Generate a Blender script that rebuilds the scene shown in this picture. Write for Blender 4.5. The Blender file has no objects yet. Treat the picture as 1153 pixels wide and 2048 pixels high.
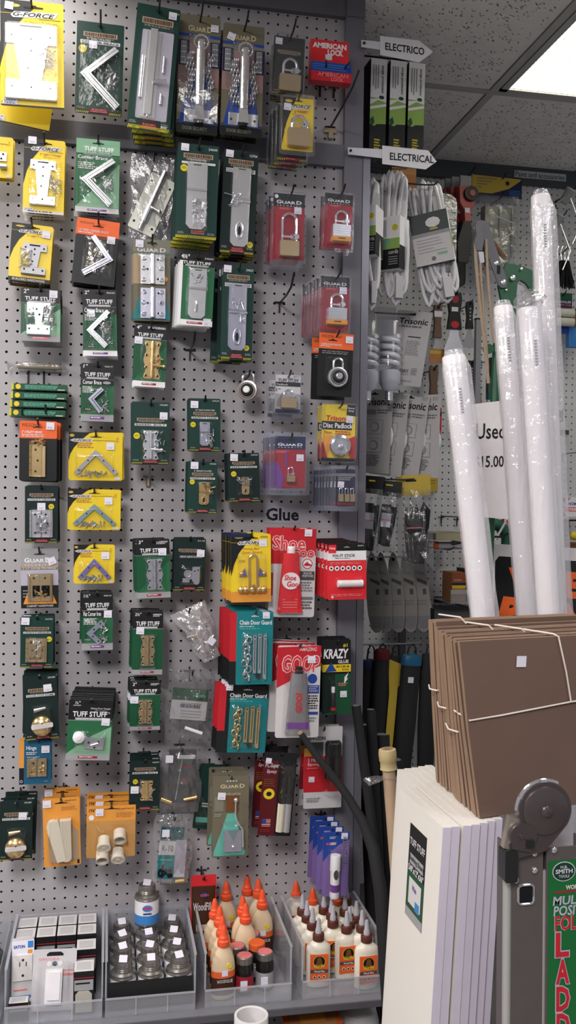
import bpy, math, random
from mathutils import Vector, Matrix
import numpy as np
random.seed(7)
SC = bpy.context.scene
COL = SC.collection
PI = math.pi
# ------------------------------------------------------------------ camera
F = 1860.0
RIGHT = Vector((0.98148901, -0.19104234, 0.01349659))
DOWN = Vector((0.01076206, -0.01534409, -0.99982435))
FWD = Vector((0.19121588, 0.98146186, -0.01300405))
CAM = Vector((0.24433, -2.35622, 1.45))
cd = bpy.data.cameras.new('camera'); cam = bpy.data.objects.new('camera', cd); COL.objects.link(cam)
cd.sensor_fit = 'VERTICAL'; cd.sensor_height = 24.0; cd.lens = F * 24.0 / 2048.0; cd.clip_start = 0.05
cam.matrix_world = Matrix(((RIGHT.x, -DOWN.x, -FWD.x, CAM.x), (RIGHT.y, -DOWN.y, -FWD.y, CAM.y), (RIGHT.z, -DOWN.z, -FWD.z, CAM.z), (0, 0, 0, 1)))
SC.camera = cam
# ------------------------------------------------------------------ world, lamps, exposure
wd_ = bpy.data.worlds.new('world'); SC.world = wd_; wd_.use_nodes = True
bg = wd_.node_tree.nodes['Background']; bg.inputs[0].default_value = (0.80, 0.82, 0.9, 1); bg.inputs[1].default_value = 0.24
SC.view_settings.view_transform = 'Standard'; SC.view_settings.look = 'None'
SC.view_settings.exposure = 0.24; SC.view_settings.gamma = 1.0; SC.view_settings.use_curve_mapping = False
SC.cycles.transparent_max_bounces = 24
SC.cycles.max_bounces = 8
SC.cycles.sample_clamp_indirect = 4.0
CEIL = 2.743
def area(name, x, y, sx, sy, power, col):
    l = bpy.data.lights.new(name, 'AREA'); l.shape = 'RECTANGLE'; l.size = sx; l.size_y = sy; l.energy = power; l.color = col
    o = bpy.data.objects.new(name, l); COL.objects.link(o); o.location = (x, y, CEIL - 0.03); return o
area('troffer_light_near_wall', -0.12, -0.64, 0.56, 1.16, 11, (1.0, 0.97, 0.92))
area('troffer_light_aisle', -0.40, -2.95, 0.56, 1.16, 92, (1.0, 0.95, 0.95))
area('troffer_light_behind', 1.72, -1.85, 0.56, 1.16, 12, (0.98, 0.95, 1.0))
area('troffer_light_next_aisle', -2.45, -1.25, 0.56, 1.16, 95, (1.0, 0.96, 0.92))  # added fill from the left, brightens the white boards and sheeting rolls
# ------------------------------------------------------------------ helpers
def wp(px, py, Y=None, Z=None, X=None, D=None):
    d = FWD + RIGHT * ((px - 576.5) / F) + DOWN * ((py - 1024.0) / F)
    if D is not None: k = D
    elif Y is not None: k = (Y - CAM.y) / d.y
    elif Z is not None: k = (Z - CAM.z) / d.z
    else: k = (X - CAM.x) / d.x
    return CAM + d * k
MATS = {}
def M(name, col=(.5, .5, .5), rough=.5, metal=0.0, var=.06, scale=40, bump=0.0, coat=0.0, emit=None, bscale=None):
    """procedural material: a base colour with a little noise in colour, gloss and relief"""
    if name in MATS: return MATS[name]
    m = bpy.data.materials.new(name); m.use_nodes = True; nt = m.node_tree; b = nt.nodes['Principled BSDF']
    MATS[name] = m
    tc = nt.nodes.new('ShaderNodeTexCoord'); nz = nt.nodes.new('ShaderNodeTexNoise'); nz.inputs['Scale'].default_value = scale
    nt.links.new(tc.outputs['Object'], nz.inputs['Vector'])
    mx = nt.nodes.new('ShaderNodeMix'); mx.data_type = 'RGBA'
    mx.inputs[6].default_value = tuple(max(0, c * (1 - var)) for c in col) + (1,)
    mx.inputs[7].default_value = tuple(min(1, c * (1 + var)) for c in col) + (1,)
    nt.links.new(nz.outputs[0], mx.inputs[0]); nt.links.new(mx.outputs[2], b.inputs['Base Color'])
    b.inputs['Specular IOR Level'].default_value = .28 if name.startswith('print_') else .5
    b.inputs['Roughness'].default_value = rough; b.inputs['Metallic'].default_value = metal
    if coat: b.inputs['Coat Weight'].default_value = coat; b.inputs['Coat Roughness'].default_value = .12
    if bump:
        n2 = nt.nodes.new('ShaderNodeTexNoise'); n2.inputs['Scale'].default_value = bscale or scale * 3
        nt.links.new(tc.outputs['Object'], n2.inputs['Vector'])
        bp = nt.nodes.new('ShaderNodeBump'); bp.inputs['Strength'].default_value = bump; bp.inputs['Distance'].default_value = .004
        nt.links.new(n2.outputs[0], bp.inputs['Height']); nt.links.new(bp.outputs[0], b.inputs['Normal'])
    if emit: b.inputs['Emission Color'].default_value = tuple(emit[:3]) + (1,); b.inputs['Emission Strength'].default_value = emit[3]
    return m
def clear(name, base=.05, edge=.5, rough=.08, tint=(1, 1, 1), bump=0.0, bscale=60, gcol=(1, 1, 1), haze=0.0, hcol=(.8, .8, .8)):
    """thin clear plastic: mostly see-through, shinier at grazing angles, optionally a little milky"""
    if name in MATS: return MATS[name]
    m = bpy.data.materials.new(name); m.use_nodes = True; nt = m.node_tree; nt.nodes.clear(); MATS[name] = m
    out = nt.nodes.new('ShaderNodeOutputMaterial'); tr = nt.nodes.new('ShaderNodeBsdfTransparent'); gl = nt.nodes.new('ShaderNodeBsdfGlossy')
    tr.inputs[0].default_value = tuple(tint) + (1,); gl.inputs[0].default_value = tuple(gcol) + (1,); gl.inputs['Roughness'].default_value = rough
    lw = nt.nodes.new('ShaderNodeLayerWeight'); lw.inputs[0].default_value = .25
    mr = nt.nodes.new('ShaderNodeMapRange'); mr.inputs[3].default_value = base; mr.inputs[4].default_value = base + edge
    nt.links.new(lw.outputs['Facing'], mr.inputs[0])
    mx = nt.nodes.new('ShaderNodeMixShader'); nt.links.new(mr.outputs[0], mx.inputs[0])
    last = tr.outputs[0]
    if haze:
        df = nt.nodes.new('ShaderNodeBsdfDiffuse'); df.inputs[0].default_value = tuple(hcol) + (1,)
        m2 = nt.nodes.new('ShaderNodeMixShader'); m2.inputs[0].default_value = haze
        nt.links.new(tr.outputs[0], m2.inputs[1]); nt.links.new(df.outputs[0], m2.inputs[2]); last = m2.outputs[0]
    nt.links.new(last, mx.inputs[1]); nt.links.new(gl.outputs[0], mx.inputs[2]); nt.links.new(mx.outputs[0], out.inputs[0])
    if bump:
        tc = nt.nodes.new('ShaderNodeTexCoord'); nz = nt.nodes.new('ShaderNodeTexNoise'); nz.inputs['Scale'].default_value = bscale; nz.inputs['Detail'].default_value = 4
        nt.links.new(tc.outputs['Object'], nz.inputs['Vector'])
        bp = nt.nodes.new('ShaderNodeBump'); bp.inputs['Strength'].default_value = bump; bp.inputs['Distance'].default_value = .01
        nt.links.new(nz.outputs[0], bp.inputs['Height']); nt.links.new(bp.outputs[0], gl.inputs['Normal']); nt.links.new(bp.outputs[0], lw.inputs['Normal'])
    return m
PALETTE = dict(
    white=((.80, .79, .80), .45), offwhite=((.62, .60, .60), .5), sticker=((.74, .72, .80), .6), grey=((.33, .33, .34), .5), midgrey=((.18, .18, .19), .5), darkgrey=((.07, .07, .075), .5),
    black=((.012, .013, .014), .4), ink=((.006, .006, .008), .5), greendark=((.012, .042, .034), .35), greenblack=((.010, .022, .020), .35), green=((.012, .080, .036), .35),
    greenmid=((.022, .13, .055), .35), greenlite=((.20, .40, .25), .35), teal=((.012, .19, .21), .35), tealdark=((.01, .09, .10), .35), tealpale=((.12, .42, .34), .4), bluecard=((.015, .10, .19), .4),
    yellow=((.78, .57, .03), .35), gold=((.55, .40, .05), .4), orangered=((.78, .13, .03), .4), orange=((.72, .30, .05), .4), orangetan=((.50, .26, .08), .5), red=((.52, .02, .03), .35),
    redbright=((.72, .03, .04), .32), redlite=((.75, .2, .2), .4), crimson=((.33, .02, .035), .35), maroon=((.10, .008, .012), .35), brown=((.16, .06, .02), .5), browndark=((.06, .022, .012), .4), tan=((.38, .28, .18), .5), greybeige=((.20, .19, .15), .45), khaki=((.15, .135, .09), .45),
    cream=((.72, .66, .52), .5), blue=((.02, .06, .30), .35), bluelite=((.05, .22, .55), .4), navy=((.012, .02, .07), .4), purple=((.16, .05, .26), .4), lilac=((.44, .42, .50), .4), violet=((.20, .13, .34), .4), pinkhouse=((.34, .20, .19), .5), plate=((.36, .28, .20), .4),
    goldprint=((.55, .47, .30), .4), beigefoot=((.66, .60, .49), .5), limegreen=((.28, .45, .10), .4), hazard=((.62, .52, .02), .4), wood=((.42, .27, .14), .55), sienna=((.45, .18, .06), .5))
def P(n):
    c, r = PALETTE[n]; return M('print_' + n, c, r, var=.04)
STEEL = M('bright_zinc_steel', (.80, .81, .84), .26, .88, scale=25, var=.08, bump=.05, bscale=30)
STEELD = M('dull_zinc_steel', (.52, .52, .56), .36, .88, scale=25, var=.12, bump=.05, bscale=30)
STEELV = M('violet_zinc', (.30, .26, .62), .32, .8, scale=12, var=.15)
STEELP = M('blue_tinged_zinc', (.56, .56, .68), .30, .88, scale=12, var=.15)
STEELT = M('teal_tinged_zinc', (.34, .48, .50), .32, .88, scale=12, var=.15)
STEELG = M('flat_grey_steel', (.34, .34, .36), .45, .6, scale=25, var=.1)
BRASS = M('polished_brass', (.80, .58, .27), .24, .9, scale=20, var=.12, bump=.06, bscale=40)
BRASSD = M('satin_brass', (.58, .44, .25), .34, .9, scale=20, var=.1)
CHROME = M('chrome', (.86, .86, .88), .12, .92, var=.03, bump=.2, bscale=50)
HOLE = M('dark_hole', (.006, .006, .006), .8)
HOOK = M('dark_hook_wire', (.035, .035, .04), .35, .7)
HOOKZ = M('zinc_hook_wire', (.30, .30, .32), .35, .9)
BLIS = clear('clear_blister', .04, .45, .10, bump=.25, bscale=45)
SHELL = clear('clear_clamshell', .035, .40, .12, tint=(.96, .97, 1), bump=.15, bscale=30, haze=.03)
BAG = clear('clear_poly_bag', .10, .50, .16, tint=(.93, .93, .94), bump=.9, bscale=28, haze=.05)
SMOKEBAG = clear('dull_poly_bag', .05, .3, .22, tint=(.80, .80, .81), bump=.8, bscale=24, haze=.05)

def rot2(pts, a, c=(0, 0)):
    ca, sa = math.cos(a), math.sin(a)
    return [(c[0] + (x - c[0]) * ca - (y - c[1]) * sa, c[1] + (x - c[0]) * sa + (y - c[1]) * ca) for x, y in pts]
def rrect(x0, z0, x1, z1, r, n=3):
    r = min(r, abs(x1 - x0) / 2, abs(z1 - z0) / 2); o = []
    for cx, cz, a0 in ((x1 - r, z1 - r, 0), (x0 + r, z1 - r, 90), (x0 + r, z0 + r, 180), (x1 - r, z0 + r, 270)):
        for k in range(n + 1):
            a = math.radians(a0 + 90 * k / n); o.append((cx + r * math.cos(a), cz + r * math.sin(a)))
    return o
def circ(cx, cz, r, n=16, rz=None): return [(cx + r * math.cos(2 * PI * k / n), cz + (rz or r) * math.sin(2 * PI * k / n)) for k in range(n)]
TXT = {}
def text_mesh(s, shear=0.0, bold=0.0):
    k = (s, shear, bold)
    if k not in TXT:
        c = bpy.data.curves.new('t', 'FONT'); c.body = s; c.resolution_u = 2; c.shear = shear; c.offset = bold
        o = bpy.data.objects.new('t', c); me = bpy.data.meshes.new_from_object(o)
        v = [(p.co.x, p.co.y) for p in me.vertices]; f = [tuple(p.vertices) for p in me.polygons]
        bpy.data.objects.remove(o); bpy.data.curves.remove(c); bpy.data.meshes.remove(me)
        xs = [p[0] for p in v] or [0, 1]; ys = [p[1] for p in v] or [0, 1]
        w = max(xs) - min(xs) or 1; h = max(ys) - min(ys) or 1
        TXT[k] = ([((x - min(xs)) / w, (y - min(ys)) / h) for x, y in v], f)
    return TXT[k]
class MB:
    def __init__(s): s.v = []; s.f = []; s.m = []; s.mats = []; s.T = None
    def add(s, vs, fs, mat):
        if mat not in s.mats: s.mats.append(mat)
        i = s.mats.index(mat); b = len(s.v)
        if s.T is not None: vs = [s.T @ Vector(v) for v in vs]
        s.v.extend([tuple(v) for v in vs])
        for f in fs: s.f.append(tuple(b + k for k in f)); s.m.append(i)
        return s
    def box(s, x0, y0, z0, x1, y1, z1, mat):
        v = [(x, y, z) for z in (z0, z1) for y in (y0, y1) for x in (x0, x1)]
        return s.add(v, [(0, 2, 3, 1), (4, 5, 7, 6), (0, 1, 5, 4), (2, 6, 7, 3), (0, 4, 6, 2), (1, 3, 7, 5)], mat)
    def prism(s, poly, y0, y1, mat, back=True, front=True):
        n = len(poly); v = [(x, y0, z) for x, z in poly] + [(x, y1, z) for x, z in poly]
        f = [(k, (k + 1) % n, n + (k + 1) % n, n + k) for k in range(n)]
        if front: f.append(tuple(range(n)))
        if back: f.append(tuple(range(2 * n - 1, n - 1, -1)))
        return s.add(v, f, mat)
    def prismz(s, poly, z0, z1, mat):
        n = len(poly); v = [(x, y, z0) for x, y in poly] + [(x, y, z1) for x, y in poly]
        return s.add(v, [(k, (k + 1) % n, n + (k + 1) % n, n + k) for k in range(n)] + [tuple(range(n - 1, -1, -1)), tuple(range(n, 2 * n))], mat)
    def flat(s, poly, y, mat): return s.add([(x, y, z) for x, z in poly], [tuple(range(len(poly)))], mat)
    def frustum(s, p0, y0, p1, y1, mat):
        n = len(p0); v = [(x, y0, z) for x, z in p0] + [(x, y1, z) for x, z in p1]
        return s.add(v, [(k, (k + 1) % n, n + (k + 1) % n, n + k) for k in range(n)] + [tuple(range(n, 2 * n))], mat)
    def tube(s, pts, r, mat, n=6, closed=False, cap=True):
        pts = [Vector(p) for p in pts]; N = len(pts); vs = []; up = None
        rs = r if isinstance(r, (list, tuple)) else [r] * N
        for i, p in enumerate(pts):
            a = pts[(i - 1) % N] if (closed or i > 0) else p; b = pts[(i + 1) % N] if (closed or i < N - 1) else p
            t = (b - a).normalized() if (b - a).length > 1e-9 else Vector((0, 0, 1))
            if up is None: up = t.orthogonal().normalized()
            u = up - t * up.dot(t); u = u.normalized() if u.length > 1e-6 else t.orthogonal().normalized(); up = u; w = t.cross(u)
            for k in range(n):
                an = 2 * PI * k / n; vs.append(p + (u * math.cos(an) + w * math.sin(an)) * rs[i])
        fs = []
        for i in range(N if closed else N - 1):
            j = (i + 1) % N
            for k in range(n): fs.append((i * n + k, i * n + (k + 1) % n, j * n + (k + 1) % n, j * n + k))
        if not closed and cap: fs += [tuple(range(n - 1, -1, -1)), tuple((N - 1) * n + k for k in range(n))]
        return s.add(vs, fs, mat)
    def cyl(s, p0, p1, r, mat, n=12, r1=None): return s.tube([p0, p1], [r, r if r1 is None else r1], mat, n)
    def lathe(s, prof, mat, o=(0, 0, 0), n=20, sx=1, sy=1, cap=True):
        vs = []; o = Vector(o)
        for r, z in prof:
            for k in range(n):
                a = 2 * PI * k / n; vs.append((o.x + r * sx * math.cos(a), o.y + r * sy * math.sin(a), o.z + z))
        fs = [(i * n + k, i * n + (k + 1) % n, (i + 1) * n + (k + 1) % n, (i + 1) * n + k) for i in range(len(prof) - 1) for k in range(n)]
        if cap: fs += [tuple(range(n - 1, -1, -1)), tuple((len(prof) - 1) * n + k for k in range(n))]
        return s.add(vs, fs, mat)
    def sphere(s, c, r, mat, n=12, m=8, sx=1, sy=1, sz=1):
        pr = [(max(1e-5, r * math.sin(PI * k / m)), -r * math.cos(PI * k / m) * sz) for k in range(m + 1)]
        return s.lathe(pr, mat, c, n, sx, sy)
    def torus(s, c, R, r, mat, ax='y', n=14, m=6, sz=1.0, rotm=None):
        pts = []
        for k in range(n):
            a = 2 * PI * k / n; p = Vector((R * math.cos(a), 0, R * sz * math.sin(a)))
            if ax == 'x': p = Vector((0, p.x, p.z))
            if ax == 'z': p = Vector((p.x, p.z, 0))
            if rotm is not None: p = rotm @ p
            pts.append(Vector(c) + p)
        return s.tube(pts, r, mat, m, closed=True)
    def text(s, t, x0, z0, x1, z1, y, mat, shear=0, bold=.012):
        v, f = text_mesh(t, shear, bold)
        return s.add([(x0 + a * (x1 - x0), y, z0 + b * (z1 - z0)) for a, b in v], f, mat)
    def build(s, name, parent=None, smooth=40, loc=None, rot=None, mesh_only=False):
        me = bpy.data.meshes.new(name); me.from_pydata(s.v, [], s.f)
        for m in s.mats: me.materials.append(m)
        me.polygons.foreach_set('material_index', s.m)
        if smooth: me.shade_smooth(); me.set_sharp_from_angle(angle=math.radians(smooth))
        me.update()
        o = bpy.data.objects.new(name, me); COL.objects.link(o)
        if parent is not None: o.parent = parent
        if loc is not None: o.location = loc
        if rot is not None: o.rotation_euler = rot
        return o
def tag(o, label=None, cat=None, group=None, kind=None):
    if label: o['label'] = label
    if cat: o['category'] = cat
    if group: o['group'] = group
    if kind: o['kind'] = kind
    return o
def thing(name, label, cat, loc=(0, 0, 0), rot=(0, 0, 0), group=None):
    o = bpy.data.objects.new(name, None); COL.objects.link(o); o.empty_display_size = .02
    o.location = loc; o.rotation_euler = rot
    return tag(o, label, cat, group)


def kids_of(o): return list(o.children)
def dup(root, loc, rot=None, label=None, group=None, only=None):
    r = root.copy(); COL.objects.link(r); r.location = loc
    if rot is not None: r.rotation_euler = rot
    if label: r['label'] = label
    if group: r['group'] = group
    for c in list(root.children):
        if only and c.name.split('.')[0] not in only: continue
        k = c.copy(); COL.objects.link(k); k.parent = r
        for g in list(c.children):
            q = g.copy(); COL.objects.link(q); q.parent = k
    return r
def struct(o, label=None):
    o['kind'] = 'structure'
    if label: o['label'] = label
    return o
# ------------------------------------------------------------------ the setting
PEG = M('painted_pegboard', (.42, .40, .415), .5, var=.05, scale=6, bump=.04)
PEG2 = M('painted_pegboard_far', (.62, .62, .62), .5, var=.05, scale=6, bump=.04)
GPOST = M('grey_painted_trim', (.16, .155, .185), .42, var=.08, scale=9, bump=.05)
GRAIL = M('grey_painted_rail', (.13, .13, .15), .45, var=.08, scale=9, bump=.05)
BACK = M('dark_wall_behind_pegboard', (.03, .03, .032), .8)
FLOOR = M('worn_vinyl_floor', (.16, .15, .14), .5, var=.25, scale=5)
fl = MB().box(-3.2, -5.0, -.06, 3.4, 1.2, 0, FLOOR).build('floor'); struct(fl, 'worn grey vinyl shop floor')
def pegboard(name, x0, x1, z0, z1, hx, hz, y, mat, label):
    """every one inch cell of the board is a square with an eight sided hole cut through it"""
    s = .0254; r = .0033; t = .005
    nx0 = math.floor((x0 - hx) / s); nx1 = math.ceil((x1 - hx) / s); nz0 = math.floor((z0 - hz) / s); nz1 = math.ceil((z1 - hz) / s)
    v = []; f = []
    out = [(-.5, -.5), (0, -.5), (.5, -.5), (.5, 0), (.5, .5), (0, .5), (-.5, .5), (-.5, 0)]
    for i in range(nx0, nx1 + 1):
        for j in range(nz0, nz1 + 1):
            cx = hx + i * s; cz = hz + j * s; b = len(v)
            for a, c in out: v.append((min(max(cx + a * s, x0), x1), y, min(max(cz + c * s, z0), z1)))
            for k in range(8):
                an = math.radians(225 + 45 * k); v.append((min(max(cx + r * math.cos(an), x0), x1), y, min(max(cz + r * math.sin(an), z0), z1)))
            for k in range(8): v.append((v[b + 8 + k][0], y + t, v[b + 8 + k][2]))
            for k in range(8):
                q = (k + 1) % 8
                f.append((b + k, b + q, b + 8 + q, b + 8 + k)); f.append((b + 8 + k, b + 8 + q, b + 16 + q, b + 16 + k))
    me = bpy.data.meshes.new(name); me.from_pydata(v, [], f); me.materials.append(mat); me.update()
    o = bpy.data.objects.new(name, me); COL.objects.link(o); struct(o, label)
    bk = MB().box(x0, y + .012, z0, x1, y + .05, z1, BACK).build('backing', o)
    return o
HZ = 1.45 + 26.8128 * .0254            # height of hole row 0
pegboard('wall_left', -.75, .88, .0, CEIL, 0.0, HZ, 0.0, PEG, 'white painted pegboard wall full of hanging hardware')
q = wp(1068 / 2.545 + 700, 402 / 2.545 + 740, Y=1.03)
pegboard('wall_back', .55, 2.7, .0, CEIL, q.x, q.z, 1.03, PEG2, 'pegboard wall of the paint section at the back')
struct(MB().box(.845, .055, 0, .90, 1.03, CEIL, M('dark_side_wall', (.10, .10, .11), .6)).build('wall_side'), 'dark end wall that carries the electrical hooks')
# trims on the main pegboard: the upper rail, the top rail, the upright post with its steel edge
za = wp(690, 290, Y=-.018).z; zb = wp(690, 333, Y=-.018).z
struct(MB().box(-.75, -.018, zb, .84, 0, za, GRAIL).build('trim_1'), 'dark grey painted rail across the upper pegboard')
zt = wp(690, 33, Y=-.018).z
struct(MB().box(-.75, -.018, zt, .84, 0, CEIL, GRAIL).build('trim_2'), 'dark grey board along the top of the pegboard')
tr = MB().box(.835, -.02, 0, .884, 0, zt + .0, GPOST).box(.835, -.024, zt, .884, 0, CEIL, GRAIL).build('trim_3')
struct(tr, 'grey painted upright post at the right end of the pegboard')
struct(MB().box(.885, -.022, 0, .904, .05, wp(735, 300, Y=-.022).z, M('grey_steel_edge', (.22, .22, .25), .3, .5)).build('trim_4'), 'smooth grey edge strip of the upright post')
hz0 = wp(1050, 366, Y=1.0).z
struct(MB().box(.92, 1.0, hz0, 2.7, 1.03, CEIL, M('dark_green_grey_header', (.055, .065, .07), .5, var=.1)).build('trim_5'), 'dark header board above the paint section')
# ceiling: slab, tiles and tee bars
TILE = M('ceiling_tile', (.80, .77, .74), .9, var=.12, scale=14, bump=.6, bscale=90)
TB = M('tee_bar', (.42, .41, .39), .5)
ce = MB().box(-3.2, -5.0, CEIL + .03, 3.4, 1.2, CEIL + .08, M('ceiling_void', (.05, .05, .05), .9)).build('ceiling'); struct(ce, 'suspended ceiling of pitted grey tiles')
gx = [1.42 + .61 * k for k in range(-6, 4)]; gy = [.415 - .61 * k for k in range(-1, 9)]
pits = M('tile_pit', (.16, .15, .14), .95)
def tile_mesh(pitted):
    mb = MB().box(-.29, -.29, 0, .29, .29, .015, TILE)
    if pitted:
        rg = random.Random(3)
        for _ in range(620):
            x, y = rg.uniform(-.27, .27), rg.uniform(-.27, .27); a = rg.gauss(.9, .5); l = rg.uniform(.002, .0065); w = rg.uniform(.0008, .0017)
            c, s_ = math.cos(a), math.sin(a)
            mb.add([(x + l * c - w * s_, y + l * s_ + w * c, -.0003), (x - l * c - w * s_, y - l * s_ + w * c, -.0003), (x - l * c + w * s_, y - l * s_ - w * c, -.0003), (x + l * c + w * s_, y + l * s_ - w * c, -.0003)], [(0, 1, 2, 3)], pits)
    return mb
t0 = None
for i in range(len(gx) - 1):
    for j in range(len(gy) - 1):
        cx = (gx[i] + gx[i + 1]) / 2; cy = (gy[j] + gy[j + 1]) / 2
        lamp = abs(cx - 1.725) < .1 and -.9 < cy < .42 or abs(cx + .12) < .35 and (-1.3 < cy < 0)
        if lamp: continue
        if t0 is None: t0 = tile_mesh(True).build('ceiling_tile', ce, smooth=0); o = t0
        else: o = t0.copy(); COL.objects.link(o); o.parent = ce
        o.location = (cx, cy, CEIL); o.rotation_euler = (0, 0, random.choice((0, PI)))
b0 = None
for x in gx:
    o = MB().box(x - .012, -5, CEIL - .004, x + .012, .99, CEIL + .02, TB).build('tee_bar', ce)
for y in gy[1:]:
    o = MB().box(-2.4, y - .012, CEIL - .0035, 3.3, y + .012, CEIL + .02, TB).build('tee_bar', ce)
# the lit troffer in view, and the ones over the aisle out of frame
EMIT = M('lit_diffuser', (.9, .9, .88), .6, emit=(1.0, .97, .90, 6.0))
LENS = clear('prismatic_lens', .12, .3, .3, bump=.5, bscale=200)
def troffer(x, y, label, lit=True):
    r = thing('ceiling_light', label, 'ceiling light', (x, y, CEIL))
    MB().box(-.285, -.6, -.002, -.262, .6, .02, TB).box(.262, -.6, -.002, .285, .6, .02, TB).box(-.285, -.6, -.002, .285, -.58, .02, TB).box(-.285, .58, -.002, .285, .6, .02, TB).build('frame', r)
    if lit:
        MB().box(-.262, -.58, .010, .262, .58, .018, EMIT).build('diffuser', r)
        g = MB()
        for k in range(27): g.box(-.262 + .02 * k - .0008, -.58, .003, -.262 + .02 * k + .0008, .58, .010, M('lens_rib', (.8, .78, .70), .4))
        for k in range(59): g.box(-.262, -.58 + .02 * k - .0008, .003, .262, -.58 + .02 * k + .0008, .010, M('lens_rib', (.8, .78, .70), .4))
        tag(g.build('lens_grid', r, smooth=0), kind='stuff')
    return r
troffer(1.725, -.195, 'bright fluorescent ceiling panel with a gridded lens')
# ------------------------------------------------------------------ carded goods on hooks
ORD = ['front', 'second', 'third', 'fourth', 'fifth', 'sixth', 'seventh', 'eighth', 'ninth', 'tenth']
def hook(x, z, y0, tip, label, mat=HOOK, lift=.012, base=True, r=.0024, drop=0.0):
    """a peg hook: back wire with two short pegs, an arm out to y = tip, its end bent up"""
    h = thing('peg_hook', label, 'peg hook', (x, y0, z))
    L = y0 - tip
    MB().tube([(0, 0, 0), (0, -L * .5, drop * .5), (0, -L * .82, drop), (0, -L * .94, drop + lift * .45), (0, -L, drop + lift)], r, mat, 7).build('arm', h)
    if base:
        MB().box(-.0016, -.003, -.03, .0016, 0, .006, mat).tube([(-.0127, .006, -.004), (-.0127, -.003, -.004), (.0127, -.003, -.004), (.0127, .006, -.004)], .0018, mat, 6).build('back_bracket', h)
    return h
class Card:
    def __init__(k, name, label, cat, xc, yt, w, h, tilt=0, d=.09, yaw=0, pitch=0, hk=True, hooklabel=None, tip=.035, short=None, hookv=.05):
        k.name, k.label, k.cat, k.d, k.tilt = name, label, cat, d, tilt
        k.short = short or label
        a = wp(xc - w / 2, yt, Y=-d); b = wp(xc + w / 2, yt, Y=-d); c = wp(xc, yt + h, Y=-d); o = wp(xc, yt, Y=-d)
        k.W = (b - a).length; k.H = (c - o).length; k.o = o
        k.rot = (math.radians(pitch), math.radians(tilt), math.radians(yaw))
        k.root = thing(name, label, cat, o, k.rot)
        k.a = MB(); k.lv = 0; k.hookv = hookv; k.made = {}
        if hk:
            t = math.radians(tilt); hv = hookv * k.H
            hx = o.x - math.sin(t) * hv; hz = o.z - math.cos(t) * hv
            hook(hx, hz - .001, -.001, -d - tip, hooklabel or ('peg hook carrying the ' + k.short))
    def x(k, u): return (u - .5) * k.W
    def z(k, v): return -v * k.H
    def y(k): k.lv += 1; return -.00012 * k.lv - .0002
    def card(k, mat, r=.004, inset=0, name='card', th=.0008):
        k.part(name, MB().prism(rrect(k.x(0) + inset, k.z(1) + inset, k.x(1) - inset, k.z(0) - inset, r), 0, th, mat)); return k
    def r(k, u0, v0, u1, v1, mat, rad=0):
        p = rrect(k.x(u0), k.z(v1), k.x(u1), k.z(v0), rad) if rad else [(k.x(u0), k.z(v1)), (k.x(u1), k.z(v1)), (k.x(u1), k.z(v0)), (k.x(u0), k.z(v0))]
        k.a.flat(p, k.y(), P(mat)); return k
    def p(k, pts, mat): k.a.flat([(k.x(u), k.z(v)) for u, v in pts], k.y(), P(mat)); return k
    def c(k, u, v, r, mat, rz=None, n=18): k.a.flat(circ(k.x(u), k.z(v), r * k.W, n, rz and rz * k.H), k.y(), P(mat)); return k
    def t(k, s, u0, v0, u1, v1, mat, sh=0, b=.012):
        k.a.text(s, k.x(u0), k.z(v1), k.x(u1), k.z(v0), k.y(), P(mat), sh, b); return k
    def l(k, u0, v0, u1, v1, n, mat, seed=1):
        """illegible small print: broken thin dashes"""
        rg = random.Random(seed + n); y = k.y(); hh = (v1 - v0) / n
        for i in range(n):
            u = u0; vv = v0 + i * hh; e = u1 - rg.random() * .25 * (u1 - u0)
            while u < e:
                w = rg.uniform(.06, .22) * (u1 - u0); w = min(w, e - u)
                k.a.flat([(k.x(u), k.z(vv + hh * .55)), (k.x(u + w), k.z(vv + hh * .55)), (k.x(u + w), k.z(vv)), (k.x(u), k.z(vv))], y, P(mat)); u += w + .02 * (u1 - u0) + .008
        return k
    def slot(k, u=.5, v=.055, mat='ink', s=1.0):
        k.p([(u - .13 * s, v + .012), (u - .13 * s, v), (u - .05 * s, v - .004), (u - .03 * s, v - .016), (u + .03 * s, v - .016), (u + .05 * s, v - .004), (u + .13 * s, v), (u + .13 * s, v + .012)], mat); return k
    def haz(k, u0, u1, v0, v1, n=8):
        y = k.y(); w = (u1 - u0) / n
        for i in range(n):
            a = u0 + i * w; k.a.flat([(k.x(a), k.z(v1)), (k.x(a + w * .42), k.z(v1)), (k.x(a + w * .85), k.z(v0)), (k.x(a + w * .43), k.z(v0))], y, P('hazard'))
        return k
    def art(k, name='card_print'):
        if k.a.v: k.part(name, k.a, smooth=0); k.a = MB()
        return k
    def part(k, name, mb, parent=None, smooth=40):
        up = {'keys': 'shackle', 'screw_eyelets': 'bolt_plate'}.get(name)          # keys hang on the shackle, eyelets sit on the plate
        o = mb.build(name, parent or (k.made.get(up) if up else None) or k.root, smooth)
        k.made[name] = o; return o
    def sticker(k, u, v, tilt=0, sz=.0185):
        if sz == .0185: sz *= 1.0
        mb = MB(); w = sz; h = sz * .92
        q = lambda pts: rot2(pts, math.radians(-tilt))
        mb.prism(q([(-w / 2, -h / 2), (w / 2, -h / 2), (w / 2, h / 2), (-w / 2, h / 2)]), -.0003, 0, P('sticker'))
        rg = random.Random(int(u * 100) + int(v * 1000)); x = -w * .3
        for _ in range(4):
            ww = w * .09; mb.flat(q([(x, -h * .34), (x + ww, -h * .34), (x + ww, -h * .12), (x, -h * .12)]), -.0004, P('lilac')); x += w * rg.uniform(.12, .19)
        o = mb.build('price_sticker', k.made.get('card') or k.root, 0); o.location = (k.x(u), -.0025 - .0002 * 0, k.z(v)); return k
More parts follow.
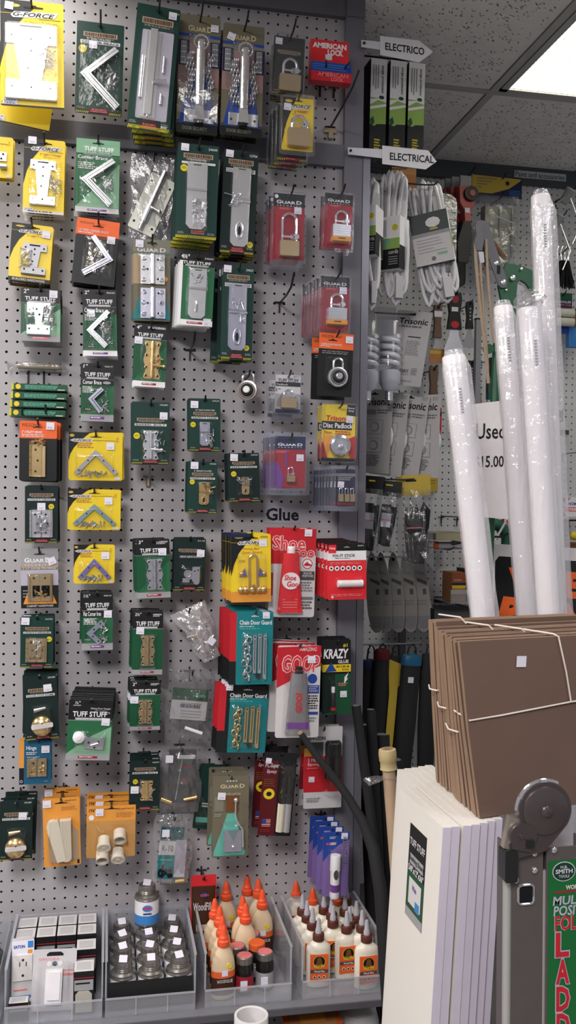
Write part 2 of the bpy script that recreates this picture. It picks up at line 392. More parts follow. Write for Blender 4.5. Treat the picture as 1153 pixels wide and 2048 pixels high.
    def blister(k, u0, v0, u1, v1, dep=.012, mat=None, r=.006, name='blister', taper=.14):
        x0, x1, z0, z1 = k.x(u0), k.x(u1), k.z(v1), k.z(v0); t = min(dep * .6, (x1 - x0) * taper)
        k.part(name, MB().frustum(rrect(x0, z0, x1, z1, r), -.0012, rrect(x0 + t, z0 + t, x1 - t, z1 - t, r), -dep, mat or BLIS), smooth=50); return k
    def shell(k, m=.008, dep=.014, extra=0):
        """clear clamshell: flange all round, raised bubble over the card"""
        x0, x1, z0, z1 = k.x(0), k.x(1), k.z(1), k.z(0)
        k.part('clamshell', MB().prism(rrect(x0 - m, z0 - m - extra, x1 + m, z1 + m, .008), .001, .0022, SHELL).frustum(rrect(x0 - m * .3, z0 - m * .3 - extra * .5, x1 + m * .3, z1 + m * .3, .006), .0012, rrect(x0 + .002, z0 + .002, x1 - .002, z1 - .002, .008), -dep, SHELL), smooth=50); return k
    def stack(k, n, gap=.012, dx=.0, dz=.0, jit=.003, jt=1.3, tilts=None, group=None, full=False):
        """n cards in all on the hook, the front one already built; the ones behind are copies"""
        k.art()
        rg = random.Random(len(k.label) * 7 + n)
        g = group or ('stack of the ' + k.short); k.root['group'] = g
        for i in range(1, n):
            t = k.tilt + (tilts[min(i - 1, len(tilts) - 1)] if tilts else rg.uniform(-jt, jt))
            y = k.o.y + i * gap
            if y > -.006: break
            loc = Vector((k.o.x + dx * i + rg.uniform(-jit, jit), y, k.o.z + dz * i + rg.uniform(-jit, jit) * .5))
            dup(k.root, loc, (k.rot[0], math.radians(t), k.rot[2]), '%s card back on the hook of the %s' % (ORD[min(i, 9)], k.short), g, None if full else ('card', 'card_print', 'side_strip', 'price_sticker', 'clamshell', 'glue_stick'))
        return k
# ---- hardware, each drawn in its card's own frame (x right, z up, -y out of the card)
def holes(mb, pts, r, y, ring=None):
    for x, z in pts:
        if ring: mb.torus((x, y, z), r * 1.5, r * .45, ring, 'y', 12, 6)
        mb.prism(circ(x, z, r, 8), y - .0002, y + .0005, HOLE, back=False)
def screws(k, u0, v0, u1, v1, n, mat, name='screws', seed=1, L=.016, y=-.006):
    rg = random.Random(seed); mb = MB()
    for _ in range(n):
        c = Vector((k.x(rg.uniform(u0, u1)), y + rg.uniform(-.003, .002), k.z(rg.uniform(v0, v1)))); a = rg.uniform(0, PI); e = rg.uniform(-.35, .35)
        dr = Vector((math.cos(a) * math.cos(e), math.sin(e), math.sin(a) * math.cos(e))) * L * rg.uniform(.35, .5)
        mb.tube([c - dr, c + dr * .75, c + dr], [.0008, .0013, .0028], mat, 6)
    return tag(k.part(name, mb), kind='stuff')
def bagged(k, u0, v0, u1, v1, n, mat, seed=1, L=.016):
    screws(k, u0 + .04, v0 + .03, u1 - .04, v1 - .02, n, mat, 'screws', seed, L)
    rg = random.Random(seed + 5); mb = MB(); x0, x1, z0, z1 = k.x(u0), k.x(u1), k.z(v1), k.z(v0); N = 5; vs = []; fs = []
    for i in range(N + 1):
        for j in range(N + 1):
            e = 0 if i in (0, N) or j in (0, N) else rg.uniform(.006, .011)
            vs.append((x0 + (x1 - x0) * i / N, -.002 - e, z0 + (z1 - z0) * j / N))
    for i in range(N):
        for j in range(N): fs.append((i * (N + 1) + j, (i + 1) * (N + 1) + j, (i + 1) * (N + 1) + j + 1, i * (N + 1) + j + 1))
    k.part('screw_bag', mb.add(vs, fs, BAG), smooth=0)
def t_hinge(k, u0, v0, u1, v1, flip=False, mat=STEEL, neck=.5, ph=.2):
    """T hinge: wide leaf with knuckle above, strap tapering down, cross leaf at the foot"""
    mb = MB(); x0, x1, z0, z1 = k.x(u0), k.x(u1), k.z(v1), k.z(v0); H = z1 - z0; cx = (x0 + x1) / 2; w = x1 - x0
    mb.box(x0, -.004, z1 - H * ph, x1, -.002, z1, mat); mb.box(x0, -.004, z0, x1, -.002, z0 + H * ph, mat)
    mb.prism([(cx - w * neck * .55, z1 - H * ph), (cx - w * neck * .35, z0 + H * ph), (cx + w * neck * .35, z0 + H * ph), (cx + w * neck * .55, z1 - H * ph)], -.0045, -.0025, mat)
    mb.cyl((x0, -.0055, z0 + .002), (x1, -.0055, z0 + .002), .0032, mat, 10); mb.box(x0 + w * .28, -.0048, z1 - .006, x1 - w * .28, -.004, z1 - .003, HOLE)
    holes(mb, [(x0 + w * f, z1 - H * ph * .6) for f in (.12, .88)] + [(x0 + w * f, z0 + H * ph * .65) for f in (.12, .5, .88)] + [(cx, z1 - H * .35), (cx - w * .06, z1 - H * .58), (cx, z1 - H * ph * .75)], .0022, -.0046)
    k.part('t_hinge', mb)
def chevron(k, pts, wd, n, mat, off=None, name='corner_brace', dep=.0035):
    """corner braces: n = 1 is one flat L with holes, n > 1 a nested stack seen on edge as parallel bent bars"""
    a0, c0, b0 = [Vector((k.x(u), 0, k.z(v))) for u, v in pts]
    da = (a0 - c0).normalized(); db = (b0 - c0).normalized(); inn = (da + db).normalized(); sn = max(.3, math.sin(da.angle(db) / 2))
    na = Vector((-da.z, 0, da.x)); nb = Vector((-db.z, 0, db.x))
    if na.dot(inn) < 0: na = -na
    if nb.dot(inn) < 0: nb = -nb
    st = wd / n; w = st * (.80 if n > 1 else 1)
    for i in range(n):
        mb = MB(); a, c, b = a0 + na * st * i, c0 + inn * (st * i / sn), b0 + nb * st * i
        poly = [a, c, b, b + nb * w, c + inn * w / sn, a + na * w]; y = -.002 - (.002 * (i % 2) + .0015 * i if n > 1 else 0)
        mb.prism([(p.x, p.z) for p in poly], y - (dep if n == 1 else .007), y, mat)
        if n == 1: holes(mb, [((c + d * (L * f) + m_ * w / 2).x, (c + d * (L * f) + m_ * w / 2).z) for d, m_, L in ((da, na, (a - c).length), (db, nb, (b - c).length)) for f in (.42, .85)], w * .2, y - dep - .0002)
        k.part(name, mb)
def barrel_bolt(k, u0, v0, u1, v1, mat=STEEL, knob='right', scal=True, rows=(.08, .3, .62, .9), rod=None):
    mb = MB(); x0, x1, z0, z1 = k.x(u0), k.x(u1), k.z(v1), k.z(v0); H = z1 - z0; cx = (x0 + x1) / 2; w = (x1 - x0) / 2
    n = 24; L = []; R = []
    for i in range(n + 1):
        f = i / n; s = 1 - (.28 * (.5 - .5 * math.cos(f * 2 * PI * 2)) if scal else 0)
        if scal and (i == 0 or i == n): s = .8
        L.append((cx - w * s, z0 + H * f)); R.append((cx + w * s, z0 + H * f))
    mb.prism(R + L[::-1], -.0035, -.002, mat); k.part('bolt_plate', mb)
    m2 = MB(); rm = rod or mat; rr = max(.0028, w * .22)
    m2.cyl((cx, -.007, z0 + .002), (cx, -.007, z1 - .001), rr, rm, 12)
    for f in (.06, .42, .78): m2.cyl((cx, -.007, z0 + H * f), (cx, -.007, z0 + H * (f + .15)), rr * 1.35, mat, 12)
    if knob: m2.cyl((cx, -.009, z0 + H * .36), (cx + w * 1.3, -.012, z0 + H * .33), rr * .6, rm, 8).sphere((cx + w * 1.35, -.012, z0 + H * .33), rr * 1.05, rm)
    k.part('bolt', m2)
    m3 = MB()
    for f in rows:
        for s in (-1, 1): m3.torus((cx + s * w * .66, -.0037, z0 + H * f), .0034, .0013, mat, 'y', 12, 6).prism(circ(cx + s * w * .66, z0 + H * f, .0024, 8), -.0042, -.003, HOLE, back=False)
    k.part('screw_eyelets', m3)
def plate_hinge(k, u0, v0, u1, v1, mat=BRASS, leaves=2, nh=3, pin=True, name='hinge'):
    mb = MB(); x0, x1, z0, z1 = k.x(u0), k.x(u1), k.z(v1), k.z(v0); w = (x1 - x0) / leaves; H = z1 - z0
    for i in range(leaves):
        a = x0 + w * i
        mb.box(a + w * .04, -.004 - .0006 * i, z0, a + w * .96, -.0025, z1, mat)
        holes(mb, [(a + w * .5 + (.1 * w if j % 2 else -.08 * w), z0 + H * (j + .5) / nh) for j in range(nh)], min(.0026, w * .13), -.0044 - .0006 * i)
    if pin:
        for j in range(5): mb.cyl((x0, -.0045, z0 + H * (j + .03) / 5), (x0, -.0045, z0 + H * (j + .97) / 5), .0032, mat, 10)
        mb.cyl((x1, -.0045, z0), (x1, -.0045, z1), .0026, mat, 10)
    k.part(name, mb)
def hasp(k, u0, v0, u1, v1, mat=STEEL, slots=True, mid=True):
    mb = MB(); x0, x1, z0, z1 = k.x(u0), k.x(u1), k.z(v1), k.z(v0); w = x1 - x0; H = z1 - z0; c = w * .22
    mb.prism([(x0 + c, z0), (x1 - c, z0), (x1, z0 + c), (x1, z1), (x0, z1), (x0, z0 + c)], -.0045, -.0025, mat)
    mb.box(x0 + w * .3, -.0048, z1 - .005, x1 - w * .3, -.0044, z1 - .003, HOLE)
    k.part('hasp_plate', mb)
    m2 = MB()
    if slots:
        m2.torus((x0 + w / 2, -.006, z0 + H * .2), w * .2, w * .045, mat, 'y', 14, 6, 2.2 if H > 2.5 * w else 1.6); m2.prism(circ(x0 + w / 2, z0 + H * .2, w * .1, 10, w * .26), -.0052, -.0043, HOLE, back=False)
    if mid:
        m2.box(x0 - w * .02, -.008, z0 + H * .56, x1 + w * .02, -.0035, z0 + H * .585, mat)
        for f in (.62, .9): m2.box(x0 + w * .22, -.0058, z0 + H * f - H * .03, x0 + w * .26, -.0043, z0 + H * f + H * .03, mat)
    m2.cyl((x0, -.006, z0 + H * .6), (x1, -.006, z0 + H * .6), .0028, mat, 10)
    k.part('hasp_staple', m2)
def padlock(k, uc, vs, vb, ve, wb, body=BRASSD, shmat=CHROME, keys=True, band=None, lam=False, dep=.018, shw=.62, r=None):
    """padlock: shackle from vs down to body top vb, body down to ve, body width wb (card fractions)"""
    cx = k.x(uc); w = wb * k.W; zb = k.z(vb); ze = k.z(ve); zs = k.z(vs); R = w * shw / 2; rr = r or w * .075; yy = -dep / 2 - .002
    mb = MB().prism(rrect(cx - w / 2, ze, cx + w / 2, zb, w * .06), yy - dep / 2, yy + dep / 2, body)
    if lam:
        n = 7
        for i in range(n): mb.box(cx - w / 2 - .0006, yy - dep / 2 - .0007, ze + (zb - ze) * (i + .1) / n, cx + w / 2 + .0006, yy + dep / 2, ze + (zb - ze) * (i + .8) / n, body)
    if band: mb.prism(rrect(cx - w * .54, ze - .001, cx + w * .54, ze + (zb - ze) * .26, .002), yy - dep / 2 - .0016, yy + dep / 2, P(band)); mb.box(cx - w * .2, yy - dep / 2 - .0018, ze + (zb - ze) * .09, cx + w * .2, yy - dep / 2 - .0014, ze + (zb - ze) * .17, P('brown'))
    k.part('lock_body', mb)
    zc = zs - R; pts = [(cx - R, yy, zb - .002), (cx - R, yy, zc)] + [(cx + R * math.cos(a), yy, zc + R * math.sin(a)) for a in [PI - PI * i / 10 for i in range(1, 10)]] + [(cx + R, yy, zc), (cx + R, yy, zb - .002)]
    k.part('shackle', MB().tube(pts, rr, shmat, 8))
    if keys:
        m = MB(); zk = zb + R * .55
        m.torus((cx + R * .5, yy - dep * .35, zk), R * .42, rr * .45, shmat, 'y', 14, 6, .8)
        m.prism(circ(cx + R * .95, zk + .001, R * .42, 12), yy - dep * .45, yy - dep * .38, STEEL); m.box(cx - R * 1.0, yy - dep * .45, zk - R * .16, cx + R * .7, yy - dep * .38, zk + R * .1, STEEL)
        k.part('keys', m)
def combo_lock(mb, c, R, face, case, white=True, dep=.016):
    x, y, z = c
    mb.T = Matrix.Translation(c) @ Matrix.Rotation(PI / 2, 4, 'X')
    mb.lathe([(R * .96, -.001), (R, .002), (R, dep * .75), (R * .93, dep * .92), (R * .80, dep * .95)], case, n=28)
    mb.lathe([(R * .80, dep * .93), (R * .78, dep * .97), (R * .55, dep * 1.02), (R * .54, dep * 1.2), (R * .5, dep * 1.25)], face, n=28)
    for i in range(40):
        a = 2 * PI * i / 40; mb.add([(R * q * math.cos(a + s), R * q * math.sin(a + s), dep * 1.005 + .0006) for q, s in ((.62, -.025), (.74, -.025), (.74, .025), (.62, .025))], [(0, 1, 2, 3)], P('offwhite'))
    mb.lathe([(R * .32, dep * 1.2), (R * .33, dep * 1.65), (R * .27, dep * 1.75)], P('white') if white else STEELD, n=20)
    mb.T = None
# ---- printed styles
def tuff(k, size='', code='', title='', top=.22, g='green', gl='greenmid', foot=.1, footcol='purple', band='offwhite'):
    k.card(P('grey'), .004)
    k.r(0, 0, 1, top, 'black', .004).r(0, top * .55, 1, top, 'black')
    if size: k.t(size, .06, .02, .06 + .07 * len(size), .02 + .11 * k.W / k.H, 'white', .1)
    if code: k.t(code, .70, .035, .95, .06, 'offwhite')
    k.t('TUFF STUFF', .10, top * .58, .88, top * .84, 'white', 0, .02)
    k.r(.16, top * .88, .82, top * 1.0, 'grey').t("BUILDER'S HARDWARE", .2, top * .905, .78, top * .975, 'white')
    k.r(0, top * 1.03, 1, 1 - foot, g).p([(.0, 1 - foot), (.55, .6), (1, top + .1), (1, 1 - foot)], gl)
    k.r(0, 1 - foot, 1, 1, band).r(.28, 1 - foot * .68, .72, 1 - foot * .3, footcol).l(.31, 1 - foot * .6, .7, 1 - foot * .36, 1, 'white')
    if title: k.r(.0, top * 1.03, 1, top * 1.38, 'black').t(title, .05, top * 1.08, .62, top * 1.34, 'white')
    k.slot(.5, .05, 'ink')
    return k
def builder(k, title='', code='', sub=2, plate=.1, base='greendark', yl=None, gap=0, red=True, dot=None):
    k.card(P(base), .003)
    if code: k.t(code, .74, .03, .96, .055, 'offwhite')
    p = plate; k.r(.14, p, .86, p + .05, 'plate')
    rg = random.Random(4); y = k.y(); u = .17
    while u < .82:                                                # worn lettering of the tan plate: dark strokes
        w = rg.uniform(.012, .035); k.a.flat([(k.x(u), k.z(p + .043)), (k.x(u + w), k.z(p + .043)), (k.x(u + w), k.z(p + .008)), (k.x(u), k.z(p + .008))], y, P('browndark')); u += w + rg.uniform(.008, .018)
    k.l(.2, p + .056, .82, p + .082, 1, 'greybeige', 3)
    if title: k.r(.08, p + .09, .92, p + .128, 'offwhite').t(title, .11, p + .096, .89, p + .123, 'ink', 0, .02)
    if dot: k.c(dot[0], dot[1], .085, 'yellow').c(dot[0], dot[1], .07, 'hazard').l(dot[0] - .05, dot[1] - .012, dot[0] + .05, dot[1] + .014, 2, 'greendark')
    if red: k.r(.3, .935, .72, .985, 'maroon').t("BUILDER'S", .36, .94, .66, .958, 'redlite').t('HARDWARE', .33, .962, .69, .98, 'redlite')
    k.l(.05, .93, .2, .955, 2, 'grey').l(.78, .93, .95, .955, 2, 'grey')
    k.haz(.02, .3, .975, .995, 7).haz(.72, .98, .975, .995, 7)
    k.r(.44, .03, .56, .045, 'ink')
    return k
def gforce(k, l1='', l2='', wide=False, sz=''):
    k.card(P('yellow'), .005)
    if not wide:
        k.p([(0, 0), (.5, 0), (.46, .06), (.52, .07), (.35, .17), (.2, .28), (.08, .44), (0, .62)], 'black')
        k.c(.2, .05, .11, 'gold', .016)
        k.r(.0, .125, .3, .128, 'yellow').p([(.16, .14), (.22, .105), (.92, .095), (.86, .148), (.2, .162)], 'offwhite').t('G-FORCE', .2, .108, .86, .15, 'ink', .35, .02).r(.6, .163, .95, .167, 'ink')
        if l1: k.t(l1, .38, .185, .9, .222, 'sienna', 0, .01)
        if l2: k.t(l2, .48, .23, .88, .25, 'sienna', 0, .0)
        k.slot(.52, .055, 'ink', 1.2)
        k.r(.03, .93, .26, .99, 'offwhite').l(.05, .94, .24, .985, 3, 'blue')
        k.r(0, .985, 1, 1.0, 'black')
    else:
        k.p([(0, 0), (.45, 0), (.38, .02), (.22, .17), (.1, .32), (.03, .46), (0, .6)], 'black')
        k.c(.06, .07, .045, 'gold', .03)
        k.r(0, .165, .85, .172, 'ink').p([(.02, .17), (.1, .135), (.46, .135), (.42, .2), (.1, .205)], 'offwhite').t('G-FORCE', .09, .145, .42, .195, 'ink', .35, .02)
        k.l(.16, .22, .46, .34, 3, 'sienna'); k.t(sz, .88, .1, .93, .16, 'sienna'); k.l(.86, .17, .95, .21, 1, 'sienna')
        k.slot(.5, .09, 'ink', .8); k.r(.86, .92, .96, .98, 'offwhite')
    return k
def guardhdr(k, v0, v1, col='white', u0=.14, u1=.86, sec='SECURITY'):
    h = v1 - v0
    k.t('G', u0, v0, u0 + (u1 - u0) * .2, v1, col, 0, .03).t('UAR', u0 + (u1 - u0) * .22, v0 + h * .2, u0 + (u1 - u0) * .76, v1, col, 0, .03).t('D', u0 + (u1 - u0) * .79, v0, u1, v1, col, 0, .03)
    if sec: k.t('  '.join(sec), u0 + .02, v1 + h * .35, u1 - .02, v1 + h * .7, col)
    return k
# ------------------------------------------------------------------ the carded goods, top row first
PK = 'package'
def cards_top():
    k = Card('hinge_card', 'large yellow card with a big shiny T-hinge at the top left corner', PK, 64, 3, 126, 212, -1, .15, short='large yellow T-hinge card', tip=.05)
    gforce(k, '6" Heavy T-Hinges', 'Bisagra en T Pesada').p([(0, .62), (.08, .44), (.1, .9), (0, .97)], 'yellow')
    k.sticker(.14, .06, 6); k.blister(.04, .2, .96, .97, .016, taper=.06); t_hinge(k, .08, .225, .88, .935, ph=.26, neck=.6); screws(k, .64, .46, .84, .62, 16, STEELD, seed=3, L=.02)
    k.stack(2, .07, tilts=[9], dz=-.02, jit=0)
    k = Card('corner_brace_card', 'dark green card with a large silver corner brace on a long hook, top row', PK, 202, 46, 94, 184, 1, .12, short='large corner brace card in the top row', tip=.06)
    builder(k, 'CORNER BRACE', '', plate=.11, dot=(.13, .30)).t('5" ZINC PLATED', .22, .18, .72, .20, 'offwhite'); k.sticker(.35, .25)
    chevron(k, [(.80, .26), (.10, .58), (.84, .95)], .017, 4, STEEL); bagged(k, .62, .5, .9, .72, 12, STEELD, 5); k.blister(.05, .24, .97, .97, .02, taper=.05); k.stack(1)
    k = Card('barrel_bolt_card', 'tall dark green tilted card with a long steel barrel bolt in the top row', PK, 319, 13, 86, 252, 4.5, .15, short='tall barrel bolt card in the top row', tip=.06)
    builder(k, '', '', plate=.1).t('8"', .88, .035, .97, .06, 'white').t('800', .78, .945, .92, .965, 'white')
    k.r(.17, .2, .9, .91, 'lilac', .004); k.haz(.02, .98, .965, .99, 30); k.sticker(.83, .06)
    barrel_bolt(k, .28, .21, .62, .9, STEEL, None, False, (), rod=CHROME)
    m = MB(); m.box(k.x(.36), -.012, k.z(.88), k.x(.52), -.004, k.z(.2), STEEL).cyl((k.x(.72), -.006, k.z(.4)), (k.x(.72), -.006, k.z(.53)), .003, CHROME).cyl((k.x(.24), -.006, k.z(.75)), (k.x(.24), -.006, k.z(.42)), .004, CHROME).cyl((k.x(.5), -.012, k.z(.62)), (k.x(.82), -.014, k.z(.6)), .004, CHROME).cyl((k.x(.72), -.006, k.z(.7)), (k.x(.72), -.006, k.z(.78)), .0035, CHROME); k.part('bolt_rod', m)
    k.blister(.13, .18, .93, .93, .022, taper=.05); k.stack(4, .028, tilts=[-2, -3, -4], jit=.004)
    for i, (xc, yt, lab, st) in enumerate([(401, 31, 'beige card with a chain bolt half wrapped in loose plastic', (.86, .1, 0)), (489, 50, 'beige card with a chain bolt and a crooked price sticker', (.2, .12, 18))]):
        k = Card('chain_bolt_card', lab, PK, xc, yt, 82, 238 if i == 0 else 224, 1.2, .11, short=('left' if i == 0 else 'right') + ' beige chain bolt card', tip=.075)
        k.card(P('khaki'), .004).r(0, .16, 1, .185, 'blue').r(0, .19, 1, .6, 'pinkhouse').r(0, .19, 1, .24, 'greybeige')
        guardhdr(k, .09, .14, 'goldprint', .22, .8, None); k.t('8" CHAIN BOLT', .25, .166, .75, .182, 'goldprint', .2)
        for u in (.06, .82):
            k.r(u - .05, .22, u + .2, .43, 'navy').r(u, .23, u + .14, .42, 'offwhite')
            for a in range(3):
                for b in range(4): k.r(u + .01 + .045 * a, .235 + .045 * b, u + .045 + .045 * a, .272 + .045 * b, 'midgrey')
        k.r(.0, .6, 1, .9, 'khaki').p([(.3, .5), (.75, .5), (.95, .92), (.05, .92)], 'blue').r(0, .92, 1, 1, 'black').t('DOOR SECURITY', .15, .945, .75, .975, 'greybeige')
        k.l(.08, .42, .24, .58, 9, 'greybeige', 4)
        k.sticker(*st)
        m = MB(); cx = k.x(.53); m.cyl((cx, -.015, k.z(.78)), (cx, -.015, k.z(.26)), .0115, CHROME, 18).sphere((cx, -.015, k.z(.26)), .0115, CHROME); k.part('bolt_rod', m)
        m = MB(); m.torus((cx, -.023, k.z(.26)), .017, .0022, CHROME, 'y', 16, 6)
        for col, s in ((.25, 1), (.31, 1), (.37, 1), (.72, 1), (.79, 1)):
            n = 17
            for j in range(n):
                zz = k.z(.34 + .40 * j / n); xx = k.x(col) + .004 * math.sin(j * .7 + col * 9)
                m.torus((xx, -.011 + .002 * (j % 2), zz), .0042, .0011, STEELD, 'y' if j % 2 else 'x', 8, 5, 1.5)
        k.part('chain', m)
        m = MB(); m.box(k.x(.18), -.006, k.z(.91), k.x(.9), -.003, k.z(.8), STEEL).prism([(k.x(.4), k.z(.9)), (k.x(.66), k.z(.9)), (k.x(.62), k.z(.75)), (k.x(.44), k.z(.75))], -.02, -.004, STEEL); holes(m, [(k.x(.25), k.z(.86)), (k.x(.82), k.z(.86))], .003, -.0064); m.cyl((k.x(.53), -.011, k.z(.9)), (k.x(.53), -.011, k.z(.93)), .011, HOLE, 12); k.part('bolt_keeper', m)
        k.blister(.18, .2, .86, .94, .028, taper=.1)
        if i == 0:
            rg = random.Random(9); v = []; f = []; N = 7
            for a in range(N):
                for b in range(N): v.append((k.x(.0 + .95 * a / (N - 1) + rg.uniform(-.04, .04)), -.03 - rg.uniform(0, .012), k.z(.68 + .25 * b / (N - 1) + rg.uniform(-.03, .03) - .05 * (a < 2))))
            for a in range(N - 1):
                for b in range(N - 1): f.append((a * N + b, (a + 1) * N + b, (a + 1) * N + b + 1, a * N + b + 1))
            k.part('loose_plastic', MB().add(v, f, BAG), smooth=0)
        k.stack(2, .04, jit=.004)
    k = Card('padlock_card', 'black card with a brass padlock near the top of the right column', PK, 580, 74, 62, 116, 2, .13, short='black padlock card near the top right', tip=.08)
    builder(k, '', '', plate=.24, base='black', red=False); k.r(.3, .05, .7, .085, 'ink').t('2"', .86, .55, .93, .59, 'offwhite'); k.sticker(.16, .1, 2, .017)
    padlock(k, .54, .42, .70, .99, .68, BRASSD, STEELD); k.shell(.004, .024); k.stack(2, .05, full=True)
    k = Card('padlock_card', 'yellow card with a wide brass padlock in a clear clamshell', PK, 597, 196, 62, 106, .5, .17, short='yellow padlock card', tip=.03)
    k.card(P('yellow'), .003).p([(0, 0), (.45, 0), (.28, .25), (.14, .48), (0, .9)], 'black').c(.2, .07, .12, 'gold', .03).p([(.1, .16), (.9, .12), (.88, .2), (.12, .22)], 'offwhite').t('FORCE', .34, .125, .9, .19, 'ink', .35, .02)
    k.t('2"', .38, .24, .48, .29, 'red').l(.5, .235, .86, .29, 2, 'red').l(.32, .31, .8, .33, 1, 'sienna').slot(.5, .06); k.sticker(.16, .19, 3, .018)
    padlock(k, .52, .38, .62, .95, .72, BRASSD, CHROME); k.shell(.006, .026, .004); k.stack(1)
    k = Card('padlock_card', 'black padlock card with red hardware print hanging behind the yellow padlock card', PK, 586, 212, 60, 112, 1, .12, hk=False, short='black padlock cards behind the yellow one')
    k.card(P('black'), .003).r(.28, .93, .78, .98, 'crimson').l(.32, .94, .74, .975, 1, 'redlite').haz(.02, .3, .94, .985, 5).haz(.78, 1, .94, .985, 5); k.shell(.005, .012); k.stack(3, .03, dx=-.003)
def cards_upper():
    k = Card('hinge_card', 'yellow hinge card cut off by the left edge above the light T-hinge card', PK, -14, 272, 82, 82, 1, .11, short='yellow card at the left edge', tip=.03)
    gforce(k, '', '', True, '3"'); k.l(.7, .18, .94, .2, 1, 'sienna'); plate_hinge(k, .62, .38, .86, .60, STEELD, 1, 2, False); k.part('knuckle', MB().cyl((k.x(.7), -.006, k.z(.74)), (k.x(.86), -.006, k.z(.74)), .006, STEELD)); k.stack(3, .012)
    k = Card('hinge_card', 'yellow card with a light silver T-hinge below the dark rail', PK, 90, 279, 82, 149, .8, .12, short='yellow light T-hinge card below the rail', tip=.04)
    gforce(k, '4" Light T-Hinges', 'Bisagra en T'); k.sticker(.2, .03, 0); t_hinge(k, .17, .29, .78, .89, ph=.2, neck=.55); screws(k, .66, .5, .9, .72, 22, STEEL, seed=8, L=.014); k.r(0, .965, 1, 1, 'offwhite').l(.12, .97, .9, .99, 1, 'ink'); k.blister(.12, .27, .93, .92, .012, taper=.05); k.stack(4, .022, jt=.8)
    k = Card('corner_brace_card', 'bright green and white card with a silver corner brace below the rail', PK, 197, 280, 87, 146, .6, .10, short='bright green corner brace card', tip=.03)
    tuff(k, '', '', '', .21, 'greenmid', 'greenlite', .07, 'purple'); k.r(0, .0, 1, .2, 'greenlite').t('TUFF STUFF', .18, .1, .86, .16, 'white', 0, .03).r(.25, .165, .8, .19, 'greenmid').t("BUILDER'S HARDWARE", .27, .168, .78, .187, 'white').t('Corner Brace', .04, .225, .72, .275, 'white', 0, .01).l(.05, .32, .5, .42, 4, 'offwhite').slot(.5, .05)
    chevron(k, [(.82, .25), (.12, .56), (.76, .92)], .015, 4, STEEL); bagged(k, .56, .45, .88, .72, 12, STEELD, 6); k.blister(.05, .23, .97, .93, .018, taper=.05); k.stack(3, .022)
    k = Card('hasp_card', 'tall dark green card with a plain silver hasp beside the black hasp card', PK, 398, 289, 82, 190, 1.2, .15, short='tall green hasp card', tip=.04)
    builder(k, '', '24600', plate=.1, base='greendark', red=False, dot=(.16, .26)).t('5" ZINC PLATED STEEL', .25, .158, .7, .18, 'offwhite').r(.1, .19, .92, .215, 'offwhite').t("BUILDER'S", .38, .905, .7, .925, 'redlite').t('HARDWARE', .38, .93, .7, .948, 'redlite').haz(.0, 1, .965, .995, 26); k.sticker(.17, .045, 2)
    hasp(k, .24, .205, .73, .9, STEEL, False, False); bagged(k, .38, .55, .76, .9, 14, STEELD, 12); k.blister(.2, .19, .78, .92, .016, taper=.08); k.stack(4, .03, tilts=[1, 2, 1.5], jit=.003)
    k = Card('hasp_card', 'black card with a long double hinged silver hasp, tilted', PK, 484, 301, 69, 208, 2.2, .13, short='long black double hasp card', tip=.04)
    builder(k, 'DOUBLE HINGE HASP', '12704', plate=.09, base='greenblack', dot=(.87, .9)); k.sticker(.16, .045, 2)
    hasp(k, .28, .17, .80, .93, STEEL); screws(k, .16, .42, .5, .55, 14, STEEL, seed=15, L=.02); k.blister(.24, .15, .84, .95, .016, taper=.08); k.stack(4, .024, jit=.003)
    # third row
    k = Card('hinge_card', 'yellow tilted card with a small grey T-hinge in the left column', PK, 66, 449, 83, 116, 3.5, .11, short='tilted yellow small T-hinge card', tip=.05)
    gforce(k, '3" Light T-Hinges', ''); k.sticker(.84, .15, 5); t_hinge(k, .3, .33, .88, .87, ph=.24, mat=STEELG, neck=.45); bagged(k, .22, .42, .56, .78, 14, STEEL, 18); k.r(0, .93, 1, 1, 'black').t('BUILDERS HARDWARE', .1, .945, .88, .985, 'offwhite'); k.stack(5, .016)
    k = Card('corner_brace_card', 'black card with orange top and a steel corner brace, tilted', PK, 198, 440, 85, 130, 4.5, .11, short='black and orange corner brace card', tip=.05)
    k.card(P('black'), .003).r(0, 0, 1, .25, 'orangered').t('WILSON', .06, .05, .4, .085, 'brown', 0, .02).t('1.5" STEEL CORNER BRACE', .05, .16, .75, .195, 'offwhite').l(.05, .21, .5, .235, 1, 'offwhite').slot(.5, .1); k.sticker(.83, .29, 0)
    chevron(k, [(.45, .25), (.92, .60), (.28, .89)], .013, 4, STEELP); bagged(k, .32, .36, .74, .76, 14, BRASSD, 21); k.blister(.2, .26, .92, .9, .014); k.stack(5, .015)
    k = Card('hinge_card', 'card with two silver butterfly hinges one above the other', PK, 304, 479, 74, 163, -.6, .10, short='double butterfly hinge card', tip=.04)
    k.card(P('khaki'), .004).r(0, 0, 1, .16, 'greybeige').r(0, .17, 1, .18, 'teal').r(0, .18, .2, .55, 'tan'); guardhdr(k, .10, .155, 'offwhite', .1, .88, 'SECURITY').p([(.12, .74), (.9, .74), (1, .98), (0, .98)], 'teal').c(.88, .48, .06, 'orange'); k.slot(.5, .04); k.sticker(.17, .06, 2)
    plate_hinge(k, .18, .19, .86, .55, STEEL, 2, 3, False); plate_hinge(k, .18, .6, .88, .97, STEELP, 2, 3, False, 'lower_hinge')
    m = MB()
    for v in (.19, .6): m.cyl((k.x(.52), -.008, k.z(v + .36)), (k.x(.52), -.008, k.z(v)), .006, STEEL, 12)
    for v in (.24, .36, .5, .65, .78, .92):
        for u in (.28, .76): m.torus((k.x(u), -.0055, k.z(v)), .0042, .0016, CHROME, 'y', 12, 6)
    k.part('hinge_barrels', m); k.blister(.1, .17, .92, .98, .016); k.stack(3, .016)
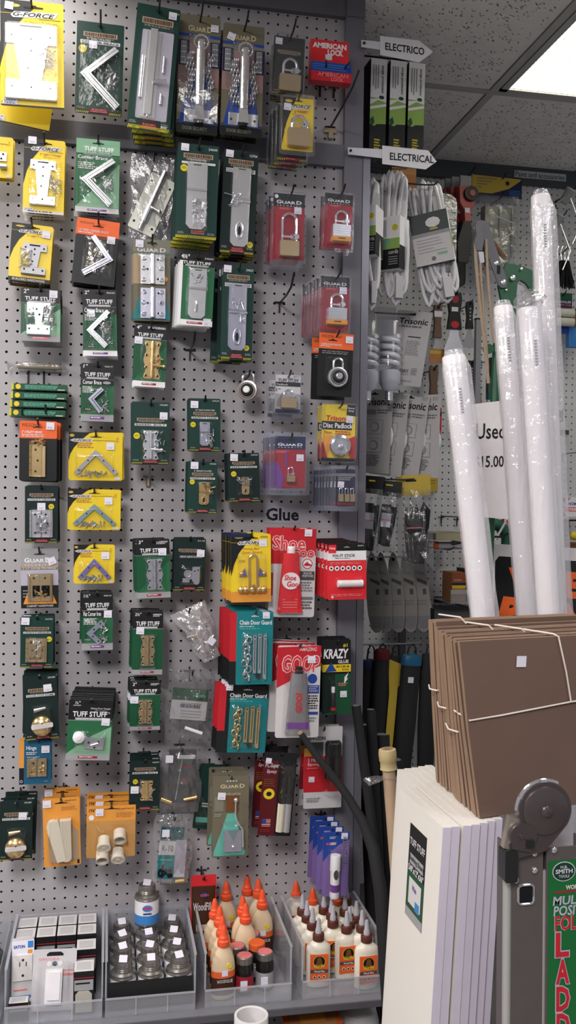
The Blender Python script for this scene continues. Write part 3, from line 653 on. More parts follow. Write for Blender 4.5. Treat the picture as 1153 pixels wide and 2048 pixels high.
    k = Card('hasp_card', 'white and green card with a short silver hasp under the tall green hasp card', PK, 396, 509, 71, 143, 2.2, .12, short='white and green hasp card', tip=.04)
    tuff(k, '4½"', '24603', '', .17, 'greenmid', 'greenmid', .08, 'crimson', 'white'); k.r(.0, .1, .1, 1, 'white').t('4½"', .04, .01, .28, .065, 'white', .1); k.sticker(.85, .94, 1)
    hasp(k, .3, .2, .78, .9, STEEL, False, False); k.part('hasp_loop', MB().torus((k.x(.52), -.008, k.z(.73)), .006, .002, CHROME, 'x', 12, 6, 2)); screws(k, .38, .3, .66, .4, 10, STEELD, seed=24); k.blister(.22, .17, .9, .93, .014); k.stack(4, .022, dx=-.003)
    k = Card('hasp_card', 'dark green card with a long violet tinged hasp above the hanging combination padlock', PK, 478, 531, 63, 189, 1, .12, short='dark green long flex hasp card', tip=.04)
    builder(k, 'DOUBLEFLEX HASP', '24623', plate=.1, dot=(.82, .87)); k.sticker(.15, .045, 2)
    hasp(k, .22, .2, .78, .9, STEELP); screws(k, .36, .4, .66, .62, 14, STEEL, seed=26, L=.024); k.blister(.18, .18, .82, .92, .016); k.stack(4, .024, dx=-.004)
    for (xc, yt, w, h, tl, n, lab, sh, lk) in [(579, 388, 63, 131, .3, 3, 'red and black clamshell with a long shackle brass padlock', 'long shackle padlock clamshell', 'long'), (679, 388, 56, 108, 1.5, 2, 'red and black clamshell with a laminated padlock by the grey post, upper one', 'upper laminated padlock clamshell', 'lam'), (671, 554, 58, 107, .5, 6, 'red and black clamshell with a laminated padlock above the orange padlock card', 'lower laminated padlock clamshell', 'lam2')]:
        k = Card('padlock_clamshell', lab, PK, xc, yt, w, h, tl, .12 if n < 6 else .15, short=sh, tip=.06)
        k.card(P('crimson'), .002).r(0, 0, 1, .2, 'black'); guardhdr(k, .10, .155, 'white', .1, .9); k.l(.2, .215, .6, .25, 2, 'redlite'); k.p([(.1, .5), (.3, .3), (.6, .26), (.9, .6), (.8, .9), (.2, .8)], 'crimson').slot(.45, .05)
        k.sticker(.78 if lk != 'lam' else .62, .25 if lk != 'lam' else .68, 0, .018)
        if lk == 'long': padlock(k, .5, .32, .74, .97, .6, BRASSD, CHROME, shw=.72); k.c(.1, .05, .06, 'white', .03)
        else: padlock(k, .58 if lk == 'lam' else .55, .34, .6, .9, .62, STEEL, CHROME, True, 'orange', True)
        k.shell(.006, .026, .012 if lk == 'long' else .004); k.stack(n, .024 if n > 3 else .03, dx=-.004, full=False, jit=.002)
    # fourth row
    k = Card('hinge_card', 'green and black card with a small silver T-hinge above the tubular plastic wrap', PK, 82, 577, 79, 106, 0, .11, short='green small T-hinge card', tip=.025)
    tuff(k, '2"', '', '', .27, 'green', 'greenlite', .13, 'redlite', 'grey'); k.t('T-Hinge', .58, .22, .88, .26, 'offwhite'); k.sticker(.82, .1, 1)
    m = MB(); x = k.x; z = k.z; m.box(x(.16), -.005, z(.36), x(.74), -.003, z(.28), STEEL); m.prism([(x(.32), z(.34)), (x(.58), z(.34)), (x(.52), z(.7)), (x(.38), z(.7))], -.0045, -.0025, STEELD); m.box(x(.16), -.006, z(.86), x(.74), -.003, z(.7), STEEL); m.cyl((x(.17), -.006, z(.87)), (x(.74), -.006, z(.87)), .003, STEELD); holes(m, [(x(.22), z(.42)), (x(.4), z(.4)), (x(.47), z(.5)), (x(.22), z(.77)), (x(.45), z(.77)), (x(.67), z(.77))], .0026, -.0063); m.box(x(.16), -.005, z(.46), x(.3), -.003, z(.36), STEEL)
    k.part('t_hinge', m); bagged(k, .56, .32, .86, .72, 16, STEELD, 29); k.blister(.1, .26, .92, .9, .014); k.stack(5, .016, dz=-.001)
    k = Card('corner_brace_card', 'green card with a medium silver corner brace in the second column', PK, 199, 579, 68, 133, -1.5, .11, short='medium green corner brace card', tip=.035)
    tuff(k, '2"', '42625', 'Corner Brace', .26, 'green', 'greenmid', .08, 'purple', 'white'); k.l(.06, .38, .42, .48, 4, 'offwhite'); k.sticker(.24, .36, 2)
    chevron(k, [(.70, .31), (.10, .62), (.62, .89)], .012, 4, STEEL); bagged(k, .48, .48, .86, .82, 20, STEELD, 31); k.r(.1, .84, .36, .88, 'black', .002).t('4 PACK', .13, .85, .33, .872, 'offwhite'); k.blister(.06, .28, .95, .92, .016); k.stack(4, .02)
    k = Card('barrel_bolt_card', 'green card with a brass barrel bolt below the butterfly hinges', PK, 303, 650, 65, 124, 1.8, .11, short='brass barrel bolt card', tip=.035)
    tuff(k, '4"', '19694', '', .23, 'green', 'greenmid', .09, 'crimson', 'white'); k.l(.4, .03, .96, .07, 2, 'offwhite'); k.sticker(.13, .26, 1)
    barrel_bolt(k, .3, .26, .84, .87, BRASS); screws(k, .5, .5, .85, .7, 9, BRASS, seed=34); k.blister(.2, .24, .92, .9, .016); k.stack(5, .016)
    k = Card('padlock_card', 'black card with orange top and a round combination padlock by the post', PK, 674, 667, 69, 126, 1.6, .15, short='orange and black combination padlock card', tip=.03)
    k.card(P('black'), .003).r(0, 0, 1, .25, 'orangered').t('WILSON', .06, .03, .42, .08, 'brown', 0, .02).t('COMBINATION PADLOCK', .05, .165, .66, .195, 'offwhite', 0, .02).l(.05, .205, .42, .225, 1, 'offwhite').l(.1, .28, .9, .34, 2, 'midgrey').slot(.4, .11); k.sticker(.87, .09, 0, .018)
    m = MB(); combo_lock(m, (k.x(.55), -.004, k.z(.70)), .025, P('ink'), STEEL, False); R = .0115; cx = k.x(.55); zc = k.z(.48)
    k.part('lock_body', m); k.part('shackle', MB().tube([(cx - R, -.011, k.z(.58)), (cx - R, -.011, zc)] + [(cx + R * math.cos(a), -.011, zc + R * math.sin(a)) for a in [PI - PI * i / 10 for i in range(1, 10)]] + [(cx + R, -.011, zc), (cx + R, -.011, k.z(.58))], .003, CHROME, 8)); k.blister(.2, .36, .86, .86, .028); k.stack(2, .055, dx=-.008, dz=-.004, tilts=[-1], full=True)
    k = Card('padlock_clamshell', 'white clamshell with a small brass padlock over a grey house picture', PK, 577, 750, 50, 76, .5, .12, short='small white padlock clamshell', tip=.035)
    k.card(P('offwhite'), .002).r(.0, .5, 1, .9, 'grey').p([(.05, .7), (.3, .45), (.3, .85), (.05, .85)], 'midgrey').t('TUFF STUFF', .1, .1, .92, .19, 'ink', 0, .02).r(.0, .19, 1, .3, 'black').t('Padlock', .05, .23, .5, .28, 'offwhite').r(0, .9, 1, 1, 'navy').t('1"', .02, .36, .2, .44, 'ink').t('0712', .72, .02, .94, .06, 'blue')
    padlock(k, .5, .42, .62, .88, .6, BRASSD, CHROME); k.shell(.008, .024, .004); k.stack(2, .07, dx=-.006, dz=-.004, full=True)
def loose_lock():
    c = wp(497, 776, Y=-.075); r = thing('combination_padlock', 'bare silver combination padlock with a black dial hanging on a hook', 'padlock', c, (0, 0, math.radians(-18)))
    m = MB(); combo_lock(m, (0, 0, -.007), .0255, P('ink'), M('lock_case_steel', (.75, .62, .55), .2, .9), True, .018); m.build('lock_body', r)
    R = .0135; MB().tube([(-R, .0, .008), (-R, .0, .024)] + [(R * math.cos(a), .0, .024 + R * math.sin(a)) for a in [PI - PI * i / 10 for i in range(1, 10)]] + [(R, .0, .024), (R, .0, .008)], .0033, CHROME, 8).build('shackle', r)
    t = Matrix.Rotation(math.radians(-18), 3, 'Z') @ Vector((0, 0, .0345)); hook(c.x + t.x, c.z + .0285, -.001, -.10, 'peg hook carrying the bare combination padlock')
def cards_mid():
    k = Card('corner_brace_card', 'green card with a small silver corner brace under the medium one', PK, 196, 727, 66, 116, .3, .10, short='small green corner brace card', tip=.025)
    tuff(k, '1"', '42619', 'Corner Brace', .27, 'green', 'greenmid', .12, 'purple', 'grey'); k.l(.05, .4, .4, .52, 5, 'offwhite').c(.78, .33, .12, 'grey', .025); chevron(k, [(.60, .41), (.22, .62), (.56, .86)], .011, 4, STEELP); screws(k, .6, .65, .82, .85, 10, STEEL, seed=37, L=.013); k.r(.1, .77, .34, .82, 'black', .002).t('4 PACK', .13, .78, .31, .81, 'offwhite'); k.blister(.16, .4, .86, .87, .012); k.stack(3, .014); 
    k = Card('barrel_bolt_card', 'dark green card with a silver barrel bolt in the third column', PK, 302, 804, 76, 124, 0, .10, short='silver barrel bolt card', tip=.025)
    builder(k, 'BARREL BOLT', '14564BC', plate=.26, base='greendark', dot=(.14, .55)); k.sticker(.84, .22, 1); barrel_bolt(k, .3, .46, .72, .93, STEEL, scal=True); screws(k, .58, .62, .86, .8, 10, CHROME, seed=40); k.blister(.24, .44, .86, .95, .014); k.stack(3, .014)
    k = Card('hasp_card', 'green card with a small violet hasp left of the hanging combination padlock', PK, 410, 797, 63, 105, -.5, .10, short='green card with small violet hasp', tip=.02)
    builder(k, 'SAFETY HASP', '24625', plate=.26, dot=(.13, .5)).t('3½" ZINC PLATED STEEL', .2, .21, .82, .24, 'offwhite'); k.sticker(.17, .12, 1); hasp(k, .34, .45, .66, .9, STEELP, False, False); screws(k, .4, .62, .78, .9, 16, STEEL, seed=43); k.blister(.3, .44, .82, .92, .012); k.stack(4, .014)
    k = Card('padlock_card', 'yellow and red card with a shiny round disc padlock', PK, 679, 809, 67, 113, .8, .12, short='disc padlock card', tip=.04)
    k.card(P('yellow'), .003).r(0, .3, .9, .45, 'black').p([(.75, 0), (1, 0), (1, .2), (.72, .18)], 'black').t('Heavy', .76, .04, .97, .08, 'white').t('Duty', .79, .09, .95, .13, 'white').t('Trisonic', .12, .2, .84, .29, 'red', .1, .03).t('Disc Padlock', .04, .33, .92, .42, 'white', 0, .02).t('70mm', .06, .47, .3, .53, 'red').t('2 ¾"', .06, .55, .26, .61, 'red').l(.4, .47, .9, .55, 2, 'red').p([(.0, .6), (.3, .55), (.15, 1), (0, 1)], 'orange').p([(.04, .66), (.2, .98), (.0, 1), (0, .7)], 'crimson').p([(.8, .6), (1, .55), (1, 1), (.85, .95)], 'red').r(.0, .95, 1, 1, 'black'); k.sticker(.82, .26, 0, .018)
    m = MB(); c = (k.x(.52), -.004, k.z(.73)); m.T = Matrix.Translation(c) @ Matrix.Rotation(PI / 2, 4, 'X'); m.lathe([(.024, 0), (.0275, .004), (.0275, .013), (.025, .018), (.020, .0195), (.019, .018)], CHROME, n=32); m.lathe([(.006, .0195), (.007, .022), (.005, .023)], STEELD, (0, -.004, 0)); m.T = None; k.part('lock_body', m); k.part('shackle', MB().tube([(k.x(.28), -.012, k.z(.55)), (k.x(.36), -.012, k.z(.6))], .004, CHROME, 8)); k.part('keyway', MB().prism(circ(k.x(.52), k.z(.70), .009, 16), -.024, -.0225, STEEL).prism(circ(k.x(.5), k.z(.79), .007, 16), -.024, -.0225, STEELP)); k.shell(.004, .028); k.stack(2, .05, full=True)
    k = Card('hinge_card', 'black card with orange top and a brass utility hinge in the left column', PK, 77, 842, 75, 120, 0, .11, short='orange topped brass hinge card', tip=.03)
    k.card(P('black'), .005).r(0, .0, 1, .29, 'orangered', .003).t('WILSON', .05, .04, .45, .1, 'brown', 0, .02).t('3" UTILITY HINGE', .06, .165, .6, .205, 'white', 0, .02).l(.06, .22, .7, .275, 2, 'offwhite').slot(.48, .1); k.sticker(.82, .08, 2); plate_hinge(k, .3, .39, .62, .93, BRASS, 1, 3); screws(k, .28, .32, .66, .4, 12, BRASS, seed=46); k.part('hinge_leaf', MB().box(k.x(.62), -.008, k.z(.93), k.x(.7), -.003, k.z(.42), BRASSD)); k.blister(.25, .31, .74, .95, .014); k.stack(6, .014, dx=.0015)
    for (xc, yt, w, h, mat, n, sz, lab, sh) in [(192, 865, 108, 96, STEELG, 2, '3"', 'wide yellow card with a grey flat corner brace, topmost of three', 'topmost wide yellow card'), (189, 979, 106, 81, STEELT, 2, '2½"', 'wide yellow card with a teal tinged flat corner brace, middle of three', 'middle wide yellow card'), (189, 1089, 82, 78, STEELV, 1, '2"', 'small yellow card with a violet flat corner brace, lowest of three', 'small yellow card')]:
        k = Card('corner_brace_card', lab, PK, xc, yt, w, h, 0, .09, short=sh, tip=.02)
        gforce(k, '', '', True, sz); k.sticker(.77, .28, 0); chevron(k, [(.1, .83), (.5, .36), (.92, .83)], .010, 1, mat, name='flat_corner_brace'); screws(k, .22, .82, .75, .9, 20, STEELD, seed=50 + xc); k.blister(.12, .42, .86, .93, .01); k.stack(n, .012)
    k = Card('hasp_card', 'green card with a small brass safety hasp below the violet hasp', PK, 406, 923, 59, 103, .2, .10, short='small brass hasp card', tip=.02)
    builder(k, 'SAFETY HASP', '24322', plate=.22, dot=(.15, .4)).t('2" BRASS PLATED', .2, .17, .8, .2, 'offwhite'); k.sticker(.22, .08, 1); hasp(k, .38, .4, .72, .84, BRASS, True, False); screws(k, .55, .45, .84, .65, 14, BRASSD, seed=53); k.blister(.32, .38, .88, .86, .012); k.stack(5, .013)
    k = Card('hasp_card', 'dark green card with a tiny brass safety hasp left of the purple tinged clamshell', PK, 487, 906, 63, 97, -2, .10, short='tiny brass hasp card', tip=.025)
    builder(k, 'SAFETY HASP', '24320', plate=.18, base='greenblack', dot=(.18, .43)); k.sticker(.2, .09, 3); hasp(k, .42, .5, .66, .86, BRASSD, True, False); screws(k, .3, .52, .8, .66, 10, STEELD, seed=55); k.blister(.28, .48, .8, .88, .01); k.stack(5, .014)
    k = Card('padlock_clamshell', 'wide purple tinged clamshell with a tiny brass padlock above the glue sign', PK, 581, 873, 62, 103, 0, .13, short='purple tinged tiny padlock clamshell', tip=.03)
    k.card(P('crimson'), .002).r(0, 0, 1, .25, 'navy'); guardhdr(k, .13, .185, 'white', .1, .9); k.l(.06, .28, .5, .33, 2, 'redlite').p([(.0, .5), (.12, .5), (.3, .8), (.25, 1), (0, 1)], 'purple').p([(.35, .3), (.42, .3), (.4, .6), (.34, .6)], 'purple').slot(.5, .06); k.sticker(.82, .41, 0, .018); padlock(k, .5, .6, .76, .88, .26, BRASSD, CHROME); k.shell(.012, .026, .006); k.stack(4, .03, dx=-.005, jit=.002)
    k = Card('padlock_clamshell', 'small clamshell with a row of tiny brass padlocks by the post', PK, 692, 938, 39, 74, 0, .16, short='tiny padlock set clamshell', tip=.02)
    k.card(P('navy'), .002).r(.0, .12, 1, .2, 'midgrey').l(.1, .22, .9, .32, 3, 'grey').r(.1, .9, .9, .97, 'crimson'); k.sticker(.25, .42, 4, .016)
    for u in (.22, .52, .8): padlock(k, u, .52, .68, .88, .24, BRASSD, CHROME, False, dep=.012)
    k.shell(.009, .02, .004); k.stack(8, .02, dx=-.0035, jit=.001)
    k = Card('hinge_card', 'dark green card with a dull steel utility hinge and screws in the left column', PK, 83, 972, 66, 114, -.5, .10, short='dull steel utility hinge card', tip=.02)
    builder(k, 'UTILITY HINGES', '', plate=.13, base='greenblack', dot=(.8, .36)); k.sticker(.5, .36, 0); plate_hinge(k, .18, .42, .82, .9, STEELD, 2, 3); bagged(k, .32, .5, .72, .86, 12, STEELD, 58, .02); k.blister(.14, .4, .86, .92, .013); k.stack(4, .014)
    k = Card('hinge_card', 'grey card with a brass loose pin hinge on an orange base', PK, 79, 1097, 75, 119, -1, .08, short='loose pin hinge card', tip=.02)
    k.card(P('greybeige'), .005).r(0, 0, 1, .32, 'grey', .003); guardhdr(k, .155, .235, 'white', .09, .8, 'SECURITY'); k.r(0, .29, 1, .3, 'orange').t('2 1/2" LOOSE PIN HINGE', .05, .31, .94, .35, 'offwhite').r(.0, .36, 1, .62, 'lilac').r(.0, .62, 1, 1, 'black').p([(.2, .7), (.8, .7), (.96, .93), (.06, .93)], 'orange').t('CABINET HARDWARE', .15, .945, .86, .98, 'offwhite')
    for v in (.7, .75, .8): k.l(.06, v, .2, v + .02, 1, 'offwhite', 7)
    k.slot(.5, .09, 'ink', 1.1); k.sticker(.83, .21, -20); plate_hinge(k, .22, .42, .82, .88, BRASSD, 2, 3); plate_hinge(k, .3, .62, .78, .8, BRASS, 2, 1, False, 'hinge_half'); screws(k, .34, .72, .7, .8, 8, BRASS, seed=60); k.blister(.16, .38, .88, .93, .014); k.stack(1)
    k = Card('barrel_bolt_card', 'green card with a dull silver barrel bolt under the second row of green hasps', PK, 306, 1078, 66, 118, -2, .10, short='dull silver barrel bolt card', tip=.02)
    tuff(k, '3"', '19692', '', .27, 'green', 'greenmid', .1, 'crimson', 'grey'); k.l(.6, .05, .94, .1, 2, 'offwhite'); k.sticker(.78, .22, 3); barrel_bolt(k, .28, .34, .78, .86, STEELD, None); k.blister(.2, .3, .88, .9, .014); k.stack(3, .02, dx=-.004)
    k = Card('hook_latch_card', 'dark green card with a dull metal latch left of the yellow swing bar stack', PK, 381, 1077, 63, 104, .8, .09, short='dull metal latch card', tip=.015)
    builder(k, '', '2110', plate=.2, base='greenblack').r(.18, .33, .9, .37, 'grey').t('1 1/8" LATCH', .2, .335, .88, .365, 'ink'); k.sticker(.84, .28, 2)
    m = MB(); m.prism(circ(k.x(.5), k.z(.7), .011, 14), -.008, -.002, STEELD).box(k.x(.58), -.009, k.z(.82), k.x(.82), -.003, k.z(.54), STEELD).prism(circ(k.x(.72), k.z(.82), .008, 12), -.008, -.002, STEELD).torus((k.x(.44), -.008, k.z(.68)), .008, .002, STEELD, 'y').box(k.x(.28), -.006, k.z(.84), k.x(.5), -.003, k.z(.76), STEELD); holes(m, [(k.x(.66), k.z(.62)), (k.x(.76), k.z(.6))], .002, -.0093); k.part('latch', m); k.blister(.2, .5, .9, .9, .013); k.stack(5, .014)
def cards_glue():
    k = Card('swing_bar_card', 'yellow card with a brass swing bar guard, front of the stack beside the shoe glue', PK, 502, 1068, 80, 136, -1, .17, short='yellow swing bar stack', tip=.02)
    gforce(k, '', ''); k.p([(0, .62), (1, .3), (1, 1), (0, 1)], 'orange').p([(0, .6), (.9, .1), (1, .1), (1, .8), (0, .85)], 'yellow').p([(0, .25), (.22, .25), (.08, .44), (0, .62)], 'black').t('Swing Bar', .3, .2, .72, .235, 'sienna', 0, .02).t('Door Guard', .28, .25, .78, .285, 'sienna', 0, .02).l(.2, .38, .36, .42, 2, 'sienna').t('67276', .74, .03, .92, .055, 'ink').r(0, .0, .55, .045, 'navy'); k.sticker(.8, .13, 0)
    m = MB(); cx = k.x(.54); xs = .0095; zt = k.z(.3); zb = k.z(.82)
    m.tube([(cx - xs, -.012, zb), (cx - xs, -.012, zt - .01)] + [(cx + xs * math.cos(a), -.012, zt - .01 + xs * math.sin(a)) for a in [PI - PI * i / 8 for i in range(1, 8)]] + [(cx + xs, -.012, zt - .01), (cx + xs, -.012, zb)], .0032, BRASS, 8); m.cyl((cx, -.012, k.z(.74)), (cx, -.012, k.z(.84)), .0045, BRASS, 10); k.part('swing_bar', m)
    for u in (.24, .36, .52, .68, .8): k.part('ball_post', MB().sphere((k.x(u), -.008, k.z(.81)), .0085, BRASS, 12, 8))
    for u in (.26, .82): k.part('ball_post', MB().sphere((k.x(u), -.006, k.z(.58)), .006, BRASSD))
    k.part('keeper_plate', MB().prism([(k.x(.2), k.z(.62)), (k.x(.34), k.z(.5)), (k.x(.4), k.z(.62))], -.006, -.002, STEELV)); k.part('keeper_plate', MB().prism([(k.x(.66), k.z(.62)), (k.x(.72), k.z(.5)), (k.x(.9), k.z(.62))], -.006, -.002, STEELV)); k.blister(.16, .28, .92, .88, .02); k.stack(6, .026, dx=-.0015, jit=.0015, jt=.5)
    k = Card('shoe_glue_card', 'white and red card with a big red tube of shoe glue', PK, 588, 1057, 92, 177, 1, .14, short='red shoe glue card', tip=.02, hookv=.02)
    k.card(P('offwhite'), .006).p([(0, 0), (1, 0), (1, .3), (.6, .32), (.62, .4), (.05, .4), (0, .42)], 'red').t('Shoe', .04, .08, .78, .25, 'offwhite', 0, .05).t('Shoe', .06, .085, .76, .245, 'redbright', 0, .01).t('Goo', .42, .2, .98, .33, 'offwhite', 0, .05).t('Goo', .44, .205, .96, .325, 'redbright', 0, .01).c(.82, .395, .13, 'white', .068).c(.82, .395, .115, 'red', .06).c(.82, .395, .095, 'white', .05).p([(.75, .4), (.82, .37), (.84, .39), (.91, .405), (.91, .42), (.75, .42)], 'red').p([(.66, .48), (.98, .48), (.98, .58), (.68, .58)], 'darkgrey').t('SHOE', .74, .49, .92, .515, 'offwhite').t('REPAIR', .72, .52, .96, .545, 'offwhite').l(.68, .6, .96, .72, 4, 'midgrey').r(.66, .77, .96, .8, 'midgrey', .002).l(.7, .82, .95, .92, 3, 'darkgrey').r(.02, .5, .08, .76, 'red'); k.sticker(.82, .045, 0)
    tube_pack(k, .44, .20, .94, .54, P('redbright'), P('white'), 'Shoe', 'Goo', P('white'), P('redbright')); k.blister(.14, .2, .66, .97, .03); k.stack(2, .06, full=True)
    k = Card('fix_stick_card', 'red card with a white repair stick, front of the stack over the post', PK, 694, 1087, 78, 112, -1.2, .17, short='red repair stick stack', tip=.02)
    k.card(P('redbright'), .003).r(0, 0, 1, .13, 'black').r(0, .13, 1, .3, 'white').r(.03, .02, .23, .17, 'redbright').t('Oatey', .05, .06, .21, .11, 'white', 0, .02).t('FIX-IT STICK', .14, .19, .72, .24, 'ink', 0, .02).l(.2, .255, .7, .28, 1, 'midgrey').t('45474', .78, .03, .93, .055, 'offwhite').l(.06, .33, .9, .38, 2, 'redlite')
    for i in range(6): k.c(.1 + .145 * i, .44, .06, 'white').c(.1 + .145 * i, .44, .03, 'ink', None, 5 + i)
    k.l(.08, .9, .94, .95, 2, 'redlite').p([(.08, .95), (.12, .92), (.16, .95), (.12, .98)], 'offwhite').slot(.5, .06, 'grey', .6)
    k.part('repair_stick', MB().cyl((k.x(.24), -.009, k.z(.71)), (k.x(.88), -.009, k.z(.71)), .0085, P('white'), 18)); k.blister(.2, .6, .92, .82, .02); k.stack(7, .024, dx=-.0035, dz=.001, jit=.001, jt=.4)
    for (xc, yt, w, h, tl, n, mat, lab, sh, st) in [(511, 1223, 73, 146, .5, 7, CHROME, 'teal card with a chrome chain door guard and red side strip', 'chrome chain door guard stack', (.8, .05)), (497, 1371, 84, 134, 3, 4, BRASS, 'teal card with a brass chain door guard under the chrome ones', 'brass chain door guard stack', (.06, .03))]:
        k = Card('chain_guard_card', lab, PK, xc, yt, w, h, tl, .17 if n == 7 else .13, short=sh, tip=.02)
        k.card(P('teal'), .003); k.part('side_strip', MB().box(k.x(-.18), 0, k.z(.68), k.x(0), .001, k.z(.02), P('red')).box(k.x(-.18), 0, k.z(1), k.x(0), .001, k.z(.68), P('black')), smooth=0)
        if n == 4: k.r(0, 0, 1, .18, 'black').r(0, .18, .09, 1, 'black')
        k.t('Chain Door Guard', .08, .12, .96, .18, 'white', 0, .015).l(.08, .2, .6, .22, 1, 'offwhite').l(.08, .23, .8, .25, 1, 'tealpale').slot(.5, .06, 'offwhite', .8); k.sticker(st[0], st[1], 0, .017)
        for u, v0, v1 in ((.5, .32, .84), (.64, .3, .84), (.78, .32, .9)):
            m = MB().box(k.x(u - .05), -.007, k.z(v1), k.x(u + .04), -.003, k.z(v0), mat).box(k.x(u - .012), -.0074, k.z(v1 - .05), k.x(u + .004), -.0068, k.z(v0 + .06), HOLE); m.prism(circ(k.x(u - .005), k.z(v0 + .025), .002, 8), -.0074, -.0068, HOLE); k.part('slide_track', m)
        m = MB()
        for j in range(15): m.torus((k.x(.28) + .006 * math.sin(j * 1.9), -.008, k.z(.34 + .04 * j)), .006, .0016, mat, 'y' if j % 2 else 'x', 10, 5, 1.3)
        k.part('chain', m); k.part('screws', MB().cyl((k.x(.6), -.008, k.z(.88)), (k.x(.6), -.002, k.z(.88)), .006, HOLE, 10).cyl((k.x(.78), -.009, k.z(.9)), (k.x(.78), -.003, k.z(.9)), .004, mat, 10)); k.blister(.14, .28, .88, .96, .016); k.stack(n, .022, dx=-.0015, jit=.0015, jt=.5)
    k = Card('super_glue_card', 'black and green super glue card with a tiny glue tube by the post', PK, 674, 1280, 57, 148, -.5, .11, short='black and green super glue card', tip=.015)
    k.card(P('black'), .003).t('KRAZY', .04, .12, .92, .25, 'white', .15, .03).t('GLUE', .55, .27, .92, .315, 'white', 0, .02).r(0, .33, 1, .43, 'yellow').t('MAXIMUM', .5, .345, .94, .375, 'ink').t('BOND', .7, .385, .94, .415, 'ink').p([(.1, .43), (.2, .36), (.32, .3), (.4, .36), (.5, .42)], 'blue').p([(0, .46), (1, .46), (1, 1), (0, 1)], 'green').p([(.0, .46), (.45, .46), (.5, .95), (0, 1)], 'greenblack').p([(.78, .5), (.92, .44), (.85, .52), (.9, .52), (.76, .6)], 'white').t('#1', .72, .05, .88, .1, 'yellow').l(.56, .58, .9, .63, 2, 'redlite'); k.sticker(.74, .73, 0, .017)
    m = MB(); m.lathe([(.006, 0), (.0062, .04), (.004, .043)], P('black'), (k.x(.36), -.008, k.z(.93)), 14).lathe([(.0045, .043), (.0046, .056), (.004, .057)], P('white'), (k.x(.36), -.008, k.z(.93)), 14).lathe([(.0065, -.001), (.0065, .006)], P('red'), (k.x(.36), -.008, k.z(.93)), 14); k.part('glue_tube', m); k.blister(.18, .5, .54, .97, .016); k.stack(5, .018)
    k = Card('adhesive_card', 'white and red card with a grey adhesive tube above the slanted dark rod', PK, 600, 1291, 87, 184, 1.2, .17, short='grey tube adhesive card', tip=.02, hookv=.02)
    k.card(P('offwhite'), .006).p([(0, .02), (1, 0), (1, .22), (.55, .3), (.25, .4), (0, .46)], 'red').t('AMAZING', .5, .02, .9, .06, 'offwhite', .2).t('GOOP', .1, .1, .98, .3, 'offwhite', .1, .05).t('GOOP', .12, .11, .96, .29, 'redbright', .1, .01).c(.82, .36, .12, 'white', .06).c(.82, .36, .11, 'blue', .055).r(.72, .43, .98, .52, 'blue').l(.74, .44, .96, .51, 3, 'lilac').l(.7, .54, .98, .7, 6, 'ink').r(.68, .72, .97, .75, 'blue').l(.7, .78, .95, .84, 2, 'midgrey'); k.sticker(.78, .15, 0)
    tube_pack(k, .48, .22, .94, .56, M('tube_aluminium', (.36, .36, .38), .4, .7, bump=.2), P('black'), 'GOOP', '', P('red'), P('purple'), True); k.blister(.16, .22, .7, .97, .034); k.stack(3, .05, dx=-.006, tilts=[2, 3], jit=.002)
def tube_pack(k, uc, v0, v1, wf, mat, capm, t1, t2, tm, plate_, vert=False):
    """squeeze tube: round at the cap, flattened to a wide crimp at the foot"""
    cx = k.x(uc); w = wf * k.W; z0 = k.z(v0); z1 = k.z(v1); H = z0 - z1; capl = H * .1; vs = []; n = 18; S = 8
    for i in range(S + 1):
        f = i / S; rx = w * (.32 + .18 * f); ry = w * .26 * (1 - f) + .0012
        for j in range(n):
            a = 2 * PI * j / n; vs.append((cx + rx * math.cos(a), -.012 + ry * math.sin(a) * .7, z0 - capl - H * .9 * f))
    fs = [(i * n + j, (i + 1) * n + j, (i + 1) * n + (j + 1) % n, i * n + (j + 1) % n) for i in range(S) for j in range(n)] + [tuple(range(n)), tuple(S * n + n - 1 - j for j in range(n))]
    k.part('glue_tube', MB().add(vs, fs, mat).box(cx - w * .5, -.014, z1 - .001, cx + w * .5, -.0105, z1 + H * .05, mat))
    k.part('cap', MB().lathe([(w * .17, -.002), (w * .16, capl * .9), (w * .13, capl)], capm, (cx, -.012, z0 - capl), 16))
    m = MB(); yb = -.012 - w * .13
    yl = lambda v: -.0125 - w * .26 * .7 * max(.05, 1 - (v - v0) / (v1 - v0)) - .0012
    vm = v0 + (v1 - v0) * .52; y = yl(vm - .08)
    if not vert:
        m.prism(circ(cx, k.z(vm), w * .36, 20, H * .13), y, y + .001, tm); m.text(t1, cx - w * .27, k.z(vm) + .001, cx + w * .2, k.z(vm) + H * .09, y - .0004, plate_, .1, .03); m.text(t2, cx - w * .16, k.z(vm) - H * .09, cx + w * .3, k.z(vm) - .001, y - .0004, plate_, .1, .03)
        for q in range(4): m.box(cx - w * .3, yl(.86) , k.z(v1 - .05 - .03 * q), cx + w * .3, yl(.86) + .001, k.z(v1 - .06 - .03 * q), P('redlite'))
    else:
        m.T = Matrix.Translation((cx, y, k.z(vm))) @ Matrix.Rotation(-PI / 2, 4, 'Y'); m.text(t1, -H * .16, -w * .16, H * .16, w * .12, 0, tm, 0, .04); m.T = None
        m.box(cx - w * .46, yl(.86), k.z(v1 - .05), cx + w * .46, yl(.86) + .002, k.z(v1 - .12), plate_)
    k.part('tube_label', m, smooth=0)
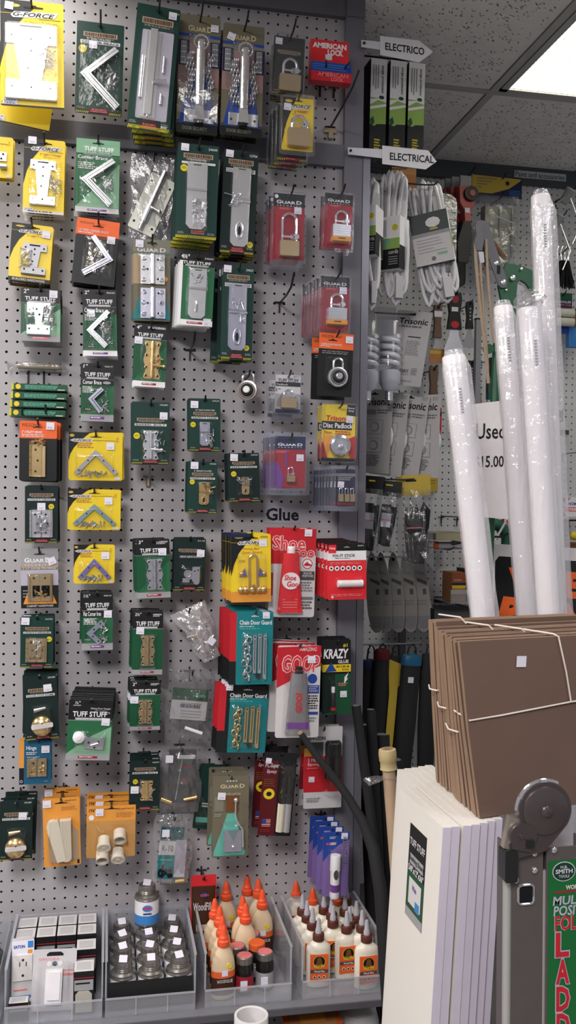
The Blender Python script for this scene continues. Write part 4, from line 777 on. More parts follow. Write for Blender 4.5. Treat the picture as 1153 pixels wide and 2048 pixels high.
def cards_low():
    k = Card('hinge_card', 'dark green card with a bagged brass utility hinge, left column', PK, 75, 1234, 66, 101, .5, .10, short='bagged brass utility hinge card', tip=.015)
    builder(k, 'UTILITY HINGES', '56720', plate=.2, dot=(.87, .44)); k.t('2" BRASS FINISH, FAST PIN', .1, .28, .92, .305, 'plate'); k.sticker(.14, .08, 2); plate_hinge(k, .2, .42, .78, .89, BRASSD, 2, 3); bagged(k, .3, .44, .72, .86, 10, BRASSD, 63); k.blister(.16, .4, .82, .91, .013); k.stack(6, .014)
    k = Card('corner_iron_card', 'green and black card with a flat corner iron in the second column', PK, 195, 1186, 62, 114, -.5, .11, short='flat corner iron card', tip=.015)
    tuff(k, '1½"', '42613', 'Flat Corner Iron', .3, 'green', 'greenmid', .12, 'purple', 'grey'); k.l(.06, .44, .5, .56, 5, 'offwhite', 9); k.sticker(.84, .37, 1); chevron(k, [(.62, .47), (.14, .7), (.54, .9)], .011, 1, STEELP, name='corner_iron'); screws(k, .62, .55, .82, .85, 14, STEEL, seed=66, L=.014); k.t('4 PACK', .08, .8, .28, .825, 'offwhite'); k.blister(.08, .44, .86, .9, .011); k.stack(5, .02, dx=-.002)
    for (yt, h, w, sz, lab, sh, st, n) in [(1223, 126, 60, '2½"', 'green card with a dark bronze barrel bolt beside the crumpled clear bag', 'dark bronze barrel bolt card', (.24, .3), 4), (1363, 97, 60, '2"', 'green card with a small bronze barrel bolt below the crumpled clear bag', 'small bronze barrel bolt card', (.13, .37), 4)]:
        k = Card('barrel_bolt_card', lab, PK, 297 if h > 100 else 292, yt, w, h, .5, .11, short=sh, tip=.015)
        tuff(k, sz, '19695', '', .27, 'green', 'green', .08, 'crimson', 'grey'); k.l(.66, .04, .94, .09, 2, 'offwhite'); k.sticker(st[0], st[1], 2); barrel_bolt(k, .26, .38, .74, .86, BRASSD, None); k.blister(.2, .34, .82, .92, .014); k.stack(n, .02, dx=-.0015)
    k = Card('door_stop_card', 'dark green tilted card with a brass dome door stop above the blue hinge card', PK, 79, 1351, 68, 128, -3.5, .12, short='upper brass door stop card', tip=.015)
    door_stop(k, -10); k.sticker(.72, .2, -3); k.stack(7, .015, tilts=[2, 3, 4, 4.5])
    k = Card('door_stop_card', 'dark green card with a brass dome door stop at the bottom left corner', PK, 33, 1601, 66, 119, .3, .11, short='lower brass door stop card', tip=.03)
    door_stop(k, 0); k.sticker(.7, .26, 3); k.stack(3, .035, dx=.004, jit=.006)
    k = Card('hanger_card', 'green card with a sliding door hanger, front of a thick stack', PK, 183, 1399, 88, 121, 3.2, .17, short='sliding door hanger stack', tip=.015)
    tuff(k, '', '', '', .34, 'greenmid', 'greenlite', .1, 'crimson', 'grey'); k.t('½"', .14, .03, .26, .08, 'white').t('OFFSET', .1, .09, .28, .11, 'offwhite').t('Sliding Door Hanger', .5, .13, .96, .165, 'offwhite').l(.6, .175, .96, .19, 1, 'grey').t('9712', .82, .2, .94, .225, 'white'); k.sticker(.86, .36, 3)
    m = MB(); m.T = Matrix.Translation((k.x(.27), -.004, k.z(.61))) @ Matrix.Rotation(PI / 2, 4, 'X'); m.lathe([(.0125, 0), (.0135, .003), (.0135, .009), (.011, .011), (.005, .0115), (.005, .014)], P('white'), n=22); m.T = None; k.part('roller_wheel', m)
    m = MB(); m.prism([(k.x(.4), k.z(.8)), (k.x(.84), k.z(.82)), (k.x(.88), k.z(.6)), (k.x(.74), k.z(.64)), (k.x(.4), k.z(.6))], -.006, -.003, STEELD); holes(m, [(k.x(.5), k.z(.7)), (k.x(.72), k.z(.69)), (k.x(.64), k.z(.78))], .0025, -.0064); m.cyl((k.x(.55), -.009, k.z(.74)), (k.x(.72), -.009, k.z(.7)), .0018, STEEL, 8); k.part('hanger_bracket', m); k.blister(.14, .52, .92, .86, .018); k.stack(9, .018, dx=.001, jit=.0015, jt=.6)
    k = Card('hinge_card', 'teal blue card with a small brass hinge and orange side strip', PK, 76, 1481, 55, 87, 0, .10, hk=False, short='teal blue hinge card')
    k.card(P('bluecard'), .002); k.part('side_strip', MB().box(k.x(-.17), 0, k.z(.62), k.x(0), .001, k.z(.0), P('orange')).box(k.x(-.17), 0, k.z(1), k.x(0), .001, k.z(.62), P('black')).torus((k.x(-.09), -.0003, k.z(.93)), .0028, .0006, P('offwhite')), smooth=0); k.t('Hinge', .08, .12, .45, .24, 'white', 0, .01).l(.08, .26, .5, .34, 2, 'offwhite').l(.1, .37, .72, .39, 1, 'offwhite').l(.75, .93, .92, .96, 1, 'grey'); k.sticker(.78, .2, 0); plate_hinge(k, .16, .4, .8, .82, BRASSD, 2, 2); screws(k, .3, .45, .7, .75, 12, BRASS, seed=70); k.blister(.12, .38, .84, .84, .012); k.stack(3, .014)
    hook(k.o.x, k.o.z - .003, -.001, -.12, 'peg hook carrying the teal blue hinge cards')
    k = Card('door_wedge_card', 'orange card with two white ribbed door wedges', PK, 122, 1596, 74, 136, -2, .13, short='orange door wedge card', tip=.012)
    k.card(P('orange'), .004).p([(.1, .35), (.6, .3), (.95, .5), (.95, .95), (.15, .95)], 'tan').slot(.5, .07, 'ink', 1.3).t('shepherd', .6, .03, .9, .055, 'brown', 0, .02).l(.5, .13, .94, .19, 3, 'sienna', 2).r(.9, .92, .96, .98, 'black').l(.2, .93, .7, .97, 2, 'sienna'); k.sticker(.12, .07, 0)
    rib = P('beigefoot')
    m = MB(); x0, x1 = k.x(.46), k.x(.76); zt, zb = k.z(.3), k.z(.92); m.prism([(x0, zt), (x1, zt)][::-1] + [(x0, zt)][:0] + [(x0, zt)] + [((x0 + x1) / 2 + (x1 - x0) / 2 * math.cos(a), zb + .012 + .011 * math.sin(a)) for a in [PI + PI * i / 8 for i in range(9)]], -.016, -.002, rib)
    for q in range(9): xx = x0 + (x1 - x0) * (q + .5) / 9; m.cyl((xx, -.0162, zt - .002), (xx, -.0162, zb + .008), .0012, rib, 6)
    k.part('door_wedge', m)
    m = MB(); a0 = k.x(.16); m.T = Matrix.Translation((k.x(.25), .004, k.z(.31))) @ Matrix.Rotation(math.radians(-9), 4, 'Y'); H = k.H * .6; m.prism([(-.014, -.02), (.012, 0), (.015, -.005), (.015, -H), (-.005, -H)], -.022, -.002, rib).cyl((0, -.022, -.012), (0, -.006, -.012), .0145, rib, 16); m.T = None; k.part('door_wedge', m)
    k.blister(.1, .27, .86, .96, .026); k.stack(2, .075, tilts=[2], jit=0, dz=.002, full=True)
    k = Card('leg_tip_card', 'orange card with four beige rubber leg tips', PK, 223, 1611, 98, 103, .3, .13, short='orange rubber leg tip card', tip=.012)
    k.card(P('orangetan'), .004).r(0, 0, 1, .3, 'orange').slot(.5, .06, 'ink', 1.1).t('shepherd', .62, .05, .96, .09, 'brown', 0, .02).t('1⅛"', .05, .05, .18, .11, 'ink', 0, .02).c(.1, .22, .055, 'white').l(.6, .14, .97, .24, 3, 'sienna', 8); k.sticker(.26, .12, 1)
    for (u, v, up) in ((.36, .62, False), (.68, .5, True), (.33, .88, True), (.65, .86, False)):
        m = MB(); m.T = Matrix.Translation((k.x(u), -.003, k.z(v))) @ Matrix.Rotation(math.radians(35), 4, 'X') @ Matrix.Rotation(PI / 2, 4, 'X')
        if up: m.lathe([(.0145, 0), (.0145, .022), (.0155, .026), (.0125, .026), (.012, .004), (.0005, .004)], rib, n=20, cap=False)
        else: m.lathe([(.0135, 0), (.0145, .018), (.0165, .024), (.0165, .028), (.012, .029), (.010, .027), (.006, .027), (.005, .029), (.0005, .029)], rib, n=20, cap=False)
        m.T = None; k.part('leg_tip', m)
    k.blister(.18, .36, .84, .98, .034); k.stack(3, .05, jit=.004)
    k = Card('barrel_bolt_card', 'dark card with a small brass barrel bolt above the teal labelled bag', PK, 291, 1521, 60, 99, .5, .12, short='small brass barrel bolt dark card', tip=.012)
    builder(k, 'BARREL BOLT', '56051', plate=.14, base='greenblack', dot=(.18, .42)); k.sticker(.16, .58, 1); barrel_bolt(k, .34, .4, .78, .8, BRASS, None, rows=(.1, .85)); screws(k, .5, .55, .8, .8, 6, CHROME, seed=73); k.blister(.28, .38, .84, .84, .012); k.stack(3, .035, jit=.002)
    k = Card('gate_latch_card', 'khaki and green card with a gate latch, front of three', PK, 463, 1552, 72, 162, .2, .15, short='gate latch card', tip=.012)
    k.card(P('khaki'), .004); guardhdr(k, .1, .15, 'goldprint', .2, .88, None); k.t('GATE LATCH', .3, .21, .76, .235, 'goldprint').r(.36, .24, .72, .44, 'brown').r(.05, .25, .3, .43, 'greybeige').p([(.4, .46), (.62, .46), (.7, .62), (.92, .94), (.9, .98), (.04, .98), (.04, .93), (.3, .6)], 'tealpale').l(.05, .46, .28, .5, 2, 'grey'); k.sticker(.24, .24, 5)
    for q in range(4): k.c(.4 + .08 * q, .06, .03, 'offwhite', .008)
    m = MB(); m.tube([(k.x(.62), -.012, k.z(.29)), (k.x(.62), -.012, k.z(.45)), (k.x(.66), -.013, k.z(.53)), (k.x(.82), -.013, k.z(.64)), (k.x(.84), -.012, k.z(.86))], .0028, CHROME, 8).sphere((k.x(.62), -.012, k.z(.28)), .006, CHROME); k.part('latch_arm', m)
    m = MB(); m.box(k.x(.32), -.008, k.z(.92), k.x(.8), -.003, k.z(.66), STEELP).prism([(k.x(.42), k.z(.66)), (k.x(.58), k.z(.8)), (k.x(.72), k.z(.66))], -.0088, -.0075, STEELT).sphere((k.x(.57), -.009, k.z(.86)), .004, STEEL); k.part('latch_plate', m); k.blister(.2, .55, .9, .96, .02); k.stack(3, .04, jit=.003)
    k = Card('latch_card', 'dark green card half hidden behind the khaki gate latch cards', PK, 424, 1528, 44, 130, 7, .05, short='half hidden green card', tip=.06)
    k.card(P('greendark'), .005).l(.3, .6, .9, .68, 2, 'offwhite').r(.1, .82, .9, .9, 'tealpale'); k.blister(.1, .5, .9, .95, .012); k.stack(1)
    k = Card('epoxy_card', 'maroon card with a twin epoxy syringe, tilted', PK, 563, 1505, 66, 166, 4.5, .13, short='maroon epoxy syringe card', tip=.012)
    k.card(P('maroon'), .004).r(0, 0, 1, .1, 'black').p([(.45, .1), (1, .1), (1, 1), (.5, 1)], 'black').t('PC-Super', .06, .13, .48, .2, 'offwhite', .15, .01).t('Epoxy', .12, .21, .42, .26, 'offwhite', .15, .01).l(.06, .32, .4, .42, 4, 'brown', 3).c(.24, .5, .17, 'yellow', .065).c(.24, .5, .09, 'black', .03, 6)
    for q in range(5): k.r(.1, .8 + .02 * q, .36, .81 + .02 * q, 'offwhite' if q % 2 else 'redlite')
    k.r(.1, .8, .22, .85, 'blue').l(.08, .92, .4, .96, 2, 'crimson', 4)
    m = MB()
    for u, mt in ((.62, P('cream')), (.82, P('grey'))): m.lathe([(.0001, 0), (.009, .001), (.009, .07)], mt, (k.x(u), -.012, k.z(.93)), 14)
    for u in (.62, .82): m.lathe([(.0092, .07), (.0092, .135), (.005, .136)], P('black'), (k.x(u), -.012, k.z(.93)), 14)
    m.box(k.x(.52), -.02, k.z(.5), k.x(.92), -.006, k.z(.47), P('black')); k.part('syringe', m); k.blister(.5, .1, .96, .95, .028); k.sticker(.14, .1, 4, .014); k.stack(2, .06, dx=-.012, tilts=[-2], full=True)
    k = Card('epoxy_card', 'white and red card with a dark epoxy syringe behind the slanted rod', PK, 648, 1453, 76, 163, .3, .07, short='white and red epoxy card', tip=.012)
    k.card(P('offwhite'), .003).t('DEVCON', .05, .12, .55, .165, 'ink', 0, .03).r(0, .19, .5, .36, 'darkgrey').r(0, .36, 1, .8, 'red').r(.0, .26, .2, .36, 'orange').t('5 Minute', .1, .39, .5, .43, 'offwhite').t('Epoxy', .1, .44, .42, .485, 'offwhite').l(.08, .5, .46, .52, 1, 'redlite').l(.08, .87, .48, .93, 3, 'midgrey').r(0, .525, 1, .53, 'crimson'); k.sticker(.2, .64, 2, .015)
    m = MB()
    for u in (.62, .84): m.lathe([(.0001, 0), (.010, .001), (.010, .09), (.004, .095)], P('black'), (k.x(u), -.014, k.z(.62)), 14)
    m.box(k.x(.56), -.018, k.z(.19), k.x(.9), -.01, k.z(.16), P('black')); k.part('syringe', m); k.blister(.5, .16, .96, .84, .028); k.stack(2, .03, dx=-.004)
    k = Card('glue_stick_card', 'blue and violet card with a white glue stick, front of four above the glue bottles', PK, 674, 1664, 52, 128, 1, .17, short='blue glue stick stack', tip=.012)
    k.card(P('violet'), .003).p([(0, 0), (1, 0), (1, .12), (.6, .2), (.3, .3), (0, .46)], 'blue').t('AVERY', .1, .16, .5, .2, 'orangered', 0, .02).t('AVERY', .26, .16, .5, .2, 'white', 0, .01).l(.24, .07, .5, .11, 2, 'offwhite'); k.sticker(.8, .06, 2, .016)
    k.a.T = Matrix.Translation((k.x(.82), 0, k.z(.36))) @ Matrix.Rotation(PI / 2, 4, 'Y'); k.a.text('GlueStic', -.045, -.006, .03, .006, -.004, P('midgrey')); k.a.T = None
    m = MB(); c = (k.x(.42), -.016, k.z(.98)); m.lathe([(.0105, 0), (.0115, .004), (.0115, .016)], P('white'), c, 20).lathe([(.0112, .016), (.0112, .034)], P('purple'), c, 20).lathe([(.0112, .034), (.0112, .066)], P('white'), c, 20).lathe([(.0125, .066), (.0125, .102), (.0115, .104), (.0001, .104)], P('white'), c, 20).prism(circ(k.x(.42), k.z(.6), .006, 12, .012), -.0285, -.026, P('darkgrey')); k.part('glue_stick', m); k.blister(.15, .25, .9, .99, .034); k.stack(4, .04, dx=-.003, jit=.002, full=True)
def door_stop(k, a):
    builder(k, 'DOOR STOP DOME', '5721BP', plate=.2, base='greenblack')
    m = MB(); m.T = Matrix.Translation((k.x(.5), -.003, k.z(.78))) @ Matrix.Rotation(PI / 2, 4, 'X'); m.lathe([(.024, 0), (.0245, .004), (.022, .010), (.014, .015), (.0001, .017)], BRASS, n=26); m.T = None; k.part('dome_stop', m)
    k.part('rubber_pad', MB().prism(rot2(rrect(k.x(.2), k.z(.80), k.x(.84), k.z(.73), .003), math.radians(4), (k.x(.5), k.z(.75))), -.021, -.016, P('offwhite')))
    m = MB(); m.tube([(k.x(.3), -.008, k.z(.53)), (k.x(.64), -.008, k.z(.5))], [.005, .0028], BRASS if a == 0 else STEELD, 10); k.part('wood_screw', m); k.part('dome_hole', MB().prism(circ(k.x(.52), k.z(.73), .0026, 10), -.0205, -.0195, HOLE)); k.blister(.2, .46, .86, .92, .024)
for f_ in (cards_top, cards_upper, loose_lock, cards_mid, cards_glue, cards_low): f_()
# ------------------------------------------------------------------ empty hooks, boxes, bags and signs on the main board
BAGW = clear('whitish_poly_bag', .18, .55, .14, bump=1.0, bscale=35, haze=.22, hcol=(.8, .78, .8))
def px_hook(base, tip_px, L, label, mat=HOOK, br=True):
    """an empty hook: foot on the board, tip L metres out"""
    b = wp(*base, Y=0); t = wp(*tip_px, Y=-L)
    h = thing('peg_hook', label, 'peg hook', (b.x, -.001, b.z)); d = t - b
    MB().tube([(0, 0, 0), (d.x * .3, -L * .5, min(0, d.z) * .2), (d.x * .6, -L * .8, d.z * .2), (d.x, -L, d.z)], .0026, mat, 7).build('arm', h)
    if br: MB().box(-.002, -.004, -.024, .002, 0, .004, mat).tube([(-.0127, .006, .002), (-.0127, -.004, .002), (.0127, -.004, .002), (.0127, .006, .002)], .0022, mat, 6).build('back_bracket', h)
    return h
CLIP = M('brass_clip', (.42, .34, .22), .4, .8)
h = px_hook((660, 257), (718, 142), .30, 'long empty hook with a brass clip at the top right of the board'); MB().box(-.016, -.008, -.014, .016, 0, -.002, CLIP).box(-.006, -.014, -.03, .006, -.002, -.012, CLIP).build('clip', h)
px_hook((559, 607), (589, 545), .20, 'empty black hook below the long shackle padlock')
h = px_hook((297, 955), (300, 932), .09, 'short empty hook with a tarnished stub in the third column', HOOKZ); MB().cyl((0, -.004, -.022), (0, -.004, 0), .006, CLIP, 10).build('stub', h)
px_hook((380, 702), (391, 663), .14, 'empty hook on a rust stain under the white and green hasp card')
def slide_box(name, label, x0, y0, x1, y1, d0, d1, cols, draw=None, group=None, tilt=0):
    a = wp(x0, y0, Y=-d1); b = wp(x1, y1, Y=-d1); W = b.x - a.x; H = a.z - b.z
    r = thing(name, label, 'box', ((a.x + b.x) / 2, -d1, a.z), (0, math.radians(tilt), 0), group)
    MB().box(-W / 2, 0, -H, W / 2, d1 - d0, 0, cols).build('carton', r, 0)
    if draw: m = MB(); draw(m, W, H); m.build('box_print', r, 0)
    return r
def amer(m, W, H):
    y = -.0003
    m.box(-W / 2, y, -H * .5, W / 2, 0, 0, P('blue')).box(-W / 2, y, -H, W / 2, 0, -H * .5, P('red'))
    for q in (.12, .24, .36): m.box(-W * .46, y - .0002, -H * q - .0015, W * (.46 - q * .3), y, -H * q, P('bluelite'))
    m.text('AMERICAN', -W * .34, -H * .76, W * .42, -H * .54, y - .0002, P('redlite'), 0, .02); m.text('LOCK', .0, -H * .98, W * .3, -H * .78, y - .0002, P('redlite'), 0, .02)
slide_box('lock_box', 'blue and red padlock box held on two hooks at the top right', 623, 121, 703, 167, .092, .12, P('red'), amer)
def amer2(m, W, H):
    y = -.0003
    m.text('AMERICAN', -W * .46, -H * .42, W * .44, -H * .14, y, P('white'), 0, .05); m.text('LOCK', -W * .06, -H * .74, W * .36, -H * .44, y, P('white'), 0, .05); m.box(-W * .12, y - .0003, -H * .98, W * .06, y, -H * .72, P('sticker'))
slide_box('lock_box', 'taller red padlock box behind the blue and red one', 623, 77, 697, 165, .064, .090, P('redbright'), lambda m, W, H: amer2(m, W, H * .5))
px_hook((640, 176), (652, 120), .165, 'left of two hooks carrying the red padlock boxes'); px_hook((668, 178), (699, 126), .165, 'right of two hooks carrying the red padlock boxes')
def gb(m, W, H):
    y = -.0003
    m.prism(circ(-W * .38, -H * .5, H * .4, 14), y - .0002, y, P('yellow')); m.box(-W * .5, y, -H, -W * .46, 0, 0, P('hazard'))
    rg = random.Random(2)
    for q in (.25, .45, .66):
        u = -W * .26
        while u < W * .3: w = rg.uniform(.03, .09) * W; m.box(u, y, -H * q - H * .11, u + w, 0, -H * q, P('tealpale')); u += w + .01 * W
    m.box(W * .33, y, -H * .92, W * .46, 0, -H * .78, P('offwhite'))
for i in range(4):
    slide_box('hinge_box', 'long dark green box on the double hook, ' + ('topmost', 'second from the top', 'third from the top', 'lowest')[i] + ' of the four', 23 - i * 1.6, 766 + i * 17.2, 134 - i * 1.2, 782.6 + i * 17.2, .02, .085, P('green'), gb, 'green boxes on the double hook')
for a, b, s in (((57, 757), (44, 818), 'left'), ((88, 757), (91, 814), 'right')):
    o = wp(*a, Y=0); e = wp(*b, Y=-.1); t = thing('peg_hook', s + ' prong of the double hook holding the long green boxes', 'peg hook', (o.x, -.001, o.z))
    MB().tube([(0, 0, .02), (0, -.004, .0), (0, -.006, -.028), (e.x - o.x, -.055, e.z - o.z - .014), (e.x - o.x, -.094, e.z - o.z - .012), (e.x - o.x, -.098, e.z - o.z + .006)], .0024, HOOK, 7).build('arm', t)
a = wp(27, 731, Y=-.02); b = wp(128, 735, Y=-.02)
t = thing('wrapped_rod', 'tan rod in clear wrap lying on the double hook above the green boxes', 'rod', ((a.x + b.x) / 2, -.018, a.z)); L = b.x - a.x
MB().cyl((-L * .42, 0, 0), (L * .42, 0, 0), .0075, M('tan_rod', (.40, .33, .24), .5), 14).build('rod', t)
MB().tube([(-L * .62, 0, -.003), (-L * .5, 0, .001), (-L * .44, 0, 0), (L * .44, 0, 0), (L * .55, 0, -.002)], [.014, .004, .011, .012, .006], BAG, 10).build('plastic_wrap', t)
def bag(name, label, xc, yt, w, h, tilt, d, mat, inner=None, seed=1, taper=.0, short=None, fl=.012, hookx=0, hk=True):
    a = wp(xc - w / 2, yt, Y=-d); b = wp(xc + w / 2, yt, Y=-d); c = wp(xc, yt + h, Y=-d); o = wp(xc, yt, Y=-d); W = (b - a).length; H = (c - o).length
    r = thing(name, label, 'bag', o, (0, math.radians(tilt), 0)); rg = random.Random(seed); N, K = 9, 11
    for sd, nm in ((-1, 'bag_front'), (1, 'bag_back')):
        v = []; f = []
        for j in range(K + 1):
            for i in range(N + 1):
                s = j / K; wob = 1 - taper * s
                x = (i / N - .5) * W * wob + rg.uniform(-.002, .002); e = 0 if i in (0, N) or j in (0, K) else (math.sin(PI * i / N) * math.sin(PI * min(1, s * 1.05)) ** .7 * fl + rg.uniform(-.004, .004))
                v.append((x + .004 * math.sin(s * 9 + seed), -abs(e) if sd < 0 else abs(e) * .4, -s * H))
        for j in range(K):
            for i in range(N): q = j * (N + 1) + i; f.append((q, q + 1, q + N + 2, q + N + 1))
        MB().add(v, f, mat).build(nm, r, 0)
    if inner: inner(r, W, H)
    if hk: hook(o.x + hookx, o.z - .012, -.001, -d - .03, 'peg hook carrying the ' + (short or label))
    return r
def stick(r, x, z, y=-.016, s=.017, tl=0): MB().prism(rot2([(-s / 2, -s / 2), (s / 2, -s / 2), (s / 2, s / 2), (-s / 2, s / 2)], math.radians(tl)), -.0004, 0, P('sticker')).build('price_sticker', r, 0, loc=(x, y, z))
def in_latch(r, W, H):
    T = Matrix.Translation((-W * .0, -.004, -H * .52)) @ Matrix.Rotation(math.radians(20), 4, 'Y')
    m = MB(); m.T = T; m.prism(rrect(-W * .24, -H * .42, W * .38, H * .3, .004), -.002, 0, M('ivory_plate', (.62, .62, .55), .4, .3)); holes(m, [(-W * .15, -H * .33), (W * .3, -H * .33), (-W * .15, H * .2), (W * .3, H * .2)], .003, -.0024); m.build('latch_plate', r)
    m = MB(); m.T = T; m.cyl((W * .05, -.008, -H * .4), (W * .05, -.008, H * .36), .0062, CHROME, 14).cyl((W * .05, -.01, -H * .1), (W * .28, -.016, -H * .12), .0035, CHROME, 10).sphere((W * .3, -.016, -H * .12), .006, CHROME).cyl((W * .05, -.008, -H * .3), (W * .05, -.008, -H * .12), .009, STEEL, 12); m.build('slide_bolt', r)
bag('hardware_bag', 'clear plastic bag holding a tilted slide bolt below the rail', 308, 312, 86, 168, 3, .07, BAG, in_latch, 3, .12, 'clear slide bolt bag')
def in_parts(r, W, H):
    rg = random.Random(5); m = MB()
    for _ in range(16):
        c = Vector((rg.uniform(-W * .28, W * .3), -.006, -H * rg.uniform(.4, .8))); a = rg.uniform(0, PI); dd = Vector((math.cos(a), rg.uniform(-.3, .3), math.sin(a))) * rg.uniform(.006, .013); m.cyl(c - dd, c + dd, rg.uniform(.0015, .0034), rg.choice((CHROME, STEEL, BRASSD)), 8)
    tag(m.build('loose_hardware', r), kind='stuff'); stick(r, W * .18, -H * .68, -.018, .018, 30)
bag('hardware_bag', 'crumpled clear bag of loose shiny fittings in the fourth column', 378, 1214, 76, 116, -24, .07, BAGW, in_parts, 4, .55, 'crumpled clear bag', .016)
def in_comp(r, W, H):
    m = MB(); T = Matrix.Rotation(math.radians(4), 4, 'Y'); m.T = T
    m.box(-W * .36, -.004, -H * .68, W * .42, -.003, -H * .3, P('offwhite')).box(-W * .36, -.0045, -H * .42, W * .42, -.004, -H * .26, P('green')); m.text('Comp', W * .14, -H * .39, W * .38, -H * .31, -.0048, P('tealpale')); rg = random.Random(1)
    x = -W * .16
    while x < W * .26: w = rg.uniform(.001, .003); m.box(x, -.0046, -H * .52, x + w, -.004, -H * .47, P('navy')); x += w + .0014
    for z in (.455, .56, .6, .64): m.box(-W * .14, -.0046, -H * z - .001, W * .3, -.004, -H * z, P('midgrey'))
    m.build('paper_label', r, 0); MB().cyl((-W * .1, -.008, -H * .78), (W * .28, -.008, -H * .86), .0045, M('white_plastic_pin', (.75, .73, .76), .3), 10).build('white_pin', r)
bag('hardware_bag', 'clear bag with a green and white paper label', 384, 1338, 92, 148, 2, .07, SMOKEBAG, in_comp, 6, -.1, 'green labelled bag', .014)
def in_brass(r, W, H):
    m = MB(); m.box(-W * .3, -.003, -H * .85, W * .36, -.002, -H * .05, P('darkgrey')); m.box(-W * .1, -.0034, -H * .19, W * .34, -.003, -H * .13, P('offwhite'))
    for z in (.3, .5): m.box(-W * .05, -.0034, -H * z - .004, W * .25, -.003, -H * z, P('crimson'))
    m.build('paper_label', r, 0); MB().cyl((W * .1, -.008, -H * .8), (W * .42, -.008, -H * .76), .0045, BRASS, 10).build('brass_rod', r); MB().cyl((-W * .46, -.008, -H * .78), (-W * .2, -.008, -H * .84), .005, BRASS, 10).build('brass_rod', r); stick(r, -W * .3, -H * .17, -.016, .018); MB().tube([(W * .02, -.005, -H * .2), (-W * .04, -.006, -H * .5), (-W * .1, -.006, -H * .8)], .0016, P('grey'), 6).build('white_strip', r)
bag('hardware_bag', 'dull clear bag with brass rods under the green labelled bag', 364, 1492, 82, 132, 2, .08, SMOKEBAG, in_brass, 8, 0, 'brass rod bag', .012)
def in_dsp(r, W, H):
    m = MB(); m.T = Matrix.Rotation(math.radians(2), 4, 'Y')
    m.box(-W * .34, -.006, -H * .92, W * .1, -.005, -H * .58, P('teal')).box(-W * .34, -.006, -H * .58, W * .1, -.005, -H * .38, P('offwhite')).box(-W * .32, -.0055, -H * .36, W * .3, -.004, -H * .18, P('tealdark')).box(W * .1, -.005, -H * .9, W * .4, -.004, -H * .36, P('lilac'))
    m.text('dsa', -W * .33, -H * .91, W * .08, -H * .72, -.0064, P('ink'), 0, .06); m.text('R-10', -W * .26, -H * .53, W * .04, -H * .44, -.0064, P('midgrey')); m.box(-W * .28, -.0064, -H * .66, W * .04, -.006, -H * .64, P('tealpale')); m.build('paper_label', r, 0); stick(r, -W * .22, -H * .24, -.018, .018)
    MB().cyl((-W * .3, -.008, -H * .95), (W * .0, -.008, -H * .96), .007, P('midgrey'), 10).cyl((W * .1, -.008, -H * .96), (W * .34, -.008, -H * .95), .006, BRASS, 10).build('fittings', r)
bag('hardware_bag', 'clear bag with a teal and white label hanging above the cans', 349, 1628, 74, 138, 2, .08, BAG, in_dsp, 9, 0, 'teal labelled bag', .014)
a = wp(527, 1013, Y=-.002); b = wp(607, 1047, Y=-.002)
t = thing('paper_sign', 'white paper sign with the word Glue on the pegboard', 'sign', ((a.x + b.x) / 2, -.0005, (a.z + b.z) / 2)); w = (b.x - a.x) / 2; h_ = (a.z - b.z) / 2
MB().box(-w, -.0005, -h_, w, 0, h_, M('taped_paper', (.42, .40, .44), .35)).build('paper', t, 0); MB().text('Glue', -w * .86, -h_ * .68, w * .78, h_ * .84, -.0009, P('ink'), 0, .028).build('lettering', t, 0)
# hanging squeeze tube of wood filler
k = Card('filler_tube', 'brown and red squeeze tube of wood filler at the left of the third bin', 'tube', 408, 1750, 50, 100, .5, .066, short='wood filler tube', tip=.02, hookv=.06)
k.card(P('redbright'), .002, th=.001)
m = MB(); vs = []
for i in range(9):
    f = i / 8
    for j in range(16):
        an = 2 * PI * j / 16; vs.append((k.W * .48 * (1 - .1 * f) * math.cos(an), -.001 + (.002 + .018 * f) * math.sin(an), -k.H * (.22 + .9 * f)))
m.add(vs, [(i * 16 + j, (i + 1) * 16 + j, (i + 1) * 16 + (j + 1) % 16, i * 16 + (j + 1) % 16) for i in range(8) for j in range(16)] + [tuple(range(16)), tuple(8 * 16 + 15 - j for j in range(16))], P('browndark')); k.part('tube_body', m)
k.a.text('WoodFiller', k.x(.08), k.z(.66), k.x(.96), k.z(.5), -.0145, P('offwhite'), 0, .02); k.a.prism(circ(k.x(.52), k.z(.36), .008, 14, .006), -.0125, -.0105, P('blue')); k.a.text("ELMER'S", k.x(.36), k.z(.385), k.x(.7), k.z(.34), -.0129, P('orangered')); k.a.box(k.x(.2), -.021, k.z(1.04), k.x(.9), -.0195, k.z(.92), P('cream')); k.art('tube_label'); k.part('hang_hole', MB().prism(circ(k.x(.5), k.z(.08), .004, 10), -.0006, -.0002, HOLE))
